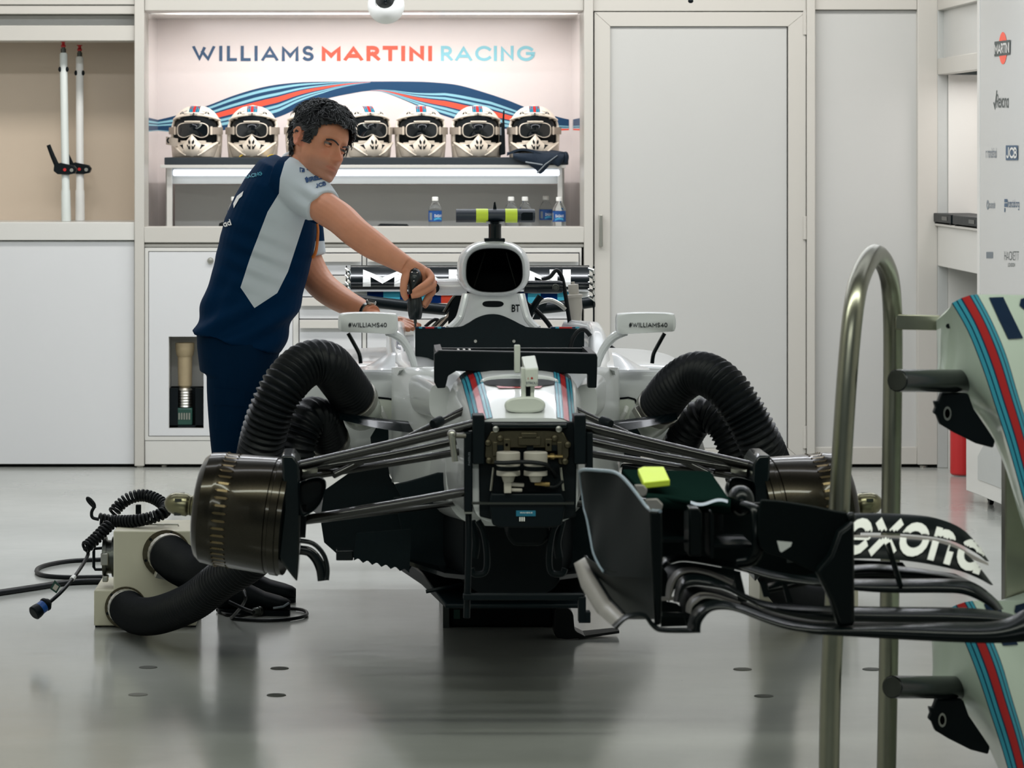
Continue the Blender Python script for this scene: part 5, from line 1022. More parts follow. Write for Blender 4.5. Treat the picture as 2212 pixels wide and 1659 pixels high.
g = MB(); g.prism([P(108, 1272, 10.9), P(118, 1253, 10.9), P(131, 1266, 10.9), P(122, 1282, 10.9)], (0, .003, 0)); ft = build('green_tag', g, GREEN, cl); g = MB(); g.prism([P(113, 1271, 10.898), P(119, 1261, 10.898), P(127, 1267, 10.898), P(121, 1277, 10.898)], (0, .001, 0)); build('tag_paper', g, MILK, ft)
p0, p1 = P(106, 1300, 10.84), P(72, 1326, 10.80); p1.z = max(p1.z, .024); d = (p1-p0); g = MB(); g.lathe(p0, d, [(0, .012), (.012, .022), (.018, .022), (.018, .020), (.021, .020)], 16); g.lathe(p0+d*.62, d, [(0, .021), (.012, .023), (d.length*.38-.004, .023), (d.length*.38, .018)], 16); build('plug', g, BLACK, cl)
g = MB(); g.lathe(p0+d*.34, d, [(0, .020), (d.length*.28, .020)], 16); build('blue_collar', g, BLUE, cl)
g = MB(); a = P(298, 1110, 11.5); g.prism([a+Vector((-.008, 0, -.03)), a+Vector((.010, 0, -.03)), a+Vector((.010, 0, .03)), a+Vector((-.008, 0, .03))], (0, .02, 0)); build('strain_relief', g, BLACK, cl, bevel=.003)
# cables on the floor
def onfloor(px, py, r): Y = F*(CH-r)/(py-YH); p = P(px, py, Y); return Vector((p.x, p.y, r))
fc = MB(); fc.tube([onfloor(x, y, .011) for x, y in ((-140, 1300), (0, 1280), (80, 1268), (150, 1258), (230, 1256), (300, 1262))], .011, 8, k=6); fo = build('power_cable', fc, RUBBER, smooth=60); tag(fo, 'thick black cable running in from the left edge to the cooling unit', 'cable')
fc = MB(); fc.tube([onfloor(x, y, .008) for x, y in ((232, 1208), (150, 1212), (95, 1222), (79, 1233), (95, 1243), (150, 1247), (235, 1246))], .008, 8, k=6); tag(build('floor_lead', fc, RUBBER, smooth=60), 'black lead making a flat loop on the floor left of the cooling unit', 'cable')
fc = MB(); fc.tube([onfloor(x, y, .007) for x, y in ((470, 1318), (490, 1300), (520, 1306), (545, 1322), (500, 1334), (560, 1340), (620, 1338), (660, 1330), (655, 1318), (610, 1314), (560, 1318), (500, 1328), (480, 1322))], .006, 8, k=6)
fc2 = thing('cable_bundle', onfloor(560, 1325, 0), 'black cable bundle with a grey connector on the floor under the drum', 'cable'); build('loop', fc, RUBBER, fc2, smooth=60)
fc = MB(); fc.tube([onfloor(500, 1335, .01), P(530, 1296, 11.0), P(520, 1262, 11.1), P(510, 1240, 11.2)], .005, 8, k=5); fc.tube([P(495, 1300, 10.9), P(530, 1316, 10.85), P(548, 1322, 10.8)], .006, 8, k=4); build('loose_wire', fc, RUBBER, fc2, smooth=60)
g = MB(); a, b = onfloor(545, 1322, .018), onfloor(570, 1318, .02); g.lathe(a, b-a, [(0, .010), (.006, .014), (.022, .014), (.024, .017), (.034, .017)], 14); build('connector', g, DSTEEL, fc2)
# ================================================================== THE MECHANIC
man = thing('person', (P(505, 0, 11.7).x, 11.7, 0), 'person in navy and white team shirt leaning over the car with a screwdriver', 'person')
SKIN = mat('skin', (204, 140, 108), .48, noise=.10, nscale=35, bump=.15, bscale=300, spec=.4); LIPS = mat('lip_skin', (176, 104, 92), .45); STUB = mat('shaven_skin', (172, 122, 98), .5, noise=.15, nscale=500)
def skin_tone(m):
    nt = m.node_tree; b = nt.nodes['Principled BSDF']; src = b.inputs['Base Color'].links[0].from_socket; a = nt.nodes.new('ShaderNodeAttribute'); a.attribute_name = 'tone'; sp = nt.nodes.new('ShaderNodeSeparateColor'); nt.links.new(a.outputs['Color'], sp.inputs[0])
    for k, c, f in ((1, (150, 112, 96), .55), (2, (206, 112, 90), .5), (0, (168, 96, 84), .5)):
        mu = nt.nodes.new('ShaderNodeMath'); mu.operation = 'MULTIPLY'; mu.inputs[1].default_value = f; nt.links.new(sp.outputs[k], mu.inputs[0])
        mx = nt.nodes.new('ShaderNodeMix'); mx.data_type = 'RGBA'; mx.inputs[7].default_value = lin(c)+(1,); nt.links.new(mu.outputs[0], mx.inputs[0]); nt.links.new(src, mx.inputs[6]); src = mx.outputs[2]
    nt.links.new(src, b.inputs['Base Color'])
skin_tone(SKIN)
for m_ in (SKIN, LIPS, STUB):
    b_ = m_.node_tree.nodes['Principled BSDF']; b_.inputs['Subsurface Weight'].default_value = .12; b_.inputs['Subsurface Radius'].default_value = (.01, .004, .002)
def fuse(mb, voxel, it=4, fac=.5):
    me = bpy.data.meshes.new('tmp'); me.from_pydata(mb.v, [], mb.f); me.update()
    bm = bmesh.new(); bm.from_mesh(me); bmesh.ops.recalc_face_normals(bm, faces=bm.faces); bm.to_mesh(me); bm.free()
    o = bpy.data.objects.new('tmp', me); COL.objects.link(o)
    r = o.modifiers.new('r', 'REMESH'); r.mode = 'VOXEL'; r.voxel_size = voxel; r.adaptivity = 0
    s = o.modifiers.new('s', 'SMOOTH'); s.factor = fac; s.iterations = it
    dg = bpy.context.evaluated_depsgraph_get(); me2 = bpy.data.meshes.new_from_object(o.evaluated_get(dg))
    out = MB(); out.v = [v.co.copy() for v in me2.vertices]; out.f = [tuple(p.vertices) for p in me2.polygons]; out.m = [0]*len(out.f)
    bpy.data.objects.remove(o); bpy.data.meshes.remove(me); bpy.data.meshes.remove(me2); return out
# --- head frame: l to his left, f forwards, u up
th_, ro = math.radians(45), math.radians(20)
f0, l0, u0 = Vector((math.sin(th_), -math.cos(th_), 0)), Vector((math.cos(th_), math.sin(th_), 0)), Vector((0, 0, 1))
hl = l0*math.cos(ro)-u0*math.sin(ro); hu = u0*math.cos(ro)+l0*math.sin(ro); hf = f0
pt_ = math.radians(-4); hf, hu = hf*math.cos(pt_)+hu*math.sin(pt_), hu*math.cos(pt_)-hf*math.sin(pt_)
HO = P(727, 318, 11.47)-hf*.082
def HW(x, y, z): return HO+hl*x*1.03+hf*y*1.03+hu*z*1.03
def HLOC(p): d = p-HO; return d.dot(hl)/1.03, d.dot(hf)/1.03, d.dot(hu)/1.03
wz = [(-.124, .012), (-.118, .024), (-.108, .037), (-.095, .049), (-.078, .059), (-.055, .067), (-.025, .073), (.01, .0765), (.04, .077), (.07, .071), (.095, .057), (.112, .040), (.122, .022), (.127, .004)]
yfz = [(-.124, .068), (-.118, .079), (-.108, .086), (-.092, .084), (-.072, .089), (-.05, .089), (-.025, .086), (.0, .082), (.022, .088), (.045, .088), (.07, .079), (.095, .060), (.112, .036), (.122, .012), (.127, -.015)]
ybz = [(-.124, .04), (-.11, .02), (-.09, -.02), (-.06, -.062), (-.03, -.085), (.0, -.098), (.04, -.103), (.07, -.097), (.095, -.080), (.112, -.060), (.122, -.04), (.127, -.025)]
G = lambda x, s: math.exp(-(x/s)**2)
def head_pt(z, a, off=0., feat=True):
    w = interp(wz, z)+off; yf = interp(yfz, z)+off; yb_ = interp(ybz, z)-off; cy = (yf+yb_)/2+.012*0; h = (yf-yb_)/2
    c, s = math.cos(a), math.sin(a); e = 2/2.25 if s > 0 else 2/2.1
    x = w*math.copysign(abs(c)**e, c); y = cy+h*math.copysign(abs(s)**e, s)
    if feat and s > 0:
        ax = abs(x)
        nz = interp([(-.056, 0), (-.050, .014), (-.044, .032), (-.036, .036), (-.02, .026), (0, .014), (.014, .005), (.026, 0)], z); wn = interp([(-.05, .0135), (-.036, .0115), (0, .008), (.026, .009)], z)
        y += nz*G(x, wn)+.010*G(ax-.0135, .006)*G(z+.043, .007)
        y -= .013*G(ax-.032, .015)*G(z-.0, .0115); y += .0055*G(ax-.028, .022)*G(z-.023, .009); y += .005*G(ax-.047, .016)*G(z+.026, .016)
        y += .0065*G(x, .020)*G(z+.0665, .0055)+.0065*G(x, .019)*G(z+.079, .006)-.0055*G(x, .024)*G(z+.0725, .0028)-.003*G(x, .02)*G(z+.090, .006)+.006*G(x, .018)*G(z+.108, .010)
        y -= .003*G(ax-.042, .014)*G(z+.06, .02)
    return x, y, z
zs_ = [-.124+.251*(i/84) for i in range(85)]; NA = 110
skin = MB(); skin.loft([[HW(*head_pt(z, 2*PI*j/NA)) for j in range(NA)] for z in zs_])
for sx in (-1, 1):                                         # ears
    q = []; ear = sm([(-.004, .024), (-.018, .026), (-.027, .016), (-.026, .0), (-.017, -.018), (-.006, -.030), (.001, -.026), (.002, -.008), (.003, .010)], 4, True)
    skin.loft([[HW(sx*(.071+dx), -.006+(y+.012)*k*1.1-.014-.5*max(0, dx), .004+z*k*1.12) for y, z in ear] for dx, k in ((-.006, .80), (.006, .92), (.015, 1.02), (.019, .95), (.013, .72), (.008, .45))])
sh_c = P(632, 385, 11.62)
skin.tube([HW(0, -.035, -.03), HW(0, -.030, -.075), HW(0, -.02, -.105), P(648, 362, 11.60), P(632, 392, 11.64)], [.060, .057, .056, .062, .08], 24, k=4)
torso_ = [((594, 333), (660, 366), .085), ((560, 345), (676, 398), .19), ((530, 383), (684, 446), .215), ((508, 421), (686, 484), .215), ((485, 473), (680, 532), .20), ((469, 538), (668, 585), .185), ((451, 615), (652, 648), .18), ((428, 682), (626, 718), .185)]
def tring(a, b, hy, Y=11.70, n=36, k=1.0, e=2.5):
    A, Bq = P(*a, Y), P(*b, Y); c = (A+Bq)/2; uu = (Bq-A)/2*k; out = []
    for j in range(n):
        t = 2*PI*j/n; cc, ss = math.cos(t), math.sin(t); out.append(c+uu*math.copysign(abs(cc)**(2/e), cc)+Vector((0, hy*k*math.copysign(abs(ss)**(2/e), ss), 0)))
    return out
skin.loft([tring(a, b, h, k=.86) for a, b, h in torso_])
ra = [(640, 392, 11.56, .062), (697, 446, 11.42, .055), (735, 472, 11.36, .053), (768, 502, 11.30, .050), (805, 529, 11.26, .047), (845, 554, 11.22, .037), (878, 574, 11.20, .030)]
la = [(640, 500, 11.88, .062), (662, 562, 11.88, .055), (692, 613, 11.84, .051), (735, 646, 11.74, .045), (778, 667, 11.62, .035), (806, 678, 11.55, .029)]
def limb(mb, L, n=20, k=4, grow=0.):
    q = sm([(P(x, y, Y).x, Y, P(x, y, Y).z, r+grow) for x, y, Y, r in L], k); mb.tube([v[:3] for v in q], [v[3] for v in q], n)
limb(skin, ra); limb(skin, la)
skin.ell(P(766, 492, 11.29), (.03, .03, .03))
# right hand closed around the driver
DY = 11.19
skin.tube([P(876, 573, 11.20), P(890, 581, 11.205), P(908, 592, 11.225), P(920, 604, 11.235)], [.029, .032, .036, .030], 16, flat=.8, k=3, up=(0, 1, 0))
skin.tube([P(900, 585, 11.235), P(910, 612, 11.245), P(914, 628, 11.24)], [.030, .030, .022], 14, flat=.7, k=3, up=(0, 1, 0))
rfing = [[(921, 584, 11.215, .0125), (932, 600, 11.19, .0125), (920, 613, 11.163, .0115), (905, 623, 11.152, .0105), (892, 632, 11.153, .0090)], [(926, 596, 11.23, .0125), (936, 615, 11.205, .0125), (922, 627, 11.168, .0112), (904, 636, 11.155, .0105), (888, 640, 11.156, .0088)],
         [(926, 606, 11.245, .012), (935, 628, 11.222, .0118), (925, 641, 11.20, .0108), (918, 652, 11.192, .0098), (914, 660, 11.19, .0085)], [(921, 614, 11.255, .011), (928, 640, 11.245, .0105), (922, 655, 11.232, .0095), (916, 664, 11.225, .008)], [(884, 582, 11.20, .016), (876, 598, 11.178, .0145), (872, 618, 11.166, .0125), (873, 636, 11.168, .0115), (879, 648, 11.17, .0085)]]
for L in rfing: limb(skin, L, 12, 4)
# left hand resting flat beside the driver tip
skin.tube([P(800, 676, 11.56), P(822, 683, 11.50), P(848, 691, 11.44), P(868, 696, 11.40)], [.028, .036, .040, .034], 16, flat=.42, k=3, up=(0, .2, 1))
lfing = [[(862, 690, 11.45, .0115), (880, 694, 11.42, .0105), (894, 699, 11.40, .0098), (908, 704, 11.38, .008)], [(864, 694, 11.42, .0115), (880, 699, 11.38, .0105), (893, 704, 11.35, .0098), (903, 708, 11.33, .008)], [(864, 699, 11.39, .0112), (876, 703, 11.34, .0105), (886, 707, 11.31, .0095), (893, 711, 11.29, .008)], [(860, 702, 11.37, .0105), (870, 706, 11.32, .0095), (878, 710, 11.29, .009), (884, 713, 11.27, .0075)], [(838, 690, 11.40, .0135), (856, 703, 11.33, .012), (870, 709, 11.29, .0105), (879, 711, 11.27, .0085)]]
for L in lfing: limb(skin, L, 12, 4)
legs = [[(520, 745, 11.62, .105), (505, 830, 11.6, .088), (497, 930, 11.6, .066), (498, 1030, 11.62, .052), (500, 1150, 11.66, .048), (500, 1255, 11.68, .042)], [(520, 745, 11.80, .105), (520, 830, 11.82, .088), (515, 930, 11.84, .066), (520, 1030, 11.86, .052), (525, 1150, 11.88, .048), (528, 1250, 11.9, .042)]]
for L in legs: limb(skin, L, 18, 4, -.012)
skin.ell(P(518, 735, 11.71), (.125, .165, .12), nu=24, nv=16)
body = fuse(skin, .0034, 2)
bo_ = build('body', body, SKIN, man, smooth=180, fix=False); hbv = body.bvh()
at_r = bo_.data.color_attributes.new('tone', 'FLOAT_COLOR', 'POINT')
for i, v in enumerate(body.v):
    x, y, z = HLOC(v); lip = stub = red = 0.
    if abs(x) < .10 and -.14 < z < .05 and y > -.03:
        lip = max(.75*G(max(0, abs(z+.0722)-.0065*max(0, 1-(x/.027)**2)), .0022)*G(max(0, abs(x)-.017), .004), 1.8*G(z+.0725, .0018)*G(max(0, abs(x)-.020), .004)) if y > .06 else 0  # lip colour plus a dark line painted into the mouth crease
        stub = max(0, min(1, (y-.005)/.04))*max(0, min(1, (-.044-z)/.022))*(1-.6*lip)
        red = .5*G(x, .016)*G(z+.034, .018)*(1 if y > .08 else 0)+.5*G(abs(x)-.04, .016)*G(z+.03, .016)*(1 if y > .05 else 0)+.6*(1 if abs(x) > .072 and abs(z) < .04 and y < .01 else 0)
    at_r.data[i].color = (lip, stub, red, 1)
# eyes, lids, brows
EYEW = mat('shaded_eye_white', (120, 108, 99), .3); IRIS = mat('eye_dark', (30, 22, 18), .2); HAIR = mat('dark_grey_hair', (34, 36, 38), .5, noise=.3, nscale=60); HAIRG = mat('grey_hair', (72, 74, 75), .5)  # eye whites darkened: shade in the sockets is put into the colour
for sx in (-1, 1):
    c = Vector((sx*.032, .0680, .0005)); g = MB(); g.ell(HW(*c), (.0128, .0128, .0128), nu=20, nv=14); e = build('eye', g, EYEW, man, smooth=180)
    gz = (hf*.93+hl*.30-hu*.02).normalized(); g = MB(); o = HW(*c); g.lathe(o+gz*.0112, gz, [(0, .0086), (.0012, .0078), (.0019, .003), (.002, .0003)], 18); build('iris', g, IRIS, e)
    for nm, z0, z1 in (('upper_lid', .22, 1.35), ('lower_lid', -1.2, -.34)):
        g = MB(); g.grid(lambda p, q: HW(c.x+.0140*math.cos(z0+(z1-z0)*q)*math.sin(-1.25+2.5*p)*1.12, c.y+.0142*math.cos(z0+(z1-z0)*q)*math.cos(-1.25+2.5*p), c.z+.0138*math.sin(z0+(z1-z0)*q)), 14, 8); build(nm, g, SKIN, e, smooth=180)
    g = MB(); g.tube([HW(sx*x, y, z) for x, y, z in ((.010, .0970, .0045), (.024, .0950, .0105), (.038, .0890, .0125), (.051, .0775, .0075))], [.0026, .0038, .0034, .0010], 8, flat=.9, k=4); build('eyebrow', g, HAIR, man, smooth=180)
# hair: cap plus curls
def hairline(x, y):                                        # lowest height covered with hair at this place on the head
    return interp([(-.11, -.064), (-.05, -.064), (-.040, -.04), (-.035, .020), (.004, .024), (.009, .0), (.014, -.016), (.032, -.014), (.042, .002), (.054, .034), (.064, .056), (.10, .068)], y)
g = MB(); nz_, na_ = 56, 90; V = []; ok = []
rh = random.Random(3)
for i in range(nz_+1):
    z = -.07+.197*i/nz_
    for j in range(na_):
        a = 2*PI*j/na_; x, y, _ = head_pt(z, a, 0, False); th2 = .006+.010*max(0, min(1, (z+.02)/.10))+.004*math.sin(9*a+40*z)+.003*math.sin(17*a-60*z)
        x, y, zz = head_pt(z, a, th2, False); V.append(HW(x, y, zz+th2*max(0, (z-.05)/.077))); ok.append(z > hairline(x, y)-.004)
F_ = []
for i in range(nz_):
    for j in range(na_):
        q = (i*na_+j, i*na_+(j+1) % na_, (i+1)*na_+(j+1) % na_, (i+1)*na_+j)
        if sum(ok[k] for k in q) >= 3: F_.append(q)
F_.append(tuple(nz_*na_+j for j in range(na_)))
g.add(V, F_)
for t in range(2600):
    z = rh.uniform(-.06, .125); a = rh.uniform(0, 2*PI); x, y, zz = head_pt(z, a, .008+.009*max(0, min(1, (z+.02)/.1)), False)
    if z < hairline(x, y)+.004: continue
    if abs(x) > .05 and z < .045 and -.05 < y < .016: continue
    lift = .010*max(0, min(1, (z-.0)/.08)); root = Vector((x, y, zz+.014*max(0, (z-.05)/.077))); nrm = Vector((x, y-.0, max(0, z)*1.2)).normalized()
    wv = 1.1*math.sin(38*x+25*y+7*z)+.9*math.sin(55*z-30*x+20*y); flow = Vector((.55*math.sin(wv)+rh.uniform(-.2, .2), (-.7 if z < .05 else .75*math.cos(wv))+rh.uniform(-.2, .2), (-.8 if z < .04 else -.1)+rh.uniform(-.2, .2))); flow = (flow-nrm*flow.dot(nrm)).normalized(); sd = nrm.cross(flow)
    Ls = rh.uniform(.018, .036)*(1.15 if z > .06 else .8); cu = (.7*math.sin(60*x-40*y)+rh.uniform(-.35, .35))*(1.5 if z > .05 else .4); pts = []
    for k in range(6):
        s = k/5; p = root+flow*Ls*s*math.cos(cu*s*1.3)+sd*Ls*s*math.sin(cu*s*1.6)+nrm*(lift*math.sin(PI*min(1, s*.85))+.001); pts.append(HW(*p))
    g.mi = 1 if (rh.random() < (.30 if (y > .035 and z < .08 and z > .0) or z > .06 else .10)) else 0
    g.tube(pts, [rh.uniform(.0018, .0032), .0005], 5)
hair = build('hair', g, [HAIR, HAIRG], man, smooth=180, fix=False)
# --- shirt
sh_ = MB(); sh_.loft([tring(a, b, h) for a, b, h in torso_]+[tring((417, 714), (606, 762), .19)])
SL = [(606, 388, 11.56, .080), (640, 396, 11.53, .088), (668, 420, 11.48, .078), (699, 448, 11.415, .0635)]
limb(sh_, SL, 26, 5); limb(sh_, [(620, 430, 11.84, .09), (645, 480, 11.87, .082), (662, 540, 11.88, .066), (667, 558, 11.88, .062)], 22, 5)
for (x, y, Y, nx, r) in ():
    pass
shirt = fuse(sh_, .0050, 4)
def shirt_fold(v):                                        # soft creases running from the armpit and across the waist
    px = 800+v.x*F/v.y; py = YH+(CH-v.z)*F/v.y; d = 0
    d += .005*math.sin((px*.5+py*.9)/9)*G(py-700, 55); d += .0045*math.sin((py-.4*px)/7)*G(px-560, 60)*G(py-560, 70); d += .004*math.sin((py*.8-px*.6)/6.5)*G(px-665, 28)*G(py-425, 28); d += .003*math.sin((px+py*.5)/8)*G(px-470, 45)*G(py-640, 60)
    return d*1.7
sbv0 = shirt.bvh(); 
nv_ = [Vector() for _ in shirt.v]
for f in shirt.f:
    n = (shirt.v[f[1]]-shirt.v[f[0]]).cross(shirt.v[f[2]]-shirt.v[f[0]])
    for k in f: nv_[k] += n
shirt.v = [v+n.normalized()*shirt_fold(v) if n.length else v for v, n in zip(shirt.v, nv_)]
def shirt_material():
    m = mat('team_shirt', (0, 44, 78), .75, bump=.25, bscale=700); nt = m.node_tree; b = nt.nodes['Principled BSDF']; N = nt.nodes.new; L = nt.links.new
    b.inputs['Specular IOR Level'].default_value = .06
    tc = N('ShaderNodeTexCoord'); sp = N('ShaderNodeSeparateXYZ'); L(tc.outputs['Object'], sp.inputs[0]); org = wloc(man)
    def M(op, a, c): n = N('ShaderNodeMath'); n.operation = op; [L(q, n.inputs[i]) if hasattr(q, 'links') else setattr(n.inputs[i], 'default_value', q) for i, q in enumerate((a, c))]; return n.outputs[0]
    def conv(pts, Y):
        W = [(P(x, y, Y)-org) for x, y in pts]; cx = sum(p.x for p in W)/len(W); cz = sum(p.z for p in W)/len(W); out = None
        for p, q in zip(W, W[1:]+W[:1]):
            nx, nz = -(q.z-p.z), (q.x-p.x)
            if nx*(cx-p.x)+nz*(cz-p.z) < 0: nx, nz = -nx, -nz
            t = M('GREATER_THAN', M('ADD', M('MULTIPLY', sp.outputs[0], nx), M('MULTIPLY', sp.outputs[2], nz)), nx*p.x+nz*p.z); out = t if out is None else M('MULTIPLY', out, t)
        return out
    near = M('LESS_THAN', sp.outputs[1], 11.64-org.y); far = M('GREATER_THAN', sp.outputs[1], 11.80-org.y)
    slv = conv([(646, 318), (615, 350), (605, 385), (602, 425), (640, 475), (790, 475), (760, 330)], 11.47)
    pan = conv([(603, 418), (672, 430), (657, 480), (622, 587), (599, 633), (550, 665), (517, 617), (541, 555), (566, 478)], 11.53)
    fs = conv([(640, 520), (640, 600), (720, 600), (720, 520)], 11.88)
    w_ = M('MAXIMUM', M('MULTIPLY', M('MAXIMUM', slv, pan), near), M('MULTIPLY', fs, far))
    mx = N('ShaderNodeMix'); mx.data_type = 'RGBA'; mx.inputs[6].default_value = lin((0, 36, 66))+(1,); mx.inputs[7].default_value = lin((200, 208, 212))+(1,); L(w_, mx.inputs[0]); L(mx.outputs[2], b.inputs['Base Color'])
    return m
so = build('shirt', shirt, shirt_material(), man, smooth=180, fix=False)
sc_ = caster(shirt.bvh(), .0022)
def sdec(name, m, draw): g = MB(); draw(g); return build(name, g, m, so, smooth=0) if g.f else None
def ang_text(g, text, x0, y0, x1, y1, h, th=.18, track=.22):
    d = Vector((x1-x0, y1-y0)); n = Vector((d.y, -d.x)).normalized(); letter(g, text, lambda u, v: sc_(x0+d.x*u+n.x*h*v, y0+d.y*u+n.y*h*v), th, track, fit=True, split=2)
sdec('lettering', TEAL, lambda g: ang_text(g, 'RACING', 532, 387, 567, 379, 8))
sdec('lettering', WHITEP, lambda g: ang_text(g, 'ad', 486, 491, 501, 486, 13, .2))
sdec('back_print', WHITEP, lambda g: (quad(g, [(513, 424), (527, 413), (524, 424), (516, 431)], sc_), quad(g, [(505, 440), (513, 424), (517, 431), (506, 450)], sc_)))
LOGOB = mat('sleeve_print', (30, 70, 116), .6)
def slogo(g):
    for q in ([(647, 363), (649, 362), (650, 372), (648, 373)], [(648, 362), (658, 365), (657, 367), (648, 364)], [(652, 368), (658, 366), (658, 372), (652, 373)]): quad(g, q, sc_)
    ang_text(g, 'avanade', 662, 368, 684, 373, 5, .2); ang_text(g, 'PIRELL', 662, 395, 698, 387, 10, .26); quad(g, [(658, 386), (663, 382), (668, 392), (663, 396)], sc_); ang_text(g, 'JCB', 684, 407, 704, 401, 9, .24)
sdec('sleeve_logos', LOGOB, slogo)
g = MB(); ce_ = P(647, 366, 11.61); axn = (HW(0, -.03, -.06)-P(636, 388, 11.63)).normalized(); u = axn.orthogonal().normalized(); b = axn.cross(u); g.tube([ce_-axn*.004+u*.060*math.cos(t*PI/14)+b*.062*math.sin(t*PI/14) for t in range(29)], .012, 10); build('collar', g, mat('white_cloth', (206, 210, 212), .8), so, smooth=180)
g = MB(); g.tube([P(684, 478, 11.60), P(687, 500, 11.6), P(683, 540, 11.62), P(676, 556, 11.64)], [.004, .006, .006, .003], 8, k=3); build('front_print', g, mat('orange_print', (214, 120, 50), .6), so)
# --- trousers with pocket, shoes, belt line
tr_ = MB()
for L in legs: limb(tr_, L, 24, 5, .004)
tr_.loft([tring((424, 700), (612, 735), .17), tring((426, 750), (596, 790), .18), tring((432, 800), (582, 830), .185)], True)
trs = fuse(tr_, .0055, 5)
TROU = mat('navy_trousers', (2, 30, 54), .8, spec=.06, noise=.08, nscale=20, bump=.3, bscale=60)
to = build('trousers', trs, TROU, man, smooth=180, fix=False); tcst = caster(trs.bvh(), .003)
g = MB(); g.grid(lambda u, v: tcst(462+66*u, 838+36*v+4*u) or P(462+66*u, 838+36*v, 11.55), 12, 8, (0, .004, 0)); build('cargo_flap', g, TROU, to, smooth=60)
g = MB(); g.grid(lambda u, v: (tcst(466+60*u, 872+55*v) or P(466+60*u, 872+55*v, 11.55))+Vector((0, .002, 0)), 10, 8, (0, .004, 0)); build('cargo_pocket', g, TROU, to, smooth=60)
for k, (hx, tx_, Y) in enumerate(((470, 628, 11.62), (480, 640, 11.95))):
    g = MB(); a, b = P(hx, 0, Y).x, P(tx_, 0, Y).x; S_ = []
    for t, hw, h in ((0, .020, .05), (.04, .034, .085), (.15, .040, .10), (.3, .040, .105), (.45, .042, .085), (.65, .047, .062), (.85, .045, .05), (.95, .034, .042), (1, .014, .034)): S_.append([Vector((a+(b-a)*t, Y+hw*math.copysign(abs(math.cos(q*PI/12))**.8, math.cos(q*PI/12))-.05*t*t, .016+h/2+(h/2-.002)*math.sin(q*PI/12))) for q in range(24)])
    g.loft(S_); so_ = build('shoe', g, BLACKM, man, smooth=60)
    g = MB(); g.loft([[Vector((v.x, v.y, z)) for v in [Vector((a+(b-a)*(.5+.5*math.cos(q*PI/14)), Y-.05*(.5+.5*math.cos(q*PI/14))**2+.045*math.sin(q*PI/14), 0)) for q in range(28)]] for z in (.001, .018)]); build('sole', g, BLACK, so_)
    if k == 0:
        g = MB(); g.tube([P(590, 0, Y-.09).xy.to_3d()+Vector((0, 0, .03)), P(612, 0, Y-.09).xy.to_3d()+Vector((0, 0, .035)), P(624, 0, Y-.075).xy.to_3d()+Vector((0, 0, .045))], .004, 6); build('sole_stripe', g, GREYT, so_)
# --- watch on the left wrist, screwdriver in the right hand
g = MB(); wc_ = P(797, 675, 11.575); wd = (P(812, 681, 11.53)-P(785, 669, 11.61)).normalized(); g.lathe(wc_-wd*.011, wd, [(0, .031), (.002, .034), (.020, .034), (.022, .031)], 26); wt = thing('wristwatch', wc_, 'silver wristwatch worn on the person\'s left wrist', 'watch'); build('bracelet', g, DSTEEL, wt, smooth=50)
q = wc_+Vector((.006, -.012, .031)); g = MB(); g.lathe(q, Vector((.25, -.25, 1)), [(0, .017), (.006, .018), (.009, .016), (.0095, .001)], 24); wcs = build('watch_case', g, STEEL, wt)
g = MB(); g.lathe(q+Vector((.25, -.25, 1)).normalized()*.0096, Vector((.25, -.25, 1)), [(0, .014), (.0006, .014)], 24); build('dial', g, GLASSD, wcs)
sd = thing('screwdriver', P(897, 702, DY), 'black cordless screwdriver held upright in the person\'s right hand', 'tool')
top, tip = P(895, 580, DY), P(897, 690, DY); ax = tip-top; Lh = ax.length; g = MB(); g.lathe(top, ax, [(-.004, .004), (Lh*.02, .015), (Lh*.08, .0215), (Lh*.16, .0258), (Lh*.24, .0255), (Lh*.36, .0215), (Lh*.46, .0205), (Lh*.56, .0215), (Lh*.68, .0250), (Lh*.80, .0248), (Lh*.90, .0225), (Lh*.97, .0205), (Lh, .0175)], 28)
DRIV = mat('driver_housing', (8, 20, 22), .35, coat=.3); build('handle', g, DRIV, sd, smooth=50)
g = MB(); g.lathe(tip, ax, [(0, .0055), (.012, .0055), (.013, .0035), (.026, .003)], 12); build('bit_holder', g, DSTEEL, sd)
for dx, dz in ((-5.5, 588), (6, 589), (-1, 607)):
    g = MB(); p = P(895+dx, dz, DY-.0255); g.ell(p, (.0030, .004, .0026)); build('housing_screw', g, CHROME, sd)
g = MB(); p = P(880, 640, DY-.012); g.box(p-Vector((.005, .006, .006)), p+Vector((.005, .006, .006))); build('red_switch', g, REDP, sd, bevel=.002)
# ================================================================== RACK WITH SPARE NOSES AND THE SPARE FRONT WING
rk = thing('nose_rack', (P(1880, 0, 7.5).x, 7.5, 0), 'brushed steel hoop rack standing in the right foreground, carrying spare noses', 'rack')
n_, f_ = 7.85, 8.40
def pz0(px, Y): v = P(px, 0, Y); return Vector((v.x, Y, 0))
def at_(px, py, Y): return P(px, py, Y)
g = MB(); g.tube([pz0(1789, n_), at_(1794, 1500, n_), at_(1806, 1250, n_), at_(1818, 1000, n_), at_(1831, 800, n_), at_(1845, 660, 7.88), at_(1862, 590, 7.98), at_(1890, 549, 8.13), at_(1915, 580, 8.26), at_(1926, 640, 8.36), at_(1929, 760, f_), at_(1926, 1000, f_), at_(1920, 1400, f_), pz0(1914, f_)], [.0215]*14+[], 20, k=0) if 0 else None
pth = sm([pz0(1789, n_), at_(1794, 1500, n_), at_(1806, 1250, n_), at_(1818, 1000, n_), at_(1831, 800, n_), at_(1845, 660, 7.88), at_(1862, 590, 7.98), at_(1890, 549, 8.13), at_(1915, 580, 8.26), at_(1926, 640, 8.36), at_(1929, 760, f_), at_(1926, 1000, f_), at_(1920, 1400, f_), pz0(1914, f_)], 8)
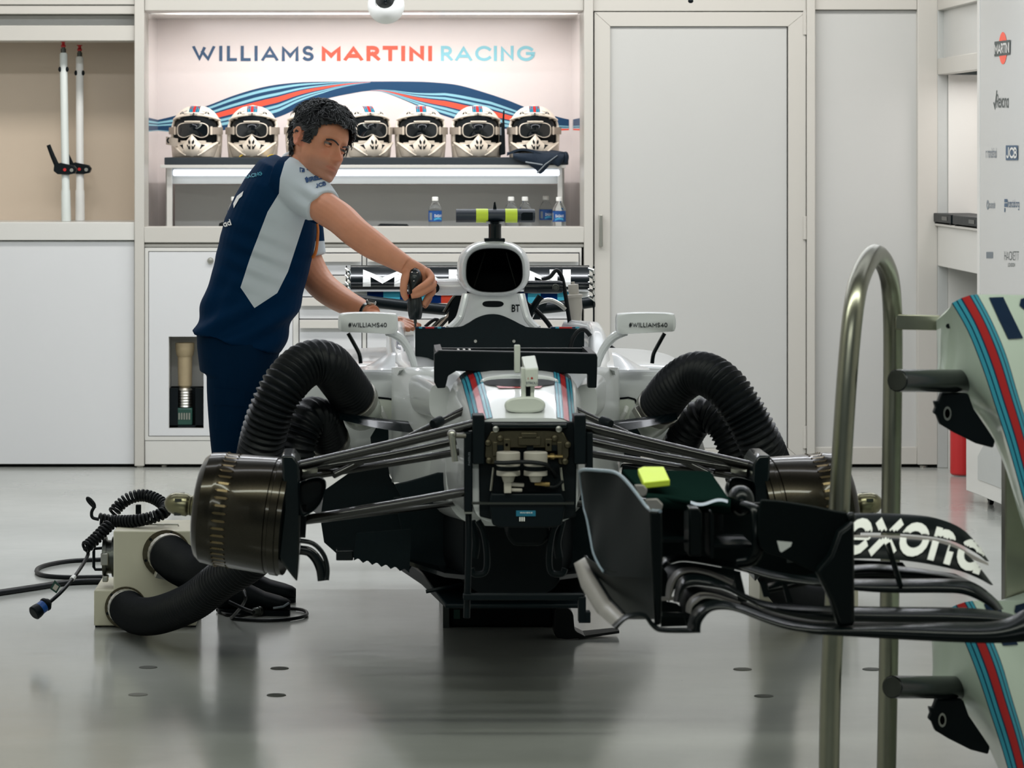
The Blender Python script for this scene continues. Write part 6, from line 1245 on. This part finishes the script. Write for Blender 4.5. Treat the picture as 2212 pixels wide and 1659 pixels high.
g.tube(pth, .0235, 20); build('hoop_tube', g, RACKM, rk, smooth=60)
g = MB(); a, b = pz0(1789, n_), pz0(1914, f_); g.tube([a+Vector((0, -.25, .02)), b+Vector((0, .08, .02))], .02, 14); g.tube([a+Vector((-.03, .1, .02)), a+Vector((.75, .1, .02))], .02, 14); build('base_bar', g, RACKM, rk)
g = MB(); x0 = P(2168, 0, 8.55).x; g.box((x0, 8.53, 0), (x0+.055, 8.585, P(0, 690, 8.55).z)); build('rear_post', g, RACKM, rk, bevel=.004)
for dz in (0, 662):
    g = MB(); g.ppoly([(1934, 679+dz), (2032, 681+dz), (2032, 714+dz), (1934, 712+dz)], f_-.04, .02); build('bracket_bar', g, RACKM, rk, bevel=.003)
for dx, dz in ((0, 0), (-11, 662)):
    a, b = P(1938+dx, 822+dz, 7.86), P(2086+dx, 823+dz, 8.16); d = (b-a); g = MB(); PEG = bpy.data.materials.get('peg_gloss') or mat('peg_gloss', (8, 13, 16), .24, spec=.6); g.lathe(a, d, [(0, .022), (.002, .0256), (d.length, .0267), (d.length+.06, .0267)], 28); pg = build('support_peg', g, PEG, rk, smooth=40)
    g = MB(); g.lathe(a-d.normalized()*.0005, -d, [(0, .023), (.001, .0225)], 24); build('end_cap', g, DSTEEL, pg)
NOSEP = mat('pale_green_white_paint', (206, 220, 206), .32, coat=.5)
def nose(lab, dx, dy):
    rows = [((2022, 692), (2056, 655), (2112, 636), (2330, 640)), ((2026, 770), (2090, 715), (2143, 694), (2345, 700)), ((2030, 852), (2122, 795), (2173, 765), (2360, 770)), ((2102, 884), (2152, 885), (2197, 845), (2400, 900)), ((2162, 985), (2180, 972), (2222, 930), (2430, 1050)), ((2205, 1120), (2212, 1085), (2250, 1050), (2460, 1200)), ((2240, 1230), (2246, 1200), (2280, 1160), (2490, 1330))]
    D4 = (8.30, 8.04, 8.08, 8.26); t = thing('nose_cone', P(2150+dx, 800+dy, 8.2), lab, 'nose cone', None)
    Rr = [[P(x+dx, y+dy, Y) for (x, y), Y in zip(r, D4)] for r in rows]
    Rr = [[Vector(p) for p in c] for c in zip(*[sm([r[k] for r in Rr], 6) for k in range(4)])]
    g = MB(); ts = [0, .03, .15, .19, .31, .36, .64, .69, .81, .85, .97, 1]; cm = [1, 2, 1, 2, 1, 3, 1, 2, 1, 2, 1]; cols = []
    for r in Rr:
        row = []; A, Bp, C, Dq = r; back = Vector((0, .26, .02))
        row.append(A+back+Vector((.09, 0, -.03))); row.append(A+Vector((.01, .06, -.005)))
        for k in range(5): q = A.lerp(Bp, k/5)+Vector((0, -.03*math.sin(PI*k/5*.9), 0)); row.append(q)
        for tt in ts: row.append(Bp.lerp(C, tt)+Vector((0, -.012*math.sin(PI*tt), .006*math.sin(PI*tt))))
        for k in range(1, 7): row.append(C.lerp(Dq, k/6)+Vector((0, .02*math.sin(PI*k/6), 0)))
        row.append(Dq+back*.9); cols.append(row)
    W = len(cols[0]); g.v = [p for r in cols for p in r]
    for i in range(len(cols)-1):
        for j in range(W):
            k = (j+1) % W; g.f.append((i*W+j, i*W+k, (i+1)*W+k, (i+1)*W+j)); g.m.append(cm[j-7] if 7 <= j < 18 else 0)
    g.f.append(tuple(range(W-1, -1, -1))); g.m.append(0); g.f.append(tuple((len(cols)-1)*W+j for j in range(W))); g.m.append(0)
    sh = build('shell', g, [NOSEP, DNAVY, TEAL, DRED], t, smooth=50); cst = caster(g.bvh(), .002)
    g = MB(); quad(g, [(2135+dx, 643+dy), (2166+dx, 642+dy), (2187+dx, 686+dy), (2209+dx, 731+dy), (2177+dx, 733+dy), (2156+dx, 689+dy)], cst); quad(g, [(2204+dx, 646+dy), (2225+dx, 640+dy), (2240+dx, 690+dy), (2215+dx, 672+dy), (2201+dx, 660+dy)], cst)
    if g.f: build('letter_print', g, DNAVY, sh, smooth=0)
    g = MB(); p = cst(2051+dx, 704+dy)
    if p: g.lathe(p+Vector((0, .003, 0)), (-.3, -1, 0), [(0, .006), (.002, .006)], 12); build('fixing_hole', g, BLACK, sh)
    g = MB(); g.ppoly([(x+dx, y+dy) for x, y in ((2018, 866), (2027, 868), (2034, 848), (2092, 850), (2104, 884), (2122, 910), (2150, 952), (2146, 968), (2108, 958), (2060, 934), (2032, 917), (2024, 897), (2017, 893), (2022, 880))], 8.09, .03); br = build('latch_bracket', g, BLACK, t, bevel=.004)
    g = MB(); p = P(2046+dx, 893+dy, 8.089); g.loft([[p+Vector((r*.55*math.cos(q*PI/12), -d, r*math.sin(q*PI/12))) for q in range(24)] for r, d in ((.0165, 0), (.0165, .004), (.011, .004), (.011, 0))]); build('bolt_ring', g, STEEL, br)
    return t
nose('upper spare nose with red and blue stripes hung on the steel rack', 0, 0)
nose('lower spare nose with red and blue stripes, below the front wing', -11, 662)
WINGC = mat('wing_carbon', (6, 13, 14), .26, spec=.22, noise=.2, nscale=120)
WINGM = mat('wing_carbon_satin', (7, 15, 16), .42, spec=.10, noise=.3, nscale=160)
# ---- front wing
fw = thing('front_wing', (P(1700, 0, 7.5).x, 7.5, P(0, 1370, 7.5).z), 'black carbon front wing hung on the rack in the right foreground', 'wing')
def fp(name, g, m, par=None, **k): return build(name, g, m, par or fw, **k)
RIM = mat('pale_edge', (150, 145, 142), .35, noise=.08)  # pale edges; also paints reflected light on element undersides and foot blade
EDG = mat('blue_grey_edge', (132, 146, 158), .3)  # lighter blue-grey colour along plate edges
top_e = sm([(1252, 1020), (1262, 1016), (1295, 1018), (1328, 1022), (1350, 1038), (1378, 1072), (1402, 1102), (1426, 1106)], 4)
bot_e = sm([(1262, 1100), (1268, 1122), (1276, 1165), (1284, 1201), (1308, 1240), (1340, 1246), (1380, 1248), (1424, 1250)], 4)
def ep(u, v):
    i = u*(len(top_e)-1); a = int(min(i, len(top_e)-2)); f = i-a; t = [top_e[a][k]*(1-f)+top_e[a+1][k]*f for k in (0, 1)]; b = [bot_e[a][k]*(1-f)+bot_e[a+1][k]*f for k in (0, 1)]
    x = t[0]+(b[0]-t[0])*v; y = t[1]+(b[1]-t[1])*v; return P(x, y, 7.80-.46*u+.05*math.sin(PI*u)+.04*math.sin(PI*v)*(1-u))
g = MB(); g.grid(ep, 28, 14, (.0, .012, 0)); epl = fp('endplate', g, WINGM, smooth=60)
g = MB(); g.tube([ep(u/24, 0)+Vector((0, -.003, .002)) for u in range(25)], .0038, 8); fp('top_edge', g, EDG, epl)
g = MB(); g.tube([ep(0, v/14) for v in range(15)]+[ep(u/20, 1) for u in range(1, 12)], .0028, 8); fp('rear_edge', g, EDG, epl)
for q in ([(1370, 1047), (1390, 1047), (1399, 1057), (1396, 1070), (1384, 1074)], [(1392, 1078), (1420, 1077), (1433, 1090), (1428, 1108), (1410, 1110)]):
    g = MB(); g.ppoly(q, 7.40, .006); fp('edge_tab', g, RIM, epl, bevel=.003)
g = MB(); g.ppoly([(1402, 1104), (1430, 1107), (1432, 1200), (1428, 1350), (1414, 1352), (1408, 1240)], 7.34, .012); fp('front_post', g, WINGC, epl, bevel=.004)
g = MB(); g.grid(lambda u, v: P(interp([(0, 1262), (.4, 1310), (1, 1424)], u)+(interp([(0, 1345), (1, 1420)], u)-interp([(0, 1262), (.4, 1310), (1, 1424)], u))*v*.9, 1200*(1-u)**2+1246*(1-(1-u)**2)+(1338-1246*(1-(1-u)**2)-1200*(1-u)**2)*v, 7.72-.36*u-.02*v), 16, 8, (0, .01, 0)); fp('lower_endplate', g, WINGM, smooth=60)
# foot plate: outer pale blade and small arch
def fb(u, v):
    ix = interp([(0, 1266), (.25, 1284), (.6, 1318), (1, 1348)], u); iy = interp([(0, 1203), (.25, 1240), (.6, 1295), (1, 1326)], u); ox = interp([(0, 1240), (.25, 1256), (.6, 1290), (1, 1325)], u); oy = interp([(0, 1218), (.25, 1270), (.6, 1325), (1, 1354)], u)
    return P(ix+(ox-ix)*v, iy+(oy-iy)*v, 7.78-.3*u-.03*math.sin(PI*v))
g = MB(); g.grid(fb, 20, 6, (0, .008, 0)); fbl = fp('foot_blade', g, RIM, smooth=60)
g = MB(); g.tube([fb(u/16, 0) for u in range(17)], .004, 8); fp('blade_edge', g, WINGC, fbl)
def strip(name, up, lo, Ya, Yb, m, k=5, nv=5, bulge=.02, thick=.012, par=None):
    n = max(len(up), len(lo)); U = sm(up, k); Lw = sm(lo, k); M_ = max(len(U), len(Lw))-1
    def pick(A, t): i = t*(len(A)-1); a = int(min(i, len(A)-2)); f = i-a; return [A[a][q]*(1-f)+A[a+1][q]*f for q in (0, 1)]
    def fn(u, v): a, b = pick(U, u), pick(Lw, u); return P(a[0]+(b[0]-a[0])*v, a[1]+(b[1]-a[1])*v, Yb+(Ya-Yb)*v-bulge*math.sin(PI*v))
    g = MB(); g.grid(fn, M_, nv, (0, thick, 0)); return fp(name, g, m, par, smooth=60), g
strip('foot_arch', [(1322, 1352), (1345, 1332), (1370, 1324), (1395, 1326), (1412, 1345), (1430, 1356), (1480, 1357), (1510, 1356)], [(1332, 1361), (1350, 1342), (1372, 1334), (1392, 1336), (1406, 1354), (1426, 1366), (1480, 1368), (1513, 1367)], 7.30, 7.33, WINGC)
strip('main_plane', [(1485, 1356), (1494, 1325), (1516, 1306), (1548, 1297), (1596, 1306), (1675, 1334), (1738, 1347), (1833, 1352), (2000, 1346), (2150, 1344), (2215, 1318), (2260, 1300)], [(1513, 1367), (1516, 1344), (1535, 1322), (1564, 1317), (1596, 1323), (1643, 1341), (1690, 1357), (1738, 1366), (1801, 1373), (2100, 1389), (2215, 1386), (2260, 1380)], 7.28, 7.34, WINGC, bulge=.025)
strip('painted_glint', [(1482, 1322), (1484, 1306), (1494, 1291), (1516, 1281), (1548, 1285), (1576, 1294), (1600, 1302)], [(1492, 1326), (1496, 1312), (1506, 1302), (1522, 1293), (1548, 1294), (1576, 1302), (1598, 1307)], 7.46, 7.50, RIM)  # pale strip paints the light caught on the element's underside
strip('second_element', [(1455, 1300), (1463, 1258), (1485, 1242), (1516, 1243), (1564, 1258), (1611, 1284), (1659, 1300), (1738, 1308), (1900, 1312), (2080, 1314), (2160, 1322), (2200, 1332)], [(1468, 1302), (1478, 1274), (1496, 1266), (1516, 1266), (1564, 1274), (1602, 1292), (1643, 1312), (1706, 1331), (1795, 1342), (1980, 1345), (2120, 1346), (2190, 1346)], 7.42, 7.47, WINGC, bulge=.025)
strip('painted_glint', [(1438, 1292), (1443, 1258), (1462, 1233), (1491, 1226), (1529, 1232), (1560, 1244), (1585, 1255)], [(1450, 1297), (1456, 1264), (1470, 1243), (1494, 1236), (1526, 1241), (1558, 1253), (1582, 1264)], 7.58, 7.62, RIM)  # painted light on the next element's underside
strip('third_element', [(1426, 1212), (1440, 1203), (1485, 1200), (1548, 1208), (1605, 1216), (1676, 1236), (1790, 1250), (1900, 1252), (2060, 1252), (2110, 1262), (2150, 1292), (2168, 1316)], [(1434, 1230), (1450, 1218), (1485, 1213), (1564, 1226), (1611, 1236), (1675, 1254), (1776, 1268), (1900, 1280), (2030, 1281), (2080, 1284), (2120, 1300), (2150, 1320)], 7.55, 7.60, WINGC, bulge=.02)
f1 = strip('upper_flap', [(1700, 1118), (1848, 1110), (1960, 1112), (2030, 1122), (2088, 1150), (2137, 1213)], [(1700, 1160), (1848, 1151), (1960, 1154), (2050, 1167), (2108, 1195), (2130, 1212)], 7.74, 7.80, WINGM, nv=8, bulge=.01)
f2 = strip('lower_flap', [(1700, 1170), (1848, 1162), (1960, 1165), (2040, 1176), (2095, 1203), (2146, 1264)], [(1700, 1216), (1845, 1207), (1960, 1212), (2060, 1230), (2110, 1248), (2140, 1264)], 7.62, 7.68, WINGM, nv=8, bulge=.01)
strip('flap_edge', [(1840, 1156), (1960, 1158), (2045, 1170), (2100, 1198), (2134, 1216)], [(1840, 1161), (1960, 1164), (2042, 1177), (2096, 1206), (2136, 1222)], 7.735, 7.738, RIM, bulge=0, thick=.003)
strip('lower_blade', [(1660, 1262), (1850, 1222), (1960, 1226), (2060, 1242), (2110, 1262)], [(1660, 1282), (1850, 1246), (1960, 1250), (2050, 1256), (2100, 1268)], 7.7, 7.74, WINGC)
strip('slot_backing', [(1468, 1304), (1478, 1276), (1496, 1268), (1516, 1268), (1564, 1276), (1602, 1294), (1643, 1314), (1706, 1333), (1795, 1344), (1980, 1346), (2120, 1347)], [(1485, 1356), (1494, 1325), (1516, 1306), (1548, 1299), (1596, 1308), (1675, 1336), (1738, 1349), (1833, 1354), (2000, 1348), (2150, 1346)], 7.60, 7.66, WINGM)  # dark backing added to fill see-through gaps between the elements
strip('slot_backing', [(1426, 1228), (1450, 1220), (1485, 1215), (1564, 1228), (1600, 1236)], [(1445, 1302), (1463, 1262), (1485, 1246), (1516, 1247), (1564, 1262), (1600, 1280)], 7.66, 7.74, WINGM)
g = MB(); g.ppoly([(1426, 1215), (1442, 1240), (1440, 1300), (1462, 1304), (1486, 1322), (1494, 1352), (1428, 1354)], 7.67, .01); fp('fence_backing', g, WINGM)  # dark backing added behind the arches
g = MB(); g.ppoly([(1430, 1298), (1456, 1297), (1456, 1290), (1430, 1290)], 7.6, .01); g2_ = fp('fence_edge', g, RIM); g = MB(); g.ppoly([(1430, 1322), (1490, 1325), (1490, 1334), (1430, 1332)], 7.6, .01); fp('fence_edge', g, WINGC)
g = MB(); g.ppoly([(1424, 1098), (1560, 1090), (1648, 1086), (1800, 1115), (1806, 1254), (1700, 1246), (1640, 1234), (1560, 1212), (1424, 1206)], 7.80, .012); fp('flap_backing', g, WINGM)  # dark backing sheet added behind vanes and cascade
g = MB(); g.ppoly([(1790, 1207), (1950, 1215), (1958, 1226), (2064, 1240), (2110, 1262), (2060, 1258), (1790, 1256)], 7.80, .012); fp('flap_backing', g, WINGM)
ca_, cb_ = caster(f1[1].bvh(), .003), caster(f2[1].bvh(), .003)
def ctx(u, v, c):
    x = 1832+288*u; cur = 46*max(0, u-.35)**1.7*1.9; return c(x+22*(v-.5), 1200-84*v*(1-.18*u)+cur)
for c, par in ((ca_, f1[0]), (cb_, f2[0])):
    S_, W_ = strokes('exona', .18, .2); own = [ci for ci, ch in enumerate('exona') for _ in STK[ch][1]]
    for ci in range(5):
        g = MB()
        for (Lf, Rt), o_ in zip(S_, own):
            if o_ != ci: continue
            for i in range(len(Lf)-1):
                NS = 14 if len(Lf) == 2 else 3
                for a in range(NS):
                    for b in range(4):
                        q = []
                        for aa, bb in ((a, b), (a+1, b), (a+1, b+1), (a, b+1)):
                            l_ = Lf[i].lerp(Lf[i+1], aa/NS); r_ = Rt[i].lerp(Rt[i+1], aa/NS); p = l_.lerp(r_, bb/4); q.append(ctx(p.x/W_, p.y/.78, c))
                        if all(q): g.add(q, [(0, 1, 2, 3)])
        if g.f: fp('printed_letter', g, WHITEP, par, smooth=0)
# cascade and mounting pillar
g = MB(); g.loft([[P(x, y, Y) for x, y in sm([(1640, 1092), (1656, 1079), (1738, 1089), (1801, 1102), (1834, 1108), (1845, 1120), (1838, 1142), (1812, 1165), (1798, 1215), (1785, 1244), (1765, 1238), (1700, 1208), (1642, 1182)], 3, True)] for Y in (7.36, 7.38, 7.50)]); cas = fp('cascade_plate', g, WINGM, bevel=.004); csc = caster(g.bvh(), .002)
g = MB(); quad(g, [(1678, 1168), (1711, 1171), (1708, 1180), (1688, 1193), (1684, 1190)], csc); fp('tick_print', g, WHITEP, cas, smooth=0) if g.f else None
g = MB(); g.ppoly([(1794, 1200), (1812, 1150), (1846, 1125), (1847, 1352), (1812, 1356), (1795, 1300), (1764, 1236)], 7.30, .05); fp('mount_pillar', g, WINGC, bevel=.008, bseg=3)
g = MB(); p = P(1838, 1118, 7.35); g.ell(p, (.010, .016, .012)); fp('pillar_tip', g, WINGC, cas)
# upper plate with the yellow block, turning vanes below it
g = MB(); g.add([P(1345, 1014, 8.55), P(1535, 1018, 8.55), P(1577, 1078, 7.6), P(1485, 1080, 7.55), P(1396, 1066, 7.55)], [(0, 1, 2, 3, 4)]); g2 = MB(); g2.prism(g.v, (0, 0, -.010)); PLM = mat('plate_matt', (16, 34, 30), .7, spec=0., noise=.2, nscale=150); up = fp('top_plate', g2, PLM, bevel=.003)
g = MB(); g.grid(lambda u, v: P(1396+182*u, 1066+13*u+32*v, 7.545+.05*u-.01*math.sin(PI*v)), 10, 6, (0, .01, 0)); fp('plate_lip', g, PLM, up, smooth=60)
g = MB(); g.prism([P(1378, 1012, 7.70), P(1388, 1008, 7.82), P(1434, 1008, 7.82), P(1447, 1036, 7.56), P(1390, 1042, 7.56)], (0, 0, -.014)); blk = fp('yellow_block', g, NEON, bevel=.002)
for x0, x1, y0, y1, Y in ((1488, 1516, 1098, 1202, 7.46), (1534, 1542, 1104, 1206, 7.5), (1552, 1562, 1090, 1150, 7.6)):
    g = MB(); g.ppoly([(x0, y0), (x1-6, y0), (x1, y0+10), (x1, y1), (x0, y1)], Y, .12); fp('turning_vane', g, WINGC, bevel=.004)
g = MB(); g.tube([P(1610, 1092, 7.5), P(1634, 1105, 7.46), P(1638, 1150, 7.44), P(1636, 1190, 7.44), P(1622, 1212, 7.45), P(1596, 1218, 7.46)], .010, 10, flat=1.6, k=5, up=(0, 1, 0)); fp('curved_vane', g, WINGC, smooth=60)
g = MB(); g.pbox(1432, 1165, 1490, 1172, 7.5, .2); fp('vane_shelf', g, WINGC); g = MB(); g.pbox(1540, 1176, 1624, 1183, 7.5, .2); fp('vane_shelf', g, WINGC)
g = MB(); g.ell(P(1600, 1082, 7.7), (.03, .05, .035)); fp('strain_bulb', g, WINGC, smooth=180)
g = MB(); g.grid(lambda u, v: P(1492+80*u, 1082+5*math.sin(6*u)+6*v, 7.54-.02*v), 12, 2, (0, .004, 0)); fp('bright_lip', g, EDG, up, smooth=60)
for x0, x1, y0, y1 in ((1585, 1600, 1240, 1300), (1640, 1652, 1255, 1290), (1690, 1700, 1262, 1302)):
    g = MB(); g.ppoly([(x0, y0), (x1, y0), (x1+14, y1), (x0+10, y1)], 7.55, .01); fp('slot_bracket', g, WINGC)
for x, y0, y1 in ((1932, 1175, 1268), (2055, 1350, 1378)):
    g = MB(); g.tube([P(x-14, y0, 7.6), P(x+14, y1, 7.55)], .004, 8, flat=2.5); fp('slot_bracket', g, WINGC)
